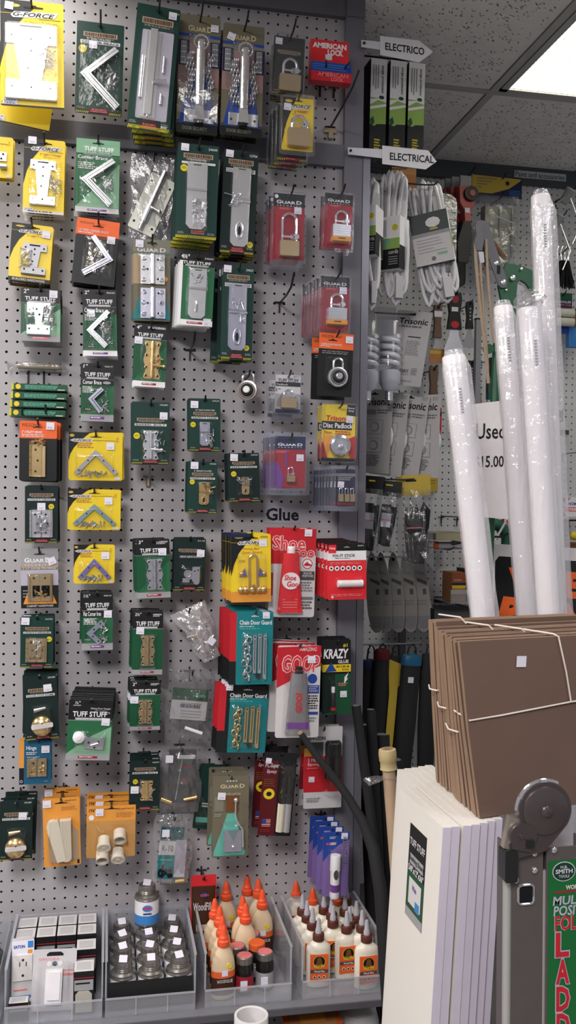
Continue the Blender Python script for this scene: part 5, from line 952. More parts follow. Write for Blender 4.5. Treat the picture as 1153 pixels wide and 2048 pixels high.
# ------------------------------------------------------------------ shelf and the four clear bins
SHZ = .315
SHELFM = M('grey_shelf_steel', (.20, .20, .22), .4, .2)
t = thing('steel_shelf', 'long grey steel shelf carrying the clear bins', 'shelf', (0, 0, SHZ))
MB().box(-.74, -.335, -.004, .90, -.022, 0, SHELFM).build('deck', t, 0); MB().box(-.74, -.34, -.013, .90, -.335, .001, M('dark_shelf_lip', (.10, .10, .115), .4, .2)).build('front_lip', t, 0)
MB().box(-.74, -.022, -.1, .83, -.003, 0, SHELFM).build('back_flange', t, 0)
BINM = clear('milky_bin_plastic', .05, .35, .2, tint=(.90, .91, .93), haze=.16, hcol=(.75, .76, .80))
RIB = clear('milky_bin_rib', .06, .35, .2, tint=(.85, .86, .88), haze=.35, hcol=(.75, .76, .80))
def clear_bin(x0, x1, label):
    r = thing('storage_bin', label, 'bin', (0, 0, SHZ)); yb, yf = -.03, -.305; h1 = .118; th = .0018
    side = [(yb, .003), (yf, .003), (yf, .04), (yf + .008, .085), (yf + .008, h1), (yb, h1)]
    for nm, xa in (('side_panel', x0), ('side_panel', x1 - th)):
        n = len(side); MB().add([(xa, y, z) for y, z in side] + [(xa + th, y, z) for y, z in side], [(i, (i + 1) % n, n + (i + 1) % n, n + i) for i in range(n)] + [tuple(range(n)), tuple(range(2 * n - 1, n - 1, -1))], BINM).build(nm, r, 0)
        MB().box(xa - .001, yf + .008, h1, xa + th + .003, yb, h1 + .003, RIB).box(xa - .0005, yf + .006, .04, xa + th + .001, yf + .01, h1, RIB).build('rim', r, 0)
    MB().box(x0, yb - th, .003, x1, yb, h1, BINM).build('back_panel', r, 0); MB().box(x0, yf, .0005, x1, yb, .003, BINM).build('bottom', r, 0)
    m = MB().box(x0, yf - th, .0005, x1, yf, .042, BINM); m.build('front_lip', r, 0)
    MB().box(x0, yf - th - .002, .039, x1, yf - th, .043, RIB).box(x0 + (x1 - x0) * .33, yf - th - .0015, .002, x0 + (x1 - x0) * .345, yf - th, .04, RIB).box(x0 + (x1 - x0) * .68, yf - th - .0015, .002, x0 + (x1 - x0) * .695, yf - th, .04, RIB).build('lip_rib', r, 0)
    return r
clear_bin(.040, .246, 'clear bin of outlets and switch boxes at the left'); clear_bin(.252, .449, 'clear bin of small metal cans'); clear_bin(.470, .667, 'clear bin of wood glue bottles and dark jars'); clear_bin(.692, .884, 'clear bin of white glue bottles with brown caps')
FZ = SHZ + .0045
# outlet boxes, first bin
def outlet_box(x, y, z, label, h=.108, d=.052, w=.0445, win=True):
    r = thing('switch_box', label, 'box', (x, y, z))
    MB().box(-w / 2, -d / 2, 0, w / 2, d / 2, h, P('black')).build('carton', r, 0)
    m = MB().box(-w / 2 + .001, -d / 2 + .001, h, w / 2 - .001, d / 2 - .001, h + .0004, P('offwhite'))
    for q in range(5): m.box(-w * .36, -d * .3 + q * d * .13, h + .0004, w * .34, -d * .25 + q * d * .13, h + .0006, P('grey'))
    y0 = -d / 2 - .0004
    m.box(-w / 2, y0, h * .84, w / 2, -d / 2, h * .86, P('crimson')); m.box(-w / 2 + .002, y0, h * .55, w / 2 - .002, -d / 2, h * .8, P('grey')); m.box(-w * .4, y0 - .0002, h * .7, w * .3, y0, h * .74, P('black'))
    m.build('box_print', r, 0)
    if win: MB().prism([(-w * .4, h * .04), (w * .4, h * .04), (w * .4, h * .46), (w * .25, h * .54), (-w * .25, h * .54), (-w * .4, h * .46)], -d / 2 - .003, -d / 2 - .0005, M('ivory_switch', (.45, .42, .36), .4)).prism(circ(0, h * .3, .003, 8), -d / 2 - .0034, -d / 2 - .0028, HOLE).build('switch_face', r)
    return r
bx = [.069, .1155, .162, .2085]
g = 'boxed switches in the first bin'
for j, (y, dz) in enumerate(((-.062, 0), (-.118, 0))):
    for i in range(4):
        o = outlet_box(bx[i], y, FZ, 'black and white switch box, %s row, %s from the left' % (('back', 'second')[j], ('first', 'second', 'third', 'fourth')[i])); o['group'] = g
for j, y in enumerate((-.178, -.262)):
    o = outlet_box(bx[3] - .003 * j - .0, y, FZ, 'black and white switch box at the right side, %s' % ('third from the back' if j == 0 else 'nearest the lip'), .1 - .008 * j); o['group'] = g
r = thing('outlet_pack', 'white and blue outlet pack standing in front at the left of the first bin', 'package', (.072, -.236, FZ + .0085), (math.radians(-13), 0, math.radians(4)))
MB().prism(rrect(-.024, 0, .024, .128, .002), 0, .03, P('offwhite')).build('carton', r)
MB().box(-.022, -.004, .045, .02, 0, .098, M('ivory_plastic', (.70, .66, .64), .3)).prism(circ(0, .088, .0028, 8), -.0046, -.0038, HOLE).prism(circ(0, .056, .0028, 8), -.0046, -.0038, HOLE).box(-.008, -.0046, .075, -.006, -.004, .084, HOLE).box(.006, -.0046, .075, .008, -.004, .084, HOLE).build('outlet_face', r)
MB().box(-.024, -.0005, .098, .024, 0, .128, P('sticker')).text('EATON', -.02, .112, .004, .119, -.0008, P('blue'), 0, .04).box(.01, -.0009, .112, .022, -.0005, .126, P('bluelite')).box(.01, -.0009, .1, .02, -.0005, .108, P('orange')).box(-.024, -.0005, .008, .024, 0, .014, P('bluelite')).box(-.02, -.0005, .024, .01, 0, .027, P('redlite')).build('box_print', r, 0)
r = thing('dimmer_pack', 'clear blister pack with a white rocker switch leaning in the first bin', 'package', (.138, -.270, FZ + .002), (math.radians(-16), math.radians(2), 0))
MB().prism(rrect(-.047, 0, .047, .125, .004), 0, .0012, M('silvery_card', (.55, .53, .55), .35)).build('card', r)
MB().box(-.018, -.012, .014, .018, -.001, .085, P('white')).box(-.012, -.016, .024, .014, -.012, .08, M('white_rocker', (.85, .82, .84), .25)).build('rocker_switch', r)
m = MB().p if 0 else MB(); m.prism([(-.018, .115), (-.012, .119), (.012, .119), (.018, .115), (.018, .111), (-.018, .111)], -.0006, -.0002, P('ink')); m.text('DECORA', -.034, .102, .01, .107, -.0005, P('redlite'))
for q in range(3): m.prism(circ(-.012 + .012 * q, .095, .0052, 12), -.0125 if 0 else -.0008, -.0004, P('tealdark' if q == 1 else 'white'))
m.box(.018, -.0006, .07, .042, -.0003, .074, P('redlite')).box(.02, -.0006, .08, .042, -.0003, .082, P('redlite')); m.build('box_print', r, 0); MB().frustum(rrect(-.036, .006, .036, .1, .006), -.0012, rrect(-.03, .012, .03, .094, .006), -.02, BLIS).build('blister', r, 50)
outlet_box(.068, -.284, FZ, 'small white outlet box lying low at the front left of the first bin', .04, .028, .042, False)
# cans, second bin
CANM = M('tin_can', (.30, .28, .26), .33, .85, var=.15, scale=18)
def can(x, y, z, label, paint=True):
    r = thing('solvent_can', label, 'can', (x, y, z))
    MB().lathe([(.0295, 0), (.03, .002), (.0295, .004)], CANM, n=24).build('base_rim', r); MB().lathe([(.03, .06), (.0305, .062), (.0285, .066), (.0285, .068), (.024, .071), (.021, .073)], CANM, n=24).build('can_shoulder', r)
    m = MB().lathe([(.0293, .003), (.0293, .061)], P('white'), n=24); m.lathe([(.0295, .004), (.0295, .026)], P('bluelite'), n=24, cap=False); m.build('can_body', r)
    MB().lathe([(.0205, .073), (.0212, .075), (.0202, .077), (.0212, .079), (.0202, .081), (.0212, .083), (.0205, .085), (.0205, .090), (.0195, .0925), (.0001, .0925)], CANM, n=22).build('screw_cap', r)
    m = MB(); a = random.uniform(.5, 1.1); s = .0095; m.add([(s * 1.35 * math.cos(a + PI / 2 * q), s * 1.35 * math.sin(a + PI / 2 * q), .0965 + .42 * s * 1.35 * math.sin(a + PI / 2 * q)) for q in range(4)], [(0, 1, 2, 3)], P('sticker')); m.build('price_sticker', r, 0)
    m = MB(); m.prism(circ(0, .045, .012, 16, .0075), -.0305, -.0292, P('bluelite')); m.text('Oatey', -.009, .0405, .009, .05, -.031, P('redbright'), .1, .04); m.box(-.01, -.0303, .03, .01, -.0295, .0335, P('blue')); m.build('can_label', r, 0)
    return r
g = 'cans in the second bin'; rows = ('back', 'second', 'third', 'front'); cn = 0
for i, cx in enumerate((.291, .353, .413)):
    for j, y in enumerate((-.064, -.127, -.19, -.253)):
        o = can(cx + (.003 if i == 2 and j > 1 else 0), y - (.002 if i == 1 else 0), FZ, 'small tin can with a screw cap, %s column, %s row' % (('left', 'middle', 'right')[i], rows[j])); o['group'] = g
o = can(.350, -.082, FZ + .0985, 'blue and white can standing on top of the other cans'); o['group'] = g
t = thing('box_flap', 'plain black cardboard panel in front of the cans', 'panel', (.3505, -.287, FZ), (math.radians(5), 0, math.radians(1))); MB().box(-.094, -.0012, 0, .094, 0, .066, M('black_cardboard', (.008, .008, .009), .6)).build('panel', t, 0)
# glue bottles
CREAM = M('cream_bottle', (.72, .55, .36), .35, var=.05); WHITEB = M('white_bottle', (.76, .70, .58), .35, var=.04)
def bottle(x, y, z, rz, label, kind, group):
    r = thing('glue_bottle', label, 'bottle', (x, y, z), (0, 0, rz), group)
    if kind == 'wood':
        body = [(.030, 0), (.032, .004), (.032, .085), (.029, .105), (.022, .122), (.014, .134), (.012, .140)]; sx, sy = 1, .66; bm = CREAM
        MB().lathe(body, bm, n=24, sx=sx, sy=sy).build('bottle_body', r)
        cm = M('orange_cap', (.85, .10, .03), .35)
        MB().lathe([(.0155, .138), (.0165, .140), (.0165, .152), (.0125, .155), (.0125, .162), (.0105, .164), (.0098, .172), (.0068, .186), (.004, .1925), (.0001, .1935)], cm, n=18).build('cap', r)
        m = MB().lathe([(.0324, .012), (.0324, .07)], P('browndark'), n=24, sx=1, sy=.665, cap=False).lathe([(.0325, .058), (.0325, .075)], P('orangered'), n=24, sx=1, sy=.667, cap=False); m.text('WOODGLUE', -.021, .046, .021, .055, -.0222, P('offwhite'), 0, .02); m.box(-.008, -.0228, .05 + .014, .008, -.0218, .078, P('sticker')); m.prism(circ(.012, .09, .007, 12), -.0222, -.019, P('yellow')); m.build('bottle_label', r)
    else:
        rg = [(.034, 0), (.036, .004), (.036, .108), (.033, .118), (.022, .127), (.016, .131), (.0155, .135)]
        MB().lathe(rg, WHITEB, n=28, sx=1, sy=.62).build('bottle_body', r)
        if kind == 'orange': MB().lathe([(.0155, .133), (.0165, .135), (.0165, .147), (.0125, .150), (.0105, .160), (.0068, .178), (.0001, .186)], M('orange_cap', (.85, .10, .03), .35), n=18).build('cap', r)
        else:
            MB().lathe([(.0165, .132), (.0172, .134), (.0172, .15), (.0155, .153), (.0001, .154)], M('brown_cap', (.10, .025, .015), .4), n=20).build('cap', r)
            MB().lathe([(.0095, .153), (.0095, .164), (.0075, .168), (.0055, .19), (.0045, .196), (.0001, .197)], M('grey_nozzle', (.45, .43, .46), .35), n=14).build('nozzle', r)
        y0 = -.0226
        if kind == 'gor':
            m = MB().box(-.026, y0 - .0008, .018, .026, y0 + .006, .098, P('orangered')); m.prism(circ(0, .076, .018, 18), y0 - .0014, y0 - .0008, P('yellow')).prism(circ(0, .077, .0165, 18), y0 - .002, y0 - .0013, P('ink')).prism([(-.01, .066), (-.006, .088), (0, .092), (.006, .088), (.01, .066)], y0 - .0024, y0 - .0018, P('brown')); m.box(-.026, y0 - .0012, .044, .026, y0 - .0008, .054, P('darkgrey')); m.text('Wood Glue', -.015, .046, .016, .052, y0 - .0016, P('white'), 0, .02)
            m.text('Gorilla', -.016, .061, .016, .07, y0 - .0028, P('yellow'), .1, .03)
            for q in (-.014, 0, .014): m.prism(circ(q, .032, .0048, 12), y0 - .0014, y0 - .0008, P('cream')).prism(circ(q, .032, .003, 6), y0 - .002, y0 - .0013, P('ink'))
            m.build('bottle_label', r, 0)
        else: MB().box(-.024, y0 - .0005, .04, .024, y0 + .006, .08, P('red')).build('bottle_label', r, 0)
    return r
def at_tip(px, py, h, y=None): p = wp(px, py, Z=FZ + h); return p.x, p.y
gw = 'wood glue bottles in the third bin'
L3 = [(500, -.075, 'back left corner'), (564, -.066, 'back row, second'), (636, -.068, 'back row, right, behind another')]
pos = [((453, 1762), 'at the back left'), ((495, 1752), 'at the back middle'), ((525, 1757), 'at the back right'), ((531, 1778), 'second from the back at the right'), ((486, 1792), 'in the middle, hinder one'), ((492, 1806), 'in the middle, nearer one'), ((430, 1797), 'in the left row, farthest'), ((440, 1812), 'in the left row, second'), ((445, 1832), 'in the left row, third'), ((450, 1858), 'in the left row, nearest with a price sticker')]
for (px, py), lb in pos:
    q = wp(px, py, Z=FZ + .1625); r = bottle(max(.509, min(q.x, .634)), max(q.y, -.268), FZ, math.radians(6 if px < 460 else 0), 'orange capped wood glue bottle ' + lb, 'wood', gw); r.scale = (.86, .80, .84)
def jar(x, y, label, lid):
    r = thing('stain_jar', label, 'jar', (x, y, FZ), (0, 0, 0), 'dark jars in the third bin')
    MB().lathe([(.019, 0), (.021, .003), (.021, .058), (.019, .064), (.0165, .068)], M('dark_glass_jar', (.010, .008, .008), .12), n=22).build('jar_body', r)
    MB().lathe([(.0185, .067), (.0195, .068), (.0195, .082), (.0175, .084), (.0155, .0835)], CANM if lid == 0 else P('orangered'), n=22).lathe([(.0165, .0838), (.0001, .0842)], P('redlite') if lid == 0 else P('orangered'), n=20, cap=False).build('lid', r)
    MB().lathe([(.0213, .008), (.0213, .042)], P('crimson') if x < .6 else P('grey'), n=22, cap=False).box(-.012, -.0225, .012, .004, -.021, .034, P('sticker')).build('jar_label', r)
jar(.600, -.150, 'dark jar with a red topped steel lid behind the orange lidded jar', 0); jar(.604, -.196, 'dark jar with an orange lid and price sticker', 1); jar(.556, -.205, 'dark jar with a steel lid beside the glue bottle row', 0); jar(.566, -.255, 'dark jar with a steel lid and red label, nearest the lip', 0); jar(.615, -.245, 'dark jar with a plain steel lid at the right of the jars', 0)
gg = 'white glue bottles in the fourth bin'
for px, py, kd, lb in [(606, 1788, 'gor', 'left column, fourth from the lip'), (615, 1801, 'gor', 'left column, third from the lip'), (626, 1815, 'gor', 'left column, second from the lip'), (638, 1836, 'gor', 'front left, whole orange label in view'),
                       (649, 1785, 'gor', 'middle column, hindmost'), (664, 1796, 'gor', 'middle column, second from the back'), (667, 1811, 'gor', 'middle column, half behind the front left one'), (695, 1796, 'gor', 'fourth column, hinder one'), (700, 1813, 'gor', 'fourth column, nearer one'), (702, 1779, 'gor', 'hindmost at the right'), (729, 1794, 'gor', 'right side, farther one'), (741, 1819, 'gor', 'right side, nearer one'), (711, 1850, 'gor', 'front right pair, left one'), (746, 1858, 'gor', 'front right pair, right one'),
                       (594, 1763, 'orange', 'back left corner, hinder one'), (600, 1775, 'orange', 'back left corner, nearer one'), (634, 1789, 'orange', 'behind the left column'), (684, 1790, 'orange', 'behind the fourth column')]:
    h = .197 * .79 if kd == 'gor' else .186 * .80
    q = wp(px, py, Z=FZ + h); q.y += .045 if kd == 'orange' else {695: .02, 729: -.018, 711: .075, 702: .03}.get(px, 0); r = bottle(max(.722, min(q.x, .852)), max(q.y, -.280), FZ, math.radians(random.uniform(-4, 4)), ('white glue bottle with brown cap, ' if kd == 'gor' else 'white glue bottle with orange cap, ') + lb, kd, gg); r.scale = (.80, .70, .79 if kd == 'gor' else .80)
# under the shelf
t = thing('pvc_pipe', 'white PVC pipe end standing below the shelf', 'pipe', (*wp(503, 2030, Y=-.44).xy, .0)); zt = wp(503, 2030, Y=-.44).z
MB().lathe([(.036, 0), (.036, zt), (.0355, zt + .001), (.031, zt + .001), (.030, zt), (.030, .002)], M('white_pvc', (.72, .70, .70), .35), n=30, cap=False).build('pipe', t)
def tub(px, py, y, label, n):
    q = wp(px, py, Y=y); r = thing('lidded_tub', label, 'tub', (q.x, y, 0)); z = min(q.z, .305); m = MB()
    m.prismz(rrect(-.062, -.045, .062, .045, .02), 0, z - .012, M('clear_tub', (.45, .42, .42), .3)); m.build('tub_body', r)
    MB().prismz(rrect(-.068, -.05, .068, .05, .024), z - .012, z, M('orange_lid', (.60, .12, .03), .4)).build('lid', r); MB().prismz(rrect(-.055, -.038, .055, .038, .016), z, z + .001, P('sienna')).prismz(rrect(-.03, -.02, .03, .02, .004), z + .001, z + .0016, P('orange')).build('lid_label', r)
tub(618, 2020, -.15, 'orange lidded tub under the shelf, farther one', 0); tub(624, 2035, -.27, 'orange lidded tub under the shelf, nearer one', 1)
def jug(x, y, z, label):
    r = thing('white_jug', label, 'jug', (x, y, 0)); MB().lathe([(.05, 0), (.052, .004), (.052, z - .04), (.045, z - .015), (.02, z)], M('white_jug_plastic', (.55, .53, .53), .4), n=24).build('jug_body', r); MB().lathe([(.0525, z * .3), (.0525, z - .05)], P('brown'), n=24, cap=False).build('jug_label', r); MB().lathe([(.018, z - .002), (.018, z + .012), (.0001, z + .012)], P('darkgrey'), n=16).build('cap', r)
jug(.846, -.09, .255, 'white jug with a brown label under the shelf at the right'); jug(.846, -.22, .25, 'second white jug under the shelf, in front')
for i, x in enumerate((-.02, .09, .2, .31, .42)):
    r = thing('spray_can', 'dark spray can under the shelf, %s from the left' % ('first', 'second', 'third', 'fourth', 'fifth')[i], 'can', (x, -.2, 0), group='dark cans under the shelf'); MB().lathe([(.032, 0), (.033, .003), (.033, .2), (.026, .218)], P('darkgrey'), n=20).build('can_body', r); MB().lathe([(.026, .217), (.026, .245), (.024, .248), (.0001, .248)], P('black' if i % 2 else 'grey'), n=18).build('cap', r)
r = thing('storage_bin', 'clear bin cut off by the left edge', 'bin', (-.07, -.17, SHZ)); MB().box(-.1, -.135, .0005, .1, .135, .003, BINM).box(-.1, -.137, .0005, .1, -.135, .042, BINM).box(.098, -.135, .003, .1, .135, .118, BINM).box(-.1, -.135, .003, -.098, .135, .118, BINM).box(-.1, .133, .003, .1, .135, .118, BINM).build('bin_shell', r, 0)
for i in range(4):
    c = thing('round_fitting', 'round black fitting in the bin at the left edge, %s' % ('hindmost', 'second from the back', 'third from the back', 'foremost')[i], 'fitting', (-.005 - .012 * (i % 2), -.075 - .052 * i, FZ)); MB().lathe([(.022, 0), (.023, .01), (.023, .04), (.018, .05), (.012, .052), (.012, .06), (.0001, .061)], P('darkgrey'), n=18).build('fitting_body', c); MB().torus((0, 0, .03), .0235, .002, P('black'), 'z', 18, 6).build('grip_ring', c)
# ------------------------------------------------------------------ arrow signs on the post
PAPER = M('white_sign_paper', (.72, .71, .74), .5)
def arrow(label, word, strip, arrow_px, tbox, Y=-.035):
    pts = [wp(*q, Y=Y) for q in arrow_px]; o = wp(*strip[0], Y=Y); r = thing('arrow_sign', label, 'sign', (o.x, Y, o.z))
    MB().prism([(p.x - o.x, p.z - o.z) for p in (wp(*q, Y=Y) for q in strip)][::-1], .002, .004, M('white_strip_metal', (.66, .66, .70), .35)).build('bracket_strip', r, 0)
    MB().prism([(p.x - o.x, p.z - o.z) for p in pts][::-1], -.0006, .0006, PAPER).build('arrow_board', r, 0)
    a, b, c, d = [wp(*q, Y=Y) for q in tbox]                       # bottom left, bottom right, top right, top left of the lettering
    v, f = text_mesh(word, 0, .02); m = MB()
    m.add([(a.x + (b.x - a.x) * s - o.x, -.001, a.z + (b.z - a.z) * s + (d.z - a.z) * t - o.z) for s, t in v], f, P('ink')); m.build('lettering', r, 0)
    s = wp(strip[0][0] + 5, (strip[0][1] + strip[3][1]) / 2, Y=Y); MB().cyl((s.x - o.x, -.002, s.z - o.z), (s.x - o.x, .02, s.z - o.z), .0032, HOLE, 10).build('screw', r)
arrow('upper white arrow sign reading ELECTRICO', 'ELECTRICO', [(724, 79), (765, 83), (765, 99), (724, 93)], [(761, 72), (838, 81), (867, 104), (839, 125), (761, 110)], [(771, 100), (849, 111), (849, 96), (771, 85)])
arrow('lower white arrow sign reading ELECTRICAL', 'ELECTRICAL', [(697, 294), (768, 298), (768, 316), (697, 308)], [(765, 291), (857, 301), (874, 323), (852, 339), (765, 328)], [(780, 320), (868, 327), (868, 311), (780, 305)])
# ------------------------------------------------------------------ electrical goods on hooks of the side wall (hooks run to the right)
def side_hook(px, py, Y, L, label, mat=HOOK, up=.006):
    o = wp(px, py, Y=Y); r = thing('display_hook', label, 'hook', (.898, Y, o.z)); l = (o.x - .9) + L
    MB().tube([(0, 0, 0), (l * .85, 0, 0), (l * .96, 0, up * .5), (l, 0, up * 2)], .0026, mat, 7).build('arm', r); MB().box(0, -.015, -.02, .003, .015, .01, mat).build('back_bracket', r); return r
def obj_card(name, label, cat, loc, W, H, rot, short=None):
    k = Card.__new__(Card); k.name, k.label, k.cat, k.short = name, label, cat, short or label; k.W, k.H, k.o, k.d, k.tilt, k.rot = W, H, Vector(loc), 0, 0, rot
    k.root = thing(name, label, cat, loc, rot); k.a = MB(); k.lv = 0; k.made = {}; return k
for i, (px, py) in enumerate(((760, 116), (799, 120), (836, 124))):
    Y = .10; a = wp(px - 17, py, Y=Y); b = wp(px + 16, py, Y=Y); c = wp(px, 305, Y=Y); W = b.x - a.x; H = a.z - c.z
    k = obj_card('surge_protector_box', 'white and green surge protector box, %s of three under the upper arrow sign' % ('leftmost', 'middle', 'rightmost')[i], 'box', ((a.x + b.x) / 2, Y, a.z), W, H, (0, math.radians(.8), math.radians(4)))
    k.part('carton', MB().box(-W / 2, 0, -H, W / 2, .07, 0, P('black')), smooth=0)
    k.r(0, 0, 1, .45, 'white').r(0, .42, 1, .72, 'limegreen').p([(0, .5), (.5, .44), (1, .46), (1, .41), (0, .44)], 'white').p([(0, .52), (1, .47), (1, .5), (0, .55)], 'white').p([(.0, .66), (.1, .74), (.3, .68), (.2, .62)], 'green').c(.7, .41, .16, 'green', .02).p([(0, .70), (.2, .74), (.45, .70), (1, .69), (1, 1), (0, 1)], 'black').l(.3, .86, .7, .98, 4, 'hazard')
    k.a.T = Matrix.Translation((k.x(.72), 0, k.z(.07))) @ Matrix.Rotation(PI / 2, 4, 'Y')
    k.a.text('surge protector', 0, -.004, H * .3, .004, -.0022, P('darkgrey'), 0, .02)
    for q in (-.012, -.019, -.026): k.a.box(0, -.0022, q - .001, H * random.uniform(.2, .3), -.0018, q + .001, P('midgrey'))
    k.a.T = None; k.art()
side_hook(845, 124, .13, .0, 'hook over the surge protector boxes')
CABLE = M('white_flex', (.70, .69, .71), .35, var=.05)
def cord(label, px, y0, y1, wpx, Y, seed, loops=6, sleeve=None, tilt=0):
    """coil of flat white cable: elongated loops gathered at the waist by a printed sleeve"""
    a = wp(px, y0, Y=Y); b = wp(px, y1, Y=Y); H = a.z - b.z; W = abs(wp(px + wpx / 2, y0, Y=Y).x - wp(px - wpx / 2, y0, Y=Y).x); rg = random.Random(seed)
    r = thing('extension_cord', label, 'cord', (a.x, Y, a.z), (0, math.radians(tilt), 0)); m = MB()
    for i in range(loops):
        f = (i + .5) / loops - .5; xc = f * W * .75; dy = rg.uniform(-.010, .010); ww = W * rg.uniform(.12, .24); t0 = rg.uniform(0, .10) * H * (abs(f) * 2); t1 = rg.uniform(0, .16) * H; pts = []
        for q in range(20):
            an = 2 * PI * q / 20; zz = -H / 2 + math.sin(an) * (H / 2) - (t0 if math.sin(an) > 0 else -t1) * abs(math.sin(an)); pinch = .55 + .45 * abs(math.sin(an))
            pts.append((xc * pinch + math.cos(an) * ww * (.7 if zz > -H * .5 else 1.3) * (1 if abs(math.sin(an)) < .9 else .9), dy + math.cos(an) * .006, zz))
        if sleeve: cz_, sz_ = math.cos(math.radians(sleeve[3])), math.sin(math.radians(sleeve[3])); pts = [(p[0] * cz_ - p[1] * sz_, p[0] * sz_ + p[1] * cz_, p[2]) for p in pts]
        m.tube(pts, .0062, CABLE, 8, closed=True)
    m.build('cable_loops', r)
    if sleeve:
        v0, v1, sw, rz, style = sleeve; m = MB(); T = Matrix.Translation((0, 0, -H * v0)) @ Matrix.Rotation(math.radians(rz), 4, 'Z'); m.T = T; h = H * (v1 - v0); d = .032
        m.box(-sw / 2, -d, -h, sw / 2, d, 0, P('white') if style == 0 else P('greenblack')); m.build('sleeve', r, 0)
        m = MB(); m.T = T; y = -d - .0004
        if style == 0:
            m.box(-sw / 2, y, -h, sw / 2, -d, -h * .62, P('black')).box(-sw / 2, y, -h * .62, sw / 2, -d, -h * .42, P('limegreen')); m.add([(sw / 2 + .0004, -d, -h), (sw / 2 + .0004, d, -h), (sw / 2 + .0004, d, -h * .55), (sw / 2 + .0004, -d, -h * .55)], [(0, 1, 2, 3)], P('black'))
            for q in range(4): m.box(-sw * .4 + q * sw * .08, y - .0003, -h * .38, -sw * .37 + q * sw * .08, y, -h * .06, P('grey'))
            m.prism(circ(sw * .28, -h * .22, sw * .14, 8), y - .0004, y, P('hazard')).prism(circ(-.1 * sw, -h * .5, sw * .2, 10), y - .0003, y, P('greenlite')); m.text('cords', 0, -h * .72, sw * .44, -h * .64, y - .0004, P('offwhite'))
            for q in range(4): m.box(0, y - .0003, -h * (.78 + .045 * q), sw * .42, y, -h * (.765 + .045 * q), P('grey'))
        else:
            m.box(-sw / 2, y, -h, sw / 2, -d, -h * .45, P('offwhite')).box(-sw / 2, y - .0002, -h * .45, sw / 2, y, -h * .38, P('grey'))
            m.prism(circ(sw * .1, -h * .2, sw * .2, 9, h * .1), y - .0004, y, P('white')); m.box(0, y - .0003, -h * .34, sw * .2, y, -h * .31, P('hazard')); m.box(sw * .1, y - .0004, -h * .85, sw * .36, y, -h * .8, P('greenlite'))
            for q in range(5): m.box(-sw * .4, y - .0004, -h * (.52 + .06 * q), sw * random.uniform(0, .4), y, -h * (.505 + .06 * q), P('grey'))
            m.prism(circ(-sw * .02, -h * .9, sw * .06, 10), y - .0004, y, P('midgrey')); m.add([(sw / 2 + .0004, -d, -h), (sw / 2 + .0004, d, -h), (sw / 2 + .0004, d, 0), (sw / 2 + .0004, -d, 0)], [(0, 1, 2, 3)], P('offwhite')); m.add([(sw / 2 + .0006, -d, -h * .7), (sw / 2 + .0006, d, -h * .7), (sw / 2 + .0006, d, -h * .4), (sw / 2 + .0006, -d, -h * .4)], [(0, 1, 2, 3)], P('limegreen'))
        m.build('box_print', r, 0)
    MB().box(W * .1, -.016, -H * .36, W * .34, .004, -H * .14, M('white_plug', (.50, .49, .50), .4)).build('plug', r); MB().box(W * .02, -.022, -H * .94, W * .24, -.004, -H * .78, M('white_plug', (.50, .49, .50), .4)).build('socket_end', r)
    return r
cord('white extension cord half hidden behind the grey post', 742, 352, 625, 44, .085, 2, 4, (.24, .60, .055, -35, 0))
cord('white extension cord with a white, green and black sleeve, middle one', 790, 340, 615, 66, .165, 3, 6, (.36, .74, .066, -42, 0))
cord('white extension cord with a tilted dark green sleeve, rightmost', 846, 362, 615, 84, .22, 4, 7, (.27, .67, .108, -26, 1), -11)
side_hook(878, 372, .18, .0, 'hook carrying the white extension cords')
r = thing('hanging_card', 'orange and brown printed card behind the white extension cords', 'card', wp(815, 336, Y=.45)); side_hook(818, 341, .452, .0, 'hook carrying the orange and brown card'); MB().box(-.05, 0, -.09, .03, .002, .0, P('orangetan')).box(-.05, -.0006, -.08, .03, 0, -.02, P('sienna')).build('card', r, 0)
# compact fluorescent bulbs in clear packs
GLASSW = M('white_bulb_glass', (.82, .82, .84), .2, coat=.5)
def cfl(r, x, y, z, s=1.0):
    pts = []
    for q in range(64):
        a = q * 2 * PI / 14; pts.append((x + .021 * s * math.cos(a), y + .021 * s * math.sin(a), z - .012 * s - q * .00125 * s))
    MB().tube(pts, .0058 * s, GLASSW, 7).build('glass_spiral', r)
    MB().lathe([(.020 * s, 0), (.026 * s, .004 * s), (.026 * s, .028 * s), (.016 * s, .046 * s), (.0135 * s, .05 * s)][::-1] and [(.0135 * s, -.05 * s), (.016 * s, -.046 * s), (.026 * s, -.026 * s), (.026 * s, -.004 * s), (.02 * s, 0)], M('white_ballast', (.6, .6, .64), .35), (x, y, z - .094 * s), 20).build('ballast', r)
    MB().lathe([(.004, -.03 * s), (.0085, -.026 * s), (.0125, -.022 * s), (.0115, -.019 * s), (.0125, -.016 * s), (.0115, -.013 * s), (.0125, -.01 * s), (.0115, -.006 * s), (.0125, 0)], STEEL, (x, y, z - .144 * s), 16).build('screw_base', r)
def bulb_pack(label, px, py, Y, card=None, s=1.0):
    o = wp(px, py, Y=Y); r = thing('bulb_pack', label, 'package', o); cfl(r, 0, -.0, -.03, s)
    MB().lathe([(.034, -.165 * s), (.036, -.16 * s), (.036, -.012), (.03, -.004), (.004, 0)], SHELL, n=14, sx=1, sy=.9).build('clamshell', r); MB().box(-.03, .036, -.10 * s, .03, .037, .045, P('grey')).build('card', r, 0); return r
bulb_pack('clear pack with a spiral bulb under the middle white cord', 781, 640, .29, None, 1.25)
bulb_pack('clear pack with a spiral bulb partly behind the grey post', 737, 640, .22, None, 1.2)
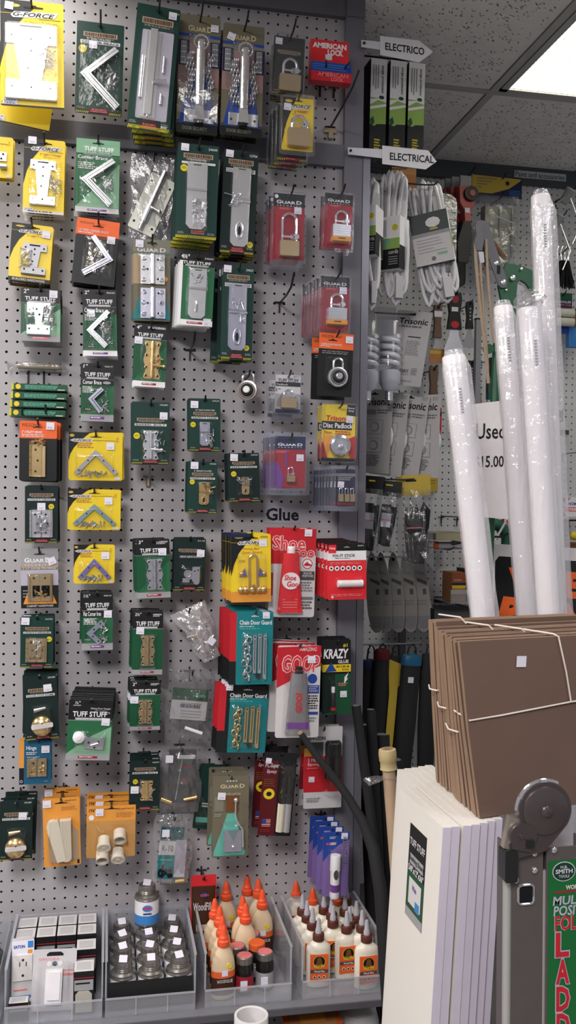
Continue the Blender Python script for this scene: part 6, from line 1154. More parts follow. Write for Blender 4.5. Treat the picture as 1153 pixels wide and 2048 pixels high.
def tris(label, px, py, Y, W, H, yaw, tilt, bulb, big=False, short=''):
    o = wp(px, py, Y=Y); k = obj_card('bulb_card', label, 'package', o, W, H, (0, math.radians(tilt), math.radians(yaw)), short)
    k.card(P('offwhite'), .003)
    k.t('Trisonic', .10, .10 if not big else .1, .92, .19 if not big else .18, 'ink', .1, .02).slot(.42, .05, 'ink', .9)
    if not big:
        k.r(.05, .24, .5, .3, 'grey').l(.54, .24, .95, .3, 2, 'midgrey').t('E27', .78, .03, .95, .07, 'grey')
        for v in (.36, .58): k.r(.22, v, .74, v + .17, 'grey').r(.24, v + .006, .72, v + .164, 'offwhite').c(.48, v + .085, .15, 'grey', .06).c(.46, v + .085, .11, 'offwhite', .045)
        k.l(.2, .78, .7, .92, 6, 'midgrey')
    else: k.l(.1, .2, .96, .24, 1, 'midgrey').r(.42, .34, .78, .352, 'ink').l(.4, .4, .8, .6, 8, 'grey').t('DAY', .34, .78, .6, .83, 'darkgrey', 0, .02).t('LIGHT', .34, .84, .6, .865, 'grey').l(.66, .76, .84, .86, 6, 'midgrey').l(.1, .93, .9, .96, 1, 'grey')
    k.art()
    if bulb == 'globe': k.part('bulb', MB().sphere((k.x(.70), .0185, k.z(.56)), .031, GLASSW, 18, 12, 1, .54, 1.45)); k.part('blister', MB().sphere((k.x(.70), .0205, k.z(.56)), .034, BLIS, 16, 10, 1, .56, 1.5))
    else: cfl(k.root, k.x(.62), .034, k.z(.22), .95)
    return k
tris('tilted white card with a spiral bulb behind it, above the row of bulb cards', 831, 622, .30, .112, .222, -40, 9, 'spiral', True)
side_hook(842, 630, .30, .0, 'hook carrying the spiral bulb cards')
for i, (px, py, tl) in enumerate(((756, 779, 3), (788, 785, 6), (829, 787, 8.5), (849, 790, 1))):
    tris('white bulb card with a round bulb behind it, %s of the row of four' % ('first', 'second', 'third', 'fourth')[i], px, py, (.38, .38, .38, .38)[i], .112, .255, -47, tl, 'globe')
side_hook(850, 800, .40, .0, 'hook carrying the four round bulb cards')
# power cords in bags under the bulb cards
def cord_pack(label, px, py, Y, wpx, hpx, tl, kind):
    a = wp(px - wpx / 2, py, Y=Y); b = wp(px + wpx / 2, py, Y=Y); c = wp(px, py + hpx, Y=Y); o = wp(px, py, Y=Y); W = b.x - a.x; H = o.z - c.z
    r = thing('cord_pack', label, 'package', o, (0, math.radians(tl), math.radians(-20)))
    MB().box(-W / 2, 0, -H * .22, W / 2, .0015, 0, P('black') if kind < 2 else P('gold')).box(-W * .2, -.0005, -H * .07, W * .1, 0, -H * .05, P('hazard' if kind < 2 else 'ink')).build('header_card', r, 0)
    m = MB()
    for s in range(3):
        m.tube([(W * (-.2 + .14 * s), -.012, -H * .34), (W * (-.26 + .12 * s), -.014, -H * .6), (W * (-.2 + .1 * s), -.012, -H * .9), (W * (.0 + .1 * s), -.012, -H * .93), (W * (.12 + .1 * s), -.014, -H * .6), (W * (.1 + .12 * s), -.012, -H * .36)], .0052, P('black'), 7)
    if kind == 2: m.tube([(W * .15, -.014, -H * .75), (W * .36, -.014, -H * .55), (W * .42, -.014, -H * .38), (W * .3, -.014, -H * .30), (W * .2, -.014, -H * .4)], .006, P('black'), 8)
    m.build('black_cord', r); MB().box(-W * .22, -.02, -H * .66, W * .2, -.004, -H * .46, P('sticker') if kind < 2 else P('black')).box(-W * .22, -.0204, -H * .56, W * .2, -.02, -H * .55, P('redlite')).build('cord_band', r, 0)
    N, K = 5, 8; v = []; f = []; rg = random.Random(int(px))
    for j in range(K + 1):
        for i in range(N + 1): e = 0 if i in (0, N) or j == K else .022 + rg.uniform(-.004, .004); v.append(((i / N - .5) * W * 1.04, -e, -H * .16 - H * .86 * j / K))
    for j in range(K):
        for i in range(N): q = j * (N + 1) + i; f.append((q, q + 1, q + N + 2, q + N + 1))
    MB().add(v, f, SMOKEBAG).build('clear_bag', r, 0); return r
cord_pack('black headed bag with a dark cord, nearest the grey post', 748, 952, .32, 40, 160, 4, 0); cord_pack('black headed bag with a dark cord and white band, second from the post', 783, 962, .34, 44, 140, 6, 1); cord_pack('yellow headed clear bag with a looped black power cord', 826, 950, .36, 66, 190, -3, 2)
side_hook(838, 960, .36, .0, 'hook carrying the bagged black cords')
r = thing('yellow_card', 'plain yellow card hanging on the back pegboard', 'card', wp(866, 925, Y=1.0)); MB().prism(rrect(-.022, -.11, .022, 0, .002), 0, .002, P('gold')).build('card', r, 0); MB().box(-.016, -.0005, -.07, .014, 0, -.066, P('sienna')).box(-.016, -.0005, -.08, .01, 0, -.077, P('sienna')).build('box_print', r, 0); hook(r.location.x, r.location.z - .006, 1.029, .96, 'peg hook carrying the plain yellow card')
# long pointed cards on a thin wire
LEAF = M('grey_oval_card', (.24, .23, .215), .5)
for i, (px, Wp) in enumerate(((744, 30), (762, 32), (787, 34), (812, 34), (838, 34))):
    Y = .50 + .0 * i; o = wp(px, 1104, Y=Y); k = obj_card('cutter_card', 'tall grey rounded card on a thin wire, %s of five' % ('first', 'second', 'third', 'fourth', 'fifth')[i], 'package', o, .058, .258, (math.radians(2), math.radians(-4), math.radians(-35)))
    pl = [(.38, 1), (.18, .95), (.06, .78), (.02, .55), (.08, .3), (.22, .1), (.4, .01), (.5, 0), (.62, .03), (.78, .16), (.93, .38), (.99, .6), (.94, .82), (.82, .96), (.66, 1)]
    k.part('card', MB().prism([(k.x(u), k.z(v)) for u, v in pl][::-1], 0, .001, LEAF), smooth=0)
    k.p([(.2, .22), (.7, .25), (.72, .29), (.2, .26)], 'midgrey').p([(.3, .32), (.85, .37), (.86, .42), (.3, .36)], 'darkgrey').r(.6, .46, .8, .53, 'darkgrey').l(.15, .6, .85, .68, 2, 'midgrey').c(.48, .09, .09, 'ink', .02).p([(.16, .8), (.9, .8), (.78, .95), (.3, .95)], 'midgrey'); k.art()
    k.part('blister', MB().frustum(rrect(k.x(.2), k.z(.92), k.x(.85), k.z(.5), .01), .0015, rrect(k.x(.28), k.z(.88), k.x(.78), k.z(.55), .008), .013, SMOKEBAG)); k.part('tool_head', MB().prism(rrect(k.x(.3), k.z(.9), k.x(.7), k.z(.6), .004), .004, .010, P('black')))
side_hook(862, 1114, .50, .0, 'thin wire hook carrying the tall grey cards', HOOKZ)
r = thing('bulb_base_pack', 'small pack with a bright metal screw end beside the last grey card', 'package', wp(858, 1204, Y=.62)); MB().lathe([(.018, -.075), (.02, -.07), (.02, -.02)], P('black'), n=16).lathe([(.012, -.02), (.0135, -.017), (.0125, -.013), (.0135, -.009), (.0125, -.005), (.0135, 0), (.004, .003)], CHROME, n=18).build('metal_base', r); hook(r.location.x, r.location.z - .002, 1.029, .60, 'long peg hook behind the bright metal screw end')
# black pouches with coloured straps on the lowest rod
side_hook(846, 1287, .46, .0, 'lowest rod, carrying the black pouches', HOOKZ, .004)
NYL = M('black_nylon', (.010, .010, .011), .7); 
for i, (px, top, bot, wpx, tl, colr, lb) in enumerate([(742, 1322, 1560, 34, 3, 'navy', 'black pouch with a dark blue top, nearest the grey post'), (766, 1300, 1590, 30, 3, 'maroon', 'black pouch with a dark red top'), (792, 1312, 1560, 34, 4, 'yellow', 'black pouch with a wide yellow band'), (824, 1312, 1600, 40, 4, 'bluecard', 'black pouch with a blue top and a price sticker'), (862, 1308, 1600, 40, 2, None, 'plain black pouch beside the paper bags')]):
    Y = .46 + (.014, -.014)[i % 2]; a = wp(px - wpx / 2, top, Y=Y); b = wp(px + wpx / 2, top, Y=Y); c = wp(px, bot, Y=Y); W = b.x - a.x; H = a.z - c.z; zr = wp(px, 1290, Y=Y).z - a.z
    r = thing('tool_pouch', lb, 'pouch', ((a.x + b.x) / 2, Y, a.z), (0, math.radians(tl), 0)); m = MB()
    pr = [(W * .42, 0), (W * .5, -H * .1), (W * .48, -H * .5), (W * .36, -H * .97), (W * .3, -H)]
    m.lathe(pr[::-1], NYL, n=14, sx=1, sy=.5); m.build('pouch_body', r)
    MB().tube([(-W * .22, 0, -.002), (-W * .18, 0, zr * .7), (0, 0, zr + .004), (W * .18, 0, zr * .7), (W * .22, 0, -.002)], .003, NYL, 7).build('hang_loop', r)
    if colr:
        if colr == 'yellow': MB().prism([(-W * .5, -H * .02), (W * .1, -H * .05), (W * .52, -H * .06), (W * .5, -H * .2), (W * .18, -H * .24), (W * .14, -H * .78), (-W * .3, -H * .78), (-W * .3, -H * .3)], -W * .31, -W * .26, P('gold')).build('yellow_band', r, 0)
        else: MB().lathe([(W * .52, -H * .065), (W * .53, -H * .015), (W * .44, 0.002), (W * .2, .006)], P(colr), n=14, sy=.54).build('coloured_top', r)
    if i == 3: MB().box(-.009, -.0006, -.009, .009, 0, .009, P('sticker')).build('price_sticker', r, 0, loc=(-W * .05, -W * .30, -H * .16))
# black tubes and strips below the post, the last three added to darken the gap
for i, (p0, p1, r_, lb) in enumerate([((713, 1412, -.10), (744, 1640, -.15), .012, 'black tube leaning against the grey post'), ((742, 1420, .06), (756, 1690, -.02), .014, 'black tube right of the grey post'), ((800, 1560, -.2), (812, 1700, -.24), .016, 'black tube behind the broom handle'), ((846, 1540, -.1), (850, 1700, -.16), .02, 'thick black tube behind the white boards'), ((764, 1470, .12), (770, 1700, .06), .022, 'thick black tube behind the broom cap'), ((728, 1450, .16), (738, 1700, .14), .016, 'black tube half hidden behind the grey post'), ((790, 1520, .2), (793, 1700, .18), .026, 'thickest black tube, under the yellow banded pouch')]):
    a = wp(p0[0], p0[1], Y=p0[2]); b = wp(p1[0], p1[1], Y=p1[2]); d = (b - a) / (a.z - b.z); e = a + d * (a.z - .015)
    r = thing('black_tube', lb, 'tube', (e.x, e.y, 0)); q = a - Vector((e.x, e.y, 0)); MB().tube([(0, 0, .003), q], r_, M('black_rubber', (.006, .006, .007), .85), 12).build('tube', r); MB().cyl(q, q + Vector((0, 0, .002)), r_ * .7, P('midgrey'), 12).build('tube_end', r)
pts = [wp(603, 1468, Y=-.20), wp(628, 1504, Y=-.215), wp(660, 1545, Y=-.235), wp(693, 1588, Y=-.26), wp(727, 1645, Y=-.30), wp(748, 1700, Y=-.35), wp(762, 1780, Y=-.41)]
pts.append(Vector((pts[-1].x + .02, -.43, .30))); pts.append(Vector((pts[-1].x + .005, -.44, .004)))
r = thing('black_hose', 'slanted black strip curving down from the grey adhesive card', 'hose', (pts[-1].x, pts[-1].y, 0)); o = Vector((pts[-1].x, pts[-1].y, 0)); MB().tube([p - o for p in pts], [.0075, .0085, .0095, .010, .012, .014, .015, .015, .015], M('black_rubber', (.006, .006, .007), .85), 10).build('strip', r); MB().cyl(pts[0] - o, pts[0] - o + Vector((-.004, 0, .005)), .006, P('tan'), 10).build('cut_end', r)
# broom handle
a = wp(775, 1497, Y=-.44); b = wp(792, 1722, Y=-.44); d = (b - a) / (a.z - b.z); e = a + d * (a.z - .003)
r = thing('broom_handle', 'pale wooden handle with a ridged cap beside the white boards', 'handle', (e.x, e.y, 0)); q = a - Vector((e.x, e.y, 0)); n = q.normalized()
MB().tube([n * .003, q], .0138, M('pale_wood', (.44, .31, .20), .5, var=.12, scale=12), 16).build('shaft', r); m = MB(); m.tube([q - n * .047, q - n * .044, q - n * .041, q - n * .028, q - n * .026, q - n * .010, q - n * .002, q], [.0155, .0190, .0180, .0178, .0192, .0198, .0185, .012], M('ridged_cap', (.50, .40, .20), .45), 20); m.build('cap', r)
m = MB(); c = q - n * .062; m.tube([c + Vector((-.012, -.004, 0)), c + Vector((-.03, -.006, -.002)), c + Vector((-.046, -.006, -.006)), c + Vector((-.058, -.006, .0))], [.004, .008, .010, .003], BAG, 7); m.torus(c, .0148, .002, BAG, 'z', 16, 6); m.build('plastic_scrap', r, 0)
# ------------------------------------------------------------------ the white boards standing on the floor
MELA = M('white_melamine', (.80, .76, .70), .38, var=.02); EDGE = M('white_board_edge', (.60, .55, .64), .45, var=.04)
bz = .914; xs = .750; bt = .0163
for i in range(7):
    y0 = (-.908, -.906, -.905, -.902, -.896, -.889, -.882)[i]; y1 = (-.688, -.684, -.576, -.572, -.568, -.562, -.556)[i]; x = xs + i * bt + (.004 if i >= 2 else 0)
    r = thing('shelf_board', 'white shelf board standing on end, %s from the left' % ('first', 'second', 'third', 'fourth', 'fifth', 'sixth', 'seventh')[i], 'board', (x, y0, 0), (0, math.radians(2.8), math.radians(1.6)), 'white shelf boards')
    MB().box(0, .0006, 0, bt - .001, y1 - y0, bz, MELA).build('board', r, 0); MB().box(.0002, 0, .0005, bt - .0012, .0006, bz - .0005, EDGE).build('edge_band', r, 0)
    if i == 0:
        m = MB(); ya, yb, za, zb = .064, .146, .709, .873
        def lr(u0, v0, u1, v1, mat, e): m.add([(-e, yb - (yb - ya) * u, zb - (zb - za) * v) for u, v in ((u0, v0), (u1, v0), (u1, v1), (u0, v1))], [(0, 1, 2, 3)], P(mat))
        lr(0, 0, 1, 1, 'black', .0004); lr(.0, .5, 1, .9, 'green', .0006); lr(.14, .56, .86, .84, 'offwhite', .0008); lr(0, .9, 1, 1, 'grey', .0008); lr(.1, .31, .9, .42, 'grey', .0006); lr(.55, .76, .8, .86, 'bluelite', .001)
        def lt(s, u0, v0, u1, v1, mat, e, sh=0):
            v, f = text_mesh(s, sh, .02); m.add([(-e, yb - (yb - ya) * (u0 + (u1 - u0) * p), zb - (zb - za) * (v1 + (v0 - v1) * q)) for p, q in v], f, P(mat))
        lt('TUFF STUFF', .06, .14, .94, .22, 'offwhite', .0009); lt('Shelving Board', .06, .33, .94, .40, 'ink', .0009); lt('5/8"x12"x36"', .06, .43, .94, .5, 'white', .0009); lt('White', .34, .62, .6, .68, 'purple', .0011); m.build('paper_label', r, 0)
# ------------------------------------------------------------------ bundles of brown paper bags on the boards
KRAFT = M('kraft_paper', (.152, .093, .068), .75, var=.12, scale=9, bump=.08); KRAFT2 = M('kraft_paper_edge', (.26, .165, .105), .75, var=.2, scale=20)
STR = M('white_string', (.74, .66, .58), .7)
B0 = wp(961, 1637, Z=bz); yaw = math.radians(11.5); nb = 22; per = (6, 6, 5, 5); bi = 0; rg = random.Random(12)
for g in range(4):
    r = thing('paper_bag_bundle', 'brown paper bags tied with white string, ' + ('front bundle with a price sticker', 'second bundle from the front', 'third bundle from the front', 'hindmost bundle')[g], 'bag bundle', (B0.x, B0.y, bz + .001), (0, 0, yaw), 'tied bundles of brown paper bags')
    b0 = bi
    for j in range(per[g]):
        f = bi / (nb - 1); y = .206 * f; x0 = .044 * f + rg.uniform(-.003, .003); sh = -.047 + .026 * f + rg.uniform(-.003, .003); H = .300 + rg.uniform(-.004, .004) + .010 * (g == 3); th = .0075
        R_ = .36
        pl = [(x0, 0), (R_, 0), (R_ - .01, H), (x0 + sh, H), (x0 + sh * .55, H * .5)]
        m = MB(); m.prism(pl, y, y + th * .8, KRAFT); m.prism([(x0 + .004, .001), (x0 + .012, .001), (x0 + sh + .012, H - .004), (x0 + sh + .004, H - .004)], y + th * .8, y + th * .95, KRAFT2)
        m.prism([(x0 + .003, 0), (R_, 0), (R_, .02), (x0, .02)], y - .001, y, KRAFT) if j == 0 else None
        m.prism([(x0 + sh, H), (R_ - .01, H), (R_ - .01, H + .0009), (x0 + sh, H + .0009)], y, y + th * .8, KRAFT2); m.prism([(x0 - .0008, 0), (x0, 0), (x0 + sh * .55, H * .5), (x0 + sh, H), (x0 + sh - .0008, H), (x0 + sh * .55 - .0008, H * .5)], y, y + th * .8, KRAFT2)
        m.build('paper_bag', r, 0); bi += 1
    ya = .206 * b0 / (nb - 1) - .002; yb = .206 * (bi - 1) / (nb - 1) + .008; f = b0 / (nb - 1); xl = .044 * f - .025 + .003; zc = .156 + (.016, -.022, .006, .028)[g]
    m = MB(); xr = .185; tp = .306 + (.01 if g == 3 else 0)
    if g == 0: m.tube([(xl + .004, yb, zc), (xl - .003, ya, zc - .004), (xl + .06, ya, zc), (xr, ya - .001, zc + .013), (.358, ya, zc + .02)], .0016, STR, 6).tube([(xr, ya - .001, zc + .013), (xr - .012, ya - .001, .24), (xr - .03, ya - .001, tp - .004), (xr - .036, ya + .006, tp), (xr - .06, yb, tp + .002)], .0016, STR, 6)
    else: m.tube([(xl + .012, yb, zc), (xl - .001, yb * .5 + ya * .5, zc - .002), (xl - .001, ya - .001, zc), (xl + .03, ya, zc)], .0016, STR, 6); m.build('string', r); m = MB(); m.tube([(xr - .02 - .03 * g, ya, tp - .01), (xr - .03 - .03 * g, ya + .004, tp + .002), (xr - .05 - .03 * g, yb, tp + .003)], .0016, STR, 6)
    m.build('string', r)
    if g == 0: MB().prism(rot2([(-.01, -.0095), (.01, -.0095), (.01, .0095), (-.01, .0095)], math.radians(-3)), -.0004, 0, P('sticker')).build('price_sticker', r, 0, loc=(.078, ya, .262))
# ------------------------------------------------------------------ folding ladder
LADM = M('ladder_aluminium', (.15, .13, .125), .42, .5, var=.1, scale=30); LADH = M('ladder_hinge_steel', (.17, .14, .14), .28, .8, var=.1)
LY = -1.012
a = wp(1037, 1850, Y=LY); b = wp(1096, 1850, Y=LY); zt = wp(1060, 1697, Y=LY).z; W = b.x - a.x
r = thing('folding_ladder', 'grey multi position folding ladder with a round hinge at the bottom right', 'ladder', (a.x, LY, 0), (0, math.radians(-.6), 0))
def rail(nm, x0, x1, zt, y=0):
    m = MB(); m.box(x0, y, .002, x1, y + .004, zt, LADM).box(x0 - .003, y, .002, x0, y + .055, zt, LADM).box(x1 - .003, y + .004, .002, x1, y + .055, zt, LADM).cyl((x0 - .006, y + .008, .002), (x0 - .006, y + .008, zt - .035), .0075, M('ladder_bead', (.55, .55, .52), .35, .6), 10); return m.build(nm, r)
rail('rail', 0, W, zt); x2 = W + .0085; W2 = .075; rail('rail', x2, x2 + W2, zt - .002)
hc = wp(1098, 1617, Y=LY); cx, cz = hc.x - a.x, hc.z
m = MB(); R = .044
pl = [(cx + R * math.cos(t), cz + R * math.sin(t)) for t in [math.radians(-35 + 245 * q / 28) for q in range(29)]] + [(-.012, zt + .012), (-.008, zt - .012), (W * .98, zt - .002)]
m.prism(pl, -.010, .004, LADH); m.build('hinge_plate', r)
m = MB(); m.T = Matrix.Translation((cx, -.010, cz)) @ Matrix.Rotation(PI / 2, 4, 'X'); m.lathe([(R * .86, 0), (R * .84, .003), (R * .78, .004), (.0001, .004)], LADH, n=36); m.lathe([(.009, .004), (.009, .006), (.0075, .007), (.007, .009), (.0055, .0098), (.0001, .0098)], LADH, n=20); m.T = None; m.build('hinge_disc', r)
MB().tube([(cx + R * 1.03 * math.cos(t), -.004, cz + R * 1.03 * math.sin(t)) for t in [math.radians(60 + 118 * q / 12) for q in range(13)]], .0035, CHROME, 8).build('release_bar', r)
ac = wp(1052, 1660, Y=LY); ax_, az_ = ac.x - a.x, ac.z
MB().prism(circ(ax_, az_ - .004, .022, 22, .020), -.015, -.010, LADH).prism([(ax_ - .021, az_), (ax_ + .012, az_), (ax_ + .012, zt), (ax_ - .018, zt + .006)], -.0148, -.0102, LADH).cyl((ax_ - .004, -.018, az_ - .004), (ax_ - .004, -.015, az_ - .004), .004, LADH, 10).box(ax_ + .004, -.018, az_ - .022, ax_ + .016, -.014, az_ - .010, HOLE).build('lock_lever', r)
MB().prism([(-.020, zt + .006), (-.010, zt + .055), (.004, zt + .05), (-.006, zt + .002)], -.008, .004, M('lever_bright', (.55, .5, .42), .25, .8)).build('side_lever', r)
MB().prism(rrect(-.020, zt - .046, .001, zt + .004, .004), -.014, .012, M('ladder_black_plastic', (.012, .014, .013), .4)).build('end_cap', r)
for (px, py) in ((1081, 1706), (1081, 1740), (1043, 1759)): q = wp(px, py, Y=LY); MB().sphere((q.x - a.x, -.001, q.z), .0052, CHROME, 12, 8, 1, .7, 1).build('rivet', r)
q = wp(1120, 1700, Y=LY); MB().sphere((q.x - a.x, -.001, q.z), .0052, CHROME, 12, 8, 1, .7, 1).build('rivet', r)
q0 = wp(1048, 1770, Y=LY); q1 = wp(1078, 1806, Y=LY); x0, x1, z0, z1 = q0.x - a.x, q1.x - a.x, q1.z, q0.z
MB().prism(rrect(x0, z0, x1, z1, .006), -.0008, 0, P('ink')).tube([(x, -.001, z) for x, z in rrect(x0, z0, x1, z1, .006, 4)], .002, CHROME, 6, closed=True).build('square_rung_hole', r)
m = MB(); lx0 = x2 + .0005; lx1 = x2 + W2 - .001; zl = wp(1110, 1722, Y=LY).z; lw = lx1 - lx0; y = -.0006
m.box(lx0, y, .2, lx1, 0, zl, M('label_green', (.008, .13, .03), .35))
cx2 = lx0 + .026; cz2 = zl - .018; m.prism(circ(cx2, cz2, .0195, 26, .0155), y - .0003, y, P('offwhite')).prism(circ(cx2, cz2, .0182, 26, .0142), y - .0006, y - .0002, P('greendark')); m.text('H.B.', cx2 - .006, cz2 + .005, cx2 + .006, cz2 + .0095, y - .0009, P('offwhite')); m.text('SMITH', cx2 - .0145, cz2 - .003, cx2 + .0145, cz2 + .004, y - .0009, P('offwhite'), 0, .03); m.text('TOOLS', cx2 - .009, cz2 - .0095, cx2 + .009, cz2 - .0052, y - .0009, P('offwhite'))
t_ = lambda s, px0, py0, px1, py1, mat, e=.0009, b=.04, sh=0: (lambda A, B: m.text(s, A.x - a.x, B.z, B.x - a.x, A.z, y - e, mat, sh, b))(wp(px0, py0, Y=LY), wp(px1, py1, Y=LY))
t_('WORK', 1142, 1770, 1172, 1777, P('offwhite')); m.box(lx0 + .010, y - .0004, wp(1116, 1787, Y=LY).z, lx1, y, wp(1116, 1783, Y=LY).z, P('crimson'))
t_('MULTI', 1116, 1793, 1183, 1806, P('lilac'), .0009, .025, .1); t_('POSITION', 1117, 1812, 1212, 1825, P('lilac'), .0009, .025, .1)
for dx, mt, e, b in ((-1.2, P('lilac'), .0007, .045), (0, P('red'), .0011, .02)): t_('FOLDING', 1120 + dx, 1832, 1226, 1853 - dx, mt, e, b)
for i, c in enumerate('LADDER'):
    y0 = 1864 + i * 54
    t_(c, 1119, y0 - 1, 1149, y0 + 50, P('lilac'), .0007, .07); t_(c, 1121, y0 + 1, 1147, y0 + 48, P('red'), .0011, .035)
m.build('green_label', r, 0)
# ------------------------------------------------------------------ rolls of plastic sheeting
FILM = M('rolled_film', (.92, .89, .90), .24, var=.06, scale=7, bump=.35, coat=.6, bscale=30)
SLEEVE = clear('film_sleeve', .09, .30, .14, tint=(.98, .98, .99), bump=1.0, bscale=26, haze=.25, hcol=(.96, .94, .96))
def film_roll(label, p0, p1, D0, D1, rad, seed, gather=False, flap=.012):
    a = wp(*p0, D=D0); b = wp(*p1, D=D1); d = (b - a) / (a.z - b.z); e = a + d * (a.z - .004)
    r = thing('film_roll', label, 'roll', (e.x, e.y, 0)); o = Vector((e.x, e.y, 0)); q = a - o; n = q.normalized(); rg = random.Random(seed); L = q.length
    MB().tube([n * .003] + [n * (L * f) for f in (.3, .6, .9)] + [q - n * .004, q], [rad] * 4 + [rad, rad * .93], FILM, 22).build('film', r)
    MB().cyl(q - n * .02, q + n * .0015, rad * .62, P('offwhite'), 16).build('core', r)
    m = MB(); K = 46; vs = []; fs = []; nn = 20; u = n.orthogonal().normalized(); w = n.cross(u)
    for i in range(K + 1):
        c = n * (.01 + (L + (.012 if not gather else .0) - .01) * i / K)
        for j in range(nn):
            an = 2 * PI * j / nn; dirv = u * math.cos(an) + w * math.sin(an)
            rr = rad * 1.04 + rg.uniform(.0004, .0028) + (flap * max(0, dirv.dot(Vector((.85, -.3, 0)))) ** 6)
            if i == K and not gather: rr = rad * .7
            vs.append(c + dirv * rr)
    for i in range(K):
        for j in range(nn): fs.append((i * nn + j, i * nn + (j + 1) % nn, (i + 1) * nn + (j + 1) % nn, (i + 1) * nn + j))
    MB().add(vs, fs, SLEEVE).build('clear_sleeve', r, 0)
    if gather:
        v = []; f = []; N, K = 14, 6
        for i in range(K + 1):
            for j in range(N):
                an = 2 * PI * j / N; rr = rad * (1.05, 1.3, 1.15, 1.35, 1.2, .95, .6)[i] * rg.uniform(.85, 1.15); v.append(q + n * (.006 * i) + (u * math.cos(an) + w * math.sin(an)) * rr)
        for i in range(K):
            for j in range(N): f.append((i * N + j, i * N + (j + 1) % N, (i + 1) * N + (j + 1) % N, (i + 1) * N + j))
        MB().add(v, f, BAG).build('gathered_end', r, 0)
    m = MB(); t = q - n * .07; side = Vector((FWD.x, FWD.y, 0)).normalized(); x = n.cross(side).normalized()
    for k in range(9): c = t - n * (.006 * k) - side * (rad * 1.11 + .0016); m.add([c - x * .003, c + x * .003, c + x * .003 - n * .003, c - x * .003 - n * .003], [(0, 1, 2, 3)], P('grey'))
    m.build('ink_stamp', r, 0); return r
film_roll('short roll of clear sheeting leaning left, in front of the price sign', (908, 712), (968, 1240), 1.92, 1.92, .0245, 1)
film_roll('thin roll of clear sheeting, second from the left', (1007, 613), (1055, 1240), 1.99, 1.99, .0205, 2, flap=.008)
film_roll('roll of clear sheeting with a crumpled gathered top', (1060, 616), (1099, 1240), 1.90, 1.92, .0235, 3, True)
film_roll('tallest roll of clear sheeting, at the right', (1082, 392), (1116, 1240), 2.06, 2.06, .0215, 4, flap=.018)
# ------------------------------------------------------------------ pole pruner with the price sign
PG = M('pruner_green', (.010, .085, .035), .4); PS = M('pruner_steel', (.115, .115, .125), .5, .25); ROPE = M('pruner_rope', (.36, .27, .19), .8, bump=.5, bscale=300)
PY = -.17
o = wp(992, 560, Y=PY); a = wp(1004, 660, Y=PY); b = wp(986, 1080, Y=PY)
base = Vector((b.x + (b.x - a.x) / (a.z - b.z) * b.z, PY + .02, 0)); r = thing('pole_pruner', 'green pole pruner with a steel arm, spring and rope', 'pruner', base)
L_ = lambda px, py, dy=0: (lambda p: Vector((p.x - base.x, p.y + dy - base.y, p.z)))(wp(px, py, Y=PY))
def pp(pts, y0, y1, mat, name): m = MB(); q = [L_(*p) for p in pts]; m.prism([(v.x, v.z) for v in q][::-1], PY - base.y + y0, PY - base.y + y1, mat); return m.build(name, r, 0)
MB().tube([(0, 0, .003), L_(986, 1080, .02), L_(1000, 690, .012), L_(1010, 610, .008)], .0125, PG, 14).build('pole', r)
pp([(1011, 527), (1040, 532), (1064, 542), (1072, 575), (1066, 590), (1052, 568), (1040, 561), (1034, 568), (1032, 590), (1030, 640), (1026, 700), (1002, 700), (1004, 610), (996, 572)], -.006, .004, PG, 'head_plate')
pp([(1036, 566), (1048, 570), (1060, 590), (1066, 612), (1056, 640), (1044, 690), (1032, 700), (1034, 640)], .005, .008, M('blade_grey', (.45, .45, .46), .3, .7), 'hook_blade')
pp([(948, 447), (958, 443), (974, 446), (980, 470), (1012, 566), (1010, 577), (1000, 578), (994, 572)], -.012, -.008, PS, 'steel_arm')
pp([(945, 456), (950, 451), (957, 452), (960, 472), (963, 482), (959, 505), (948, 505), (944, 488), (948, 472)], -.02, -.012, PS, 'pulley_block'); pp([(952, 507), (962, 507), (964, 528), (956, 530)], -.018, -.012, M('tag_grey', (.5, .5, .52), .4), 'pulley_clip')
for (px, py, s) in ((1004, 567, .0075), (1023, 558, .0075), (990, 529, .0065), (1040, 540, .004), (1010, 582, .003), (948, 459, .004)): q = L_(px, py, -.012); MB().sphere(q, s, STEEL, 12, 8, 1, .6, 1).build('rivet', r)
q = L_(994, 540, -.0125); MB().box(q.x - .004, q.y - .001, q.z - .012, q.x + .004, q.y, q.z + .008, HOLE).build('arm_slot', r)
s0 = L_(983, 482, -.004); s1 = L_(1009, 516, -.004); dv = s1 - s0; n = dv.normalized(); u = n.orthogonal().normalized(); w = n.cross(u); MB().tube([s0 + dv * (i / 150) + (u * math.cos(i * .8) + w * math.sin(i * .8)) * .0065 for i in range(151)], .0013, M('copper_spring', (.35, .22, .14), .35, .8), 5).tube([L_(972, 455, -.004), s0], .0012, PS, 5).build('spring', r)
for pts, rr in (([(947, 486), (948, 520), (952, 570), (960, 640), (970, 730), (973, 768)], .0042), ([(957, 530), (959, 570), (962, 610), (968, 680), (972, 740)], .0036), ([(968, 482), (970, 520), (973, 570), (979, 640), (985, 688)], .0036)):
    MB().tube([L_(px, py, -.014) for px, py in pts], rr, ROPE, 7).build('rope', r)
q = L_(975, 699, -.006); MB().prism(circ(q.x, q.z, .0125, 18), q.y - .006, q.y + .004, PG).box(q.x, q.y - .004, q.z - .006, L_(1000, 699).x, q.y + .004, q.z + .006, PG).build('rope_cleat', r)
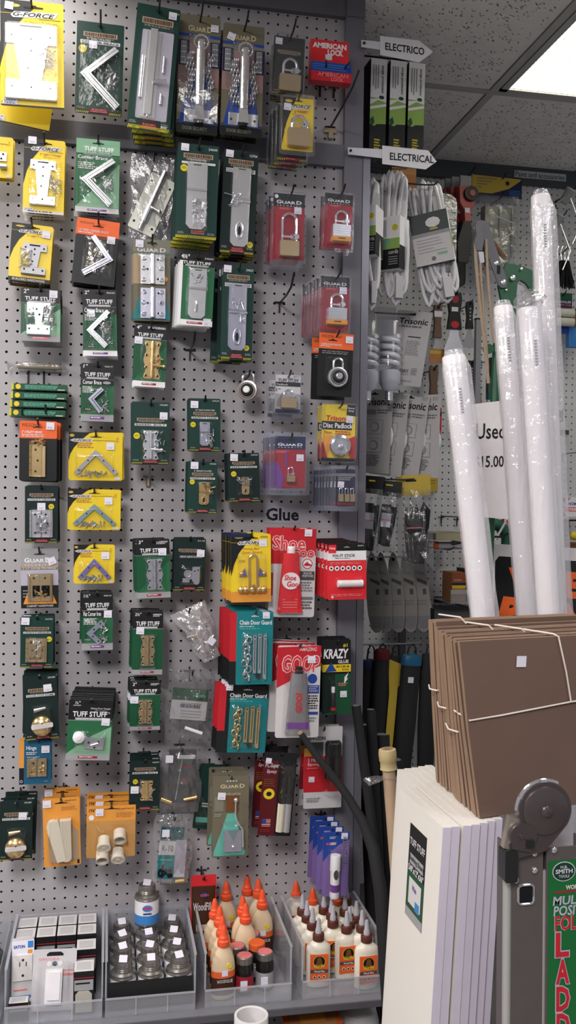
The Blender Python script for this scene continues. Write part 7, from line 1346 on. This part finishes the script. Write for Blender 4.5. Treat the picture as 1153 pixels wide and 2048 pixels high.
# the sheet of paper taped to the pole
pl = [wp(*p, Y=PY - .03) for p in ((918, 812), (1056, 795), (1066, 1042), (936, 1032))]; o = pl[0]
r = thing('price_sign', 'white paper sign reading Used $15.00 taped to the pole', 'sign', o)
loc = [(p.x - o.x, p.z - o.z) for p in pl]; MB().prism(loc[::-1], 0, .0008, M('sign_paper_warm', (.74, .70, .70), .5)).build('paper', r, 0)
def st(s, px0, py0, px1, py1, sk): 
    A = wp(px0, py0, Y=PY - .03); B = wp(px1, py1, Y=PY - .03); v, f = text_mesh(s, 0, .012); m.add([(A.x + (B.x - A.x) * a_ - o.x, -.0006, B.z + (A.z - B.z) * b_ + sk * a_ - o.z) for a_, b_ in v], f, P('ink'))
m = MB(); st('Used', 953, 847, 1011, 880, .003); st('$15.00', 949, 912, 1008, 940, .003); m.build('lettering', r, 0); MB().box(.05, .0009, -.2, .09, .022, -.19, P('offwhite')).build('tape', r, 0)
# ------------------------------------------------------------------ black and orange paint sign pad, and a dark pole behind it
a = wp(987, 1088, Y=.05); k = obj_card('sign_pad', 'black sign pad with slanted orange letters between the sheeting rolls', 'sign', a, .40, .36, (0, 0, math.radians(-58))); k.root.location = a + Vector((.20 * math.cos(math.radians(-58)), .20 * math.sin(math.radians(-58)), 0))
k.part('pad', MB().box(k.x(0), 0, k.z(1), k.x(1), .006, k.z(0), P('offwhite')), smooth=0); k.p([(.02, .13), (.05, .09), (1, .09), (1, 1), (.02, 1)], 'black')
k.t('WET', .13, .17, .96, .36, 'orangered', .15, .06).t('PAINT', .03, .39, .97, .62, 'orangered', .25, .06); k.art()
r = thing('metal_pole', 'thin dark pole standing beside the black sign pad', 'pole', (a.x - .012, a.y + .012, 0)); MB().cyl((0, 0, .0), (0, 0, a.z + .06), .006, P('darkgrey'), 10).build('pole', r); MB().tube([(0, -.006, a.z + .02), (.03, -.02, a.z + .02), (.05, -.03, a.z + .03)], .003, HOOK, 6).build('hook_arm', r)
r = thing('metal_pole', 'dark grey square pole behind the pruner ropes', 'pole', (*wp(955, 760, Y=.2).xy, 0)); MB().box(-.008, -.008, 0, .008, .008, 1.98, P('midgrey')).build('pole', r, 0); MB().box(-.009, -.009, 1.98, .009, .009, 1.985, P('black')).build('pole_cap', r, 0)
# ------------------------------------------------------------------ the paint wall: header sign, packets and tools
BY = 1.03
a = wp(1030, 338, Y=.998); b = wp(1133, 362, Y=.998)
o = wp(1030, 340, Y=.998); r = thing('paper_sign', 'grey paper strip reading Paint and accessories on the header', 'sign', o); w = wp(1133, 348, Y=.998).x - o.x; h_ = .027; MB().box(0, -.0008, -h_, w, .002, 0, M('header_label', (.50, .52, .52), .5)).build('paper', r, 0); MB().text('Paint and accessories', w * .02, -h_ * .88, w * .97, -h_ * .12, -.0012, P('ink'), 0, 0).build('lettering', r, 0)
def at(px, py, Y=.96): return wp(px, py, Y=Y)
r = thing('paint_packet', 'yellow and blue packet under the header board', 'package', at(995, 353)); q0, q1 = at(945, 353), at(1044, 398); x0, x1, z0 = q0.x - r.location.x, q1.x - r.location.x, q1.z - r.location.z
m = MB().box(x0, 0, z0, x1, .004, 0, P('navy')); m.build('card', r, 0); m = MB(); m.prism([(x0, 0), (x0, z0 * .85), (x0 * .2, z0 * .85), (x1 * .5, z0 * .55), (x1 * .96, z0 * .12), (x1 * .96, z0 * .05)], -.0006, 0, P('gold')).prism(circ(x1 * .42, z0 * .3, .008, 14), -.0012, -.0005, P('navy'))
for i in range(4): m.box(x0 * .8, -.001, z0 * (.16 + .14 * i), x0 * (.0 + .2 * i), -.0006, z0 * (.12 + .14 * i), P('midgrey')); m.box(x1 * .5, -.001, z0 * (.66 + .08 * i), x1 * .95, -.0006, z0 * (.63 + .08 * i), P('bluelite'))
m.build('box_print', r, 0); hook(r.location.x + .02, r.location.z - .008, BY - .001, .92, 'peg hook carrying the yellow and blue packet')
# red handled tools, three on one hook
def red_tool(label, px, py, Y):
    o = at(px, py, Y); r = thing('red_tool', label, 'tool', o, group='red tools on the paint wall'); S = .0016
    MB().prism([(-.03, 0), (.024, 0), (.030, -.03), (.026, -.07), (.016, -.085), (.012, -.13), (-.006, -.13), (-.010, -.085), (-.026, -.06)][::-1], -.018, .018, M('tool_red', (.36, .02, .02), .4)).build('red_body', r, 0)
    m = MB(); m.cyl((.012, -.03, -.028), (.012, .02, -.028), .026, P('black'), 20).cyl((.014, -.033, -.028), (.014, -.03, -.028), .011, M('tool_red', (.36, .02, .02), .4), 14); m.build('round_end', r)
    MB().prism([(-.012, -.125), (.014, -.125), (.018, -.2), (.010, -.27), (-.03, -.27), (-.034, -.2)][::-1], -.02, .02, P('black')).build('black_grip', r, 0); MB().box(-.008, -.0186, -.095, .010, -.018, -.078, P('sticker')).build('price_sticker', r, 0); MB().box(-.022, -.006, 0, .02, .006, .04, P('grey')).build('header_tab', r, 0); return r
red_tool('red tool with a round black end, front one beside the cord', 932, 375, .80); red_tool('red tool behind the front red one', 915, 377, .85); red_tool('hindmost red tool, in the shadow', 902, 380, .90)
hook(at(928, 360, .9).x, at(928, 360, .9).z + .0, BY - .001, .79, 'peg hook carrying the red tools')
o = at(910, 470, .985); r = thing('tool_case', 'large black case hanging behind the red tools', 'case', o); MB().prism(rrect(-.05, -.20, .035, .08, .02), -.03, .02, P('black')).build('case_body', r); MB().prism(rrect(-.03, -.16, .018, .04, .012), -.033, -.03, P('ink')).build('case_panel', r); hook(o.x, o.z + .07, BY - .001, .9, 'peg hook carrying the large black case')
# black coil pack behind the cords
o = at(884, 395, .62); r = thing('coil_pack', 'dark wrapped coil behind the rightmost white cord', 'package', o); MB().prism(rrect(-.05, -.30, .04, 0, .03), -.03, .03, P('greenblack')).build('coil', r); MB().prism(rrect(-.052, -.302, .042, .002, .03), -.034, -.03, BAG).build('clear_wrap', r); side_hook(884, 392, .62, .02, 'hook carrying the dark wrapped coil')
# roller tray in a bag
o = at(1000, 408, .86); r = thing('roller_tray', 'pale plastic roller tray in a clear bag', 'tray', o); TR = M('tray_plastic', (.20, .21, .17), .3, .2)
MB().prism([(-.058, -.012), (.048, -.012), (.05, -.19), (.03, -.235), (-.035, -.235), (-.058, -.19)][::-1], -.002, .03, TR).build('tray_shell', r); MB().box(-.06, -.012, -.19, -.052, .03, -.01, TR).box(.044, -.012, -.19, .052, .03, -.01, TR).box(-.004, -.008, -.15, .0, -.002, -.014, P('midgrey')).build('tray_rim', r, 0)
N, K = 6, 8; v = []; f = []; rg = random.Random(4)
for j in range(K + 1):
    for i in range(N + 1): e = 0 if i in (0, N) or j in (0, K) else .02 + rg.uniform(-.006, .006); v.append(((i / N - .5) * .15, -e, .03 - .30 * j / K))
for j in range(K):
    for i in range(N): q = j * (N + 1) + i; f.append((q, q + 1, q + N + 2, q + N + 1))
MB().add(v, f, BAG).build('clear_bag', r, 0); hook(o.x, o.z + .02, BY - .001, .82, 'peg hook carrying the bagged roller tray')
MB().tube([Vector((at(*p, .82) - o)) for p in ((992, 432), (1030, 447), (1030, 462), (995, 490))], .002, M('white_wire', (.6, .6, .55), .4), 6).build('wire_frame', r)
# scrapers and putty knives
def knife(label, px, y0, y1, y2, hw, bw, Y, hmat, bmat, extra=None, tl=0):
    o = at(px, y0, Y); sc = (at(px + 1, y0, Y) - at(px, y0, Y)).x; r = thing('putty_knife', label, 'putty knife', o, (0, math.radians(tl), 0)); H1 = (y1 - y0) * sc; H2 = (y2 - y0) * sc; hw *= sc; bw *= sc
    MB().prism([(-hw * .42, 0), (hw * .42, 0), (hw * .5, -H1 * .2), (hw * .36, -H1 * .55), (hw * .5, -H1), (-hw * .5, -H1), (-hw * .36, -H1 * .55), (-hw * .5, -H1 * .2)][::-1], -.009, .009, hmat).build('handle', r)
    MB().prism([(-hw * .3, -H1), (hw * .3, -H1), (hw * .34, -H1 - (H2 - H1) * .25), (bw * .5, -H1 - (H2 - H1) * .75), (bw * .5, -H2), (-bw * .5, -H2), (-bw * .5, -H1 - (H2 - H1) * .75), (-hw * .34, -H1 - (H2 - H1) * .25)][::-1], -.0012, .0012, bmat).build('blade', r, 0)
    MB().prism(circ(0, -H1 * .10, hw * .18, 12), -.0096, -.009, HOLE).build('hang_hole', r)
    if extra: m = MB(); extra(m, hw, H1, H2); m.build('handle_detail', r, 0)
    hook(o.x, o.z - H1 * .10 + .001, BY - .001, Y - .03, 'peg hook carrying the ' + label); return r
RED = P('redlite')
knife('black and red handled scraper with a chrome flared blade', 910, 586, 655, 702, 28, 38, .88, P('black'), STEEL, lambda m, hw, a, b: m.prism(circ(0, -a * .18, hw * .24, 14, a * .11), -.0102, -.0096, P('crimson')).prism(circ(0, -a * .88, hw * .28, 14, a * .1), -.0102, -.0096, P('red')).box(-hw * .26, -.0104, -a * .52, hw * .2, -.0098, -a * .4, P('sticker')))
knife('black handled putty knife with a bright white blade', 940, 604, 655, 690, 14, 24, .93, P('black'), M('mirror_blade', (.9, .9, .9), .12, 1.0), lambda m, hw, a, b: [m.box(-hw * .12, -.0098, -a * (.3 + .13 * i), hw * .12, -.009, -a * (.24 + .13 * i), P('grey')) for i in range(4)])
knife('black handled putty knife with white letters, lower one', 943, 722, 777, 828, 18, 52, .93, P('black'), STEELD, lambda m, hw, a, b: [m.box(-hw * .1, -.0098, -a * (.3 + .1 * i), hw * .12, -.009, -a * (.24 + .1 * i), P('grey')) for i in range(6)])
WOODH = M('brown_handle', (.13, .06, .03), .5)
knife('brown handled putty knife above the bulb cards', 876, 610, 672, 720, 16, 30, .9, WOODH, STEELG, lambda m, hw, a, b: m.box(-hw * .5, -.0104, -a * .38, hw * .5, -.0096, -a * .2, P('sticker')).box(-hw * .9, -.003, -b, hw * .9, -.002, -a * 1.35, P('sienna')).box(-hw * .9, -.0032, -a * 1.5, hw * .9, -.003, -a * 1.4, P('gold')))
knife('brown handled putty knife with a dark grain, lower one', 868, 733, 796, 862, 17, 34, .9, WOODH, STEELG, lambda m, hw, a, b: m.box(-hw * 1.0, -.003, -b, hw * 1.0, -.002, -a * 1.25, P('red')).box(-hw * 1.0, -.0034, -a * 1.5, hw * 1.0, -.003, -a * 1.38, P('navy')).box(-hw * .5, -.0036, -b * .98, hw * .5, -.003, -a * 1.6, P('offwhite')))
r = thing('knife_card', 'orange and yellow knife card beside the price sign', 'card', at(951, 792, .98)); MB().box(-.025, 0, -.035, .025, .002, 0, P('sienna')).box(-.025, -.0005, -.034, .025, 0, -.02, P('gold')).build('card', r, 0); MB().text('KNIFE', -.02, -.014, .022, -.005, -.001, P('offwhite')).build('lettering', r, 0); hook(r.location.x, r.location.z - .004, BY - .001, .96, 'peg hook carrying the orange knife card')
# dark brush with green ferrule, right of the ropes
r = thing('paint_brush', 'black handled brush pack with a green end beside the thin roll', 'brush', at(986, 716, .9)); MB().prism(rrect(-.018, -.07, .018, 0, .006), -.014, .014, P('black')).build('handle', r); MB().box(-.02, -.012, -.13, .02, .012, -.07, P('darkgrey')).build('bristles', r, 0); MB().box(-.019, -.013, -.155, .019, .013, -.13, P('tealdark')).build('ferrule', r, 0); hook(r.location.x, r.location.z - .004, BY - .001, .86, 'peg hook carrying the black brush pack')
# right edge: roller frames, brush cluster, mini rollers, pads
for i, (pts, lb) in enumerate([([(1030, 448), (1112, 408), (1140, 388), (1152, 380)], 'upper wire roller frame with a pale sleeve'), ([(1040, 475), (1090, 452), (1120, 440), (1146, 470)], 'lower wire roller frame with a pale sleeve')]):
    o = at(*pts[2], .88); r = thing('paint_roller', lb + ' at the right edge', 'paint roller', o); MB().tube([at(*p, .88) - o for p in pts], .0026, STEELD, 6).tube([at(pts[2][0] + 2, pts[2][1] + 8, .85) - o, at(pts[2][0] + 22, pts[2][1] + 62, .85) - o, at(pts[2][0] + 6, pts[2][1] + 100, .85) - o], .0024, STEEL, 6).build('wire_frame', r)
    c0 = at(pts[2][0] - 14, pts[2][1] + 18, .9) - o; c1 = at(pts[2][0] + 2, pts[2][1] - 8, .88) - o; MB().cyl(c0, c1, .017, M('roller_sleeve', (.30, .31, .29), .8), 16).cyl(c1, c1 + (c1 - c0) * .1, .0175, P('offwhite'), 16).build('roller_sleeve', r)
    hook(o.x + .02, o.z + .02, BY - .001, .86, 'peg hook carrying the ' + lb)
r = thing('brush_cluster', 'bunch of black bristle brushes hanging at the right edge', 'brush', at(1128, 520, .9)); m = MB(); rg = random.Random(6)
for i in range(90): x = rg.uniform(-.03, .03); y = rg.uniform(-.015, .015); m.tube([(x * .6, y, -.005), (x, y, -.05), (x * 1.2 + rg.uniform(-.01, .01), y, -rg.uniform(.085, .11))], .0016, P('black'), 4)
tag(m.build('bristles', r, 0), kind='stuff'); m = MB()
for i in range(4): m.tube([(-.022 + .014 * i, 0, -.01), (-.03 + .016 * i, -.004, .03), (-.022 + .016 * i, -.004, .05)], .0024, CHROME, 6)
m.build('wire_handles', r); hook(r.location.x, r.location.z + .03, BY - .001, .87, 'peg hook carrying the black bristle brushes')
o = at(1126, 586, .92); r = thing('mini_roller_pack', 'mini roller pack with two white rollers', 'package', o); MB().prism(rrect(-.040, -.155, .040, 0, .003), 0, .002, P('navy')).build('card', r, 0); m = MB().box(-.040, -.0006, -.025, .040, 0, 0, P('green')).box(-.040, -.0006, -.155, .040, 0, -.135, P('blue')); m.text('MINI ROLLER', -.036, -.038, .036, -.029, -.0008, P('offwhite'), 0, .02).text('REPLACEMENT COVERS', -.036, -.048, .036, -.042, -.0008, P('redlite')); m.build('box_print', r, 0)
for z in (-.078, -.113): MB().cyl((-.036, -.018, z), (.036, -.018, z), .016, M('white_roller_foam', (.62, .60, .50), .9, bump=.3), 18).build('roller', r)
MB().frustum(rrect(-.038, -.135, .038, -.055, .006), -.001, rrect(-.036, -.132, .036, -.058, .006), -.036, BLIS).build('blister', r, 50); hook(o.x, o.z - .01, BY - .001, .89, 'peg hook carrying the mini roller pack')
o = at(1146, 640, .93); r = thing('scrub_brush', 'brown handled brush with bright blue bristles at the right edge', 'brush', o); MB().prism(rrect(-.010, -.03, .012, .04, .004), -.008, .008, P('brown')).build('handle', r); m = MB()
for i in range(7): m.box(-.02 + .006 * i, -.014, -.105, -.015 + .006 * i, .014, -.03, P('bluelite'))
tag(m.build('bristles', r, 0), kind='stuff'); hook(o.x, o.z + .03, BY - .001, .9, 'peg hook carrying the blue bristle brush')
o = at(1111, 742, .92); r = thing('foam_pack', 'yellowish foam balls in a net pack beside the tallest roll', 'package', o); MB().sphere((0, 0, -.02), .017, M('yellow_foam', (.62, .52, .26), .8), 12, 8).build('foam_ball', r); MB().sphere((.004, 0, -.055), .019, M('pale_foam', (.60, .56, .42), .8), 12, 8).build('foam_ball', r); MB().cyl((0, 0, -.004), (0, 0, .012), .004, P('offwhite'), 8).build('header_tab', r); hook(o.x, o.z + .006, BY - .001, .9, 'peg hook carrying the foam balls')
o = at(1121, 822, .92); r = thing('tape_pack', 'black and white labelled roll pack beside the tallest roll', 'package', o); MB().prism(rrect(-.022, -.045, .014, 0, .002), 0, .002, P('black')).build('card', r, 0); MB().lathe([(.0205, -.095), (.0215, -.09), (.0215, -.048), (.0205, -.045)], P('offwhite'), (.004, -.02, 0), 20).lathe([(.0217, -.092), (.0217, -.075)], P('darkgrey'), (.004, -.02, 0), 20, cap=False).build('roll', r); m = MB(); m.text('10', -.018, -.038, .004, -.024, -.0006, P('offwhite')); m.build('lettering', r, 0); hook(o.x, o.z - .006, BY - .001, .89, 'peg hook carrying the roll pack')
b = wp(1126, 908, Y=BY); hook(b.x, b.z, BY - .001, .86, 'empty peg hook right of the tallest roll', HOOKZ); b = wp(1124, 1002, Y=BY); h = hook(b.x, b.z, BY - .001, .98, 'short empty peg hook beside the trim roller packet', HOOKZ)
o = at(1146, 994, .9); r = thing('trim_packet', 'white packet with red and blue print cut off by the right edge', 'package', o); MB().prism(rrect(-.026, -.075, .05, 0, .003), 0, .003, P('white')).build('card', r, 0); m = MB(); m.text('3"', -.020, -.014, -.008, -.003, -.0006, P('red'), 0, .03).text('HOME', -.018, -.032, .026, -.020, -.0006, P('blue'), 0, .03).box(-.026, -.0005, -.056, .05, 0, -.038, P('redlite')); m.text('TRIM', -.014, -.052, .024, -.042, -.0009, P('white'), 0, .04); m.build('box_print', r, 0); hook(o.x + .02, o.z - .006, BY - .001, .87, 'peg hook carrying the trim packet')
# back shelf behind the rolls with tins
SZ = wp(1140, 1240, Y=.55).z
t = thing('back_shelf', 'dark shelf with tins behind the sheeting rolls', 'shelf', (0, 0, SZ)); MB().box(1.30, .30, -.02, 2.4, 1.02, 0, P('darkgrey')).build('deck', t, 0)
for x in (1.34, 2.36):
    for y in (.33, .99): MB().box(x - .012, y - .012, -SZ, x + .012, y + .012, -.02, P('midgrey')).build('leg', t, 0)
def tin(px, py, Y, rad, label, mat, stk=True):
    o = at(px, py, Y); h_ = o.z - SZ; r = thing('paint_tin', label, 'tin', (o.x, Y, SZ)); MB().lathe([(rad * .96, 0), (rad, .003), (rad, h_ - .012), (rad * .93, h_ - .004)], mat, n=24).build('tin_body', r); MB().lathe([(rad * .97, h_ - .012), (rad * .99, h_ - .006), (rad * .95, h_), (.0001, h_)], mat, n=24).build('lid', r)
    if stk: MB().add([(.014 * math.cos(PI / 2 * q + .4), -rad * .3 + .014 * math.sin(PI / 2 * q + .4), h_ + .0006) for q in range(4)], [(0, 1, 2, 3)], P('sticker')).build('price_sticker', r, 0)
REDT = M('red_tin', (.22, .015, .02), .35)
tin(1150, 1180, .42, .045, 'red tin with a price sticker at the right edge', REDT); tin(1116, 1160, .56, .045, 'red tin behind the tallest roll', REDT); tin(1152, 1140, .60, .045, 'black tin behind the red tins', P('darkgrey')); tin(1135, 1112, .74, .05, 'dark blue tin with a price sticker', P('navy')); tin(1152, 1085, .92, .05, 'brown tin at the back by the right edge', P('brown'), False)
o = at(1128, 1040, .97); r = thing('dark_card', 'plain dark grey card below the black wire rods', 'card', o); MB().prism(rrect(-.026, -.085, .026, 0, .002), 0, .002, P('midgrey')).build('card', r, 0); MB().box(-.02, -.0005, -.08, .02, 0, -.07, P('darkgrey')).build('printed_band', r, 0); hook(o.x, o.z - .006, BY - .001, .95, 'peg hook carrying the plain dark grey card')
r = thing('wire_rack', 'two black wire rods crossing the back pegboard', 'rack', (at(1116, 1030, .93))); MB().cyl((0, 0, 0), (.35, 0, 0), .0035, HOOK, 8).build('rod', r); MB().cyl((0, 0, -.02), (.35, 0, -.02), .0035, HOOK, 8).build('rod', r); MB().tube([(.0, 0, 0), (.0, .098, 0)], .003, HOOK, 6).tube([(.34, 0, 0), (.34, .098, 0)], .003, HOOK, 6).tube([(0, 0, -.02), (0, .098, -.02)], .003, HOOK, 6).build('wall_arm', r)
o = at(1140, 1078, .97); r = thing('yellow_ball', 'small round yellow ball at the right edge', 'ball', at(1149, 1072, .80)); MB().sphere((0, 0, 0), .016, P('yellow'), 14, 8).build('ball_body', r); MB().cyl((0, .01, 0), (0, .229, 0), .004, HOOK, 8).build('stem', r)
# middle: tan box, white tube, orange boxes in a clear tray
for px, lb in ((858, 'left'), (906, 'right')):
    q = wp(px, 1082, Y=BY); hook(q.x, q.z, BY - .001, .70, lb + ' peg hook under the flat tan box', HOOK)
q = at(888, 1080, .86); r = thing('flat_box', 'flat tan box lying on two hooks', 'box', q); MB().box(-.07, -.11, .004, .075, .11, .028, M('tan_box', (.33, .29, .18), .6)).build('carton', r, 0); MB().box(-.06, -.1, .028, .065, .1, .0286, M('tan_box_print', (.22, .24, .14), .6)).build('box_print', r, 0)
q = at(900, 1091, .80); r = thing('caulk_tube', 'white tube with an orange end lying under the flat tan box', 'tube', q); MB().cyl((-.045, 0, 0), (.075, 0, 0), .013, M('white_tube', (.52, .52, .56), .4), 16).build('tube_body', r); MB().cyl((-.058, 0, 0), (-.045, 0, 0), .0135, P('orangered'), 16).build('end_cap', r); hook(q.x, q.z - .016, BY - .001, .76, 'peg hook under the white caulk tube')
q = wp(910, 1205, Y=.98); r = thing('wire_hook_pair', 'bent black wires under the orange boxes', 'hook', (q.x, BY - .001, q.z)); MB().tube([(-.06, 0, .012), (-.055, -.2, .012), (.0, -.24, -.004), (.01, -.24, .006)], .0026, HOOK, 6).tube([(.05, 0, .012), (.05, -.2, .012)], .0026, HOOK, 6).build('wire', r); MB().box(-.065, -.004, -.004, .055, 0, .018, HOOK).build('bracket', r, 0)
zt_ = q.z + .013
t = thing('clear_tray', 'clear tray on wires holding two orange boxes', 'tray', (q.x - .005, .88, zt_ + .004)); MB().box(-.085, -.09, 0, .08, .09, .003, BINM).box(-.085, -.092, 0, .08, -.09, .05, BINM).box(-.085, -.0935, .034, .08, -.092, .05, RIB).build('tray_shell', t, 0)
for i, x in enumerate((-.042, .03)):
    o = thing('orange_box', ('left' if i == 0 else 'right') + ' orange box with a yellow band in the clear tray', 'box', (t.location.x + x, .87, t.location.z + .004)); hh = .105; MB().box(-.026, -.05, 0, .026, .05, hh, P('sienna')).build('carton', o, 0); MB().box(-.026, -.0506, hh * .66, .026, -.05, hh, M('box_orange', (.30, .07, .02), .5)).box(-.026, -.0508, hh * .46, .026, -.05, hh * .56, P('hazard')).box(-.026, -.0506, hh * .57, .026, -.05, hh * .65, P('navy')).box(-.02, -.051, hh * .72, .01, -.0506, hh * .77, P('tan')).build('box_print', o, 0)
o = thing('black_box', 'black box between the orange boxes in the tray', 'box', (t.location.x - .006, .875, t.location.z + .004)); MB().box(-.0085, -.04, 0, .0085, .04, .118, P('black')).build('carton', o, 0); MB().box(-.007, -.0405, .1, .007, -.04, .112, P('darkgrey')).build('box_print', o, 0)
o = at(985, 1045, .55); r = thing('green_hose_pack', 'dark green hose coil behind the price sign', 'hose', o); MB().torus((0, 0, -.06), .055, .02, M('hose_green', (.01, .09, .05), .45), 'y', 24, 10).build('hose_coil', r); MB().tube([(-.03, -.024, -.10), (.0, -.024, -.06), (.035, -.024, -.0), (.04, -.02, .03)], .004, P('offwhite'), 7).build('tie', r); q = hook(o.x, o.z + .012, BY - .001, .5, 'long peg hook carrying the dark green hose coil')
o = at(1008, 1040, .6); r = thing('red_card', 'small red card with white print behind the thin roll', 'card', o); MB().prism(rrect(-.014, -.06, .016, 0, .003), 0, .002, P('red')).build('card', r, 0); MB().box(-.01, -.0006, -.02, .012, 0, -.008, P('offwhite')).box(-.01, -.0006, -.036, .012, 0, -.026, P('offwhite')).build('box_print', r, 0); hook(o.x, o.z - .004, BY - .001, .57, 'long peg hook carrying the small red card')
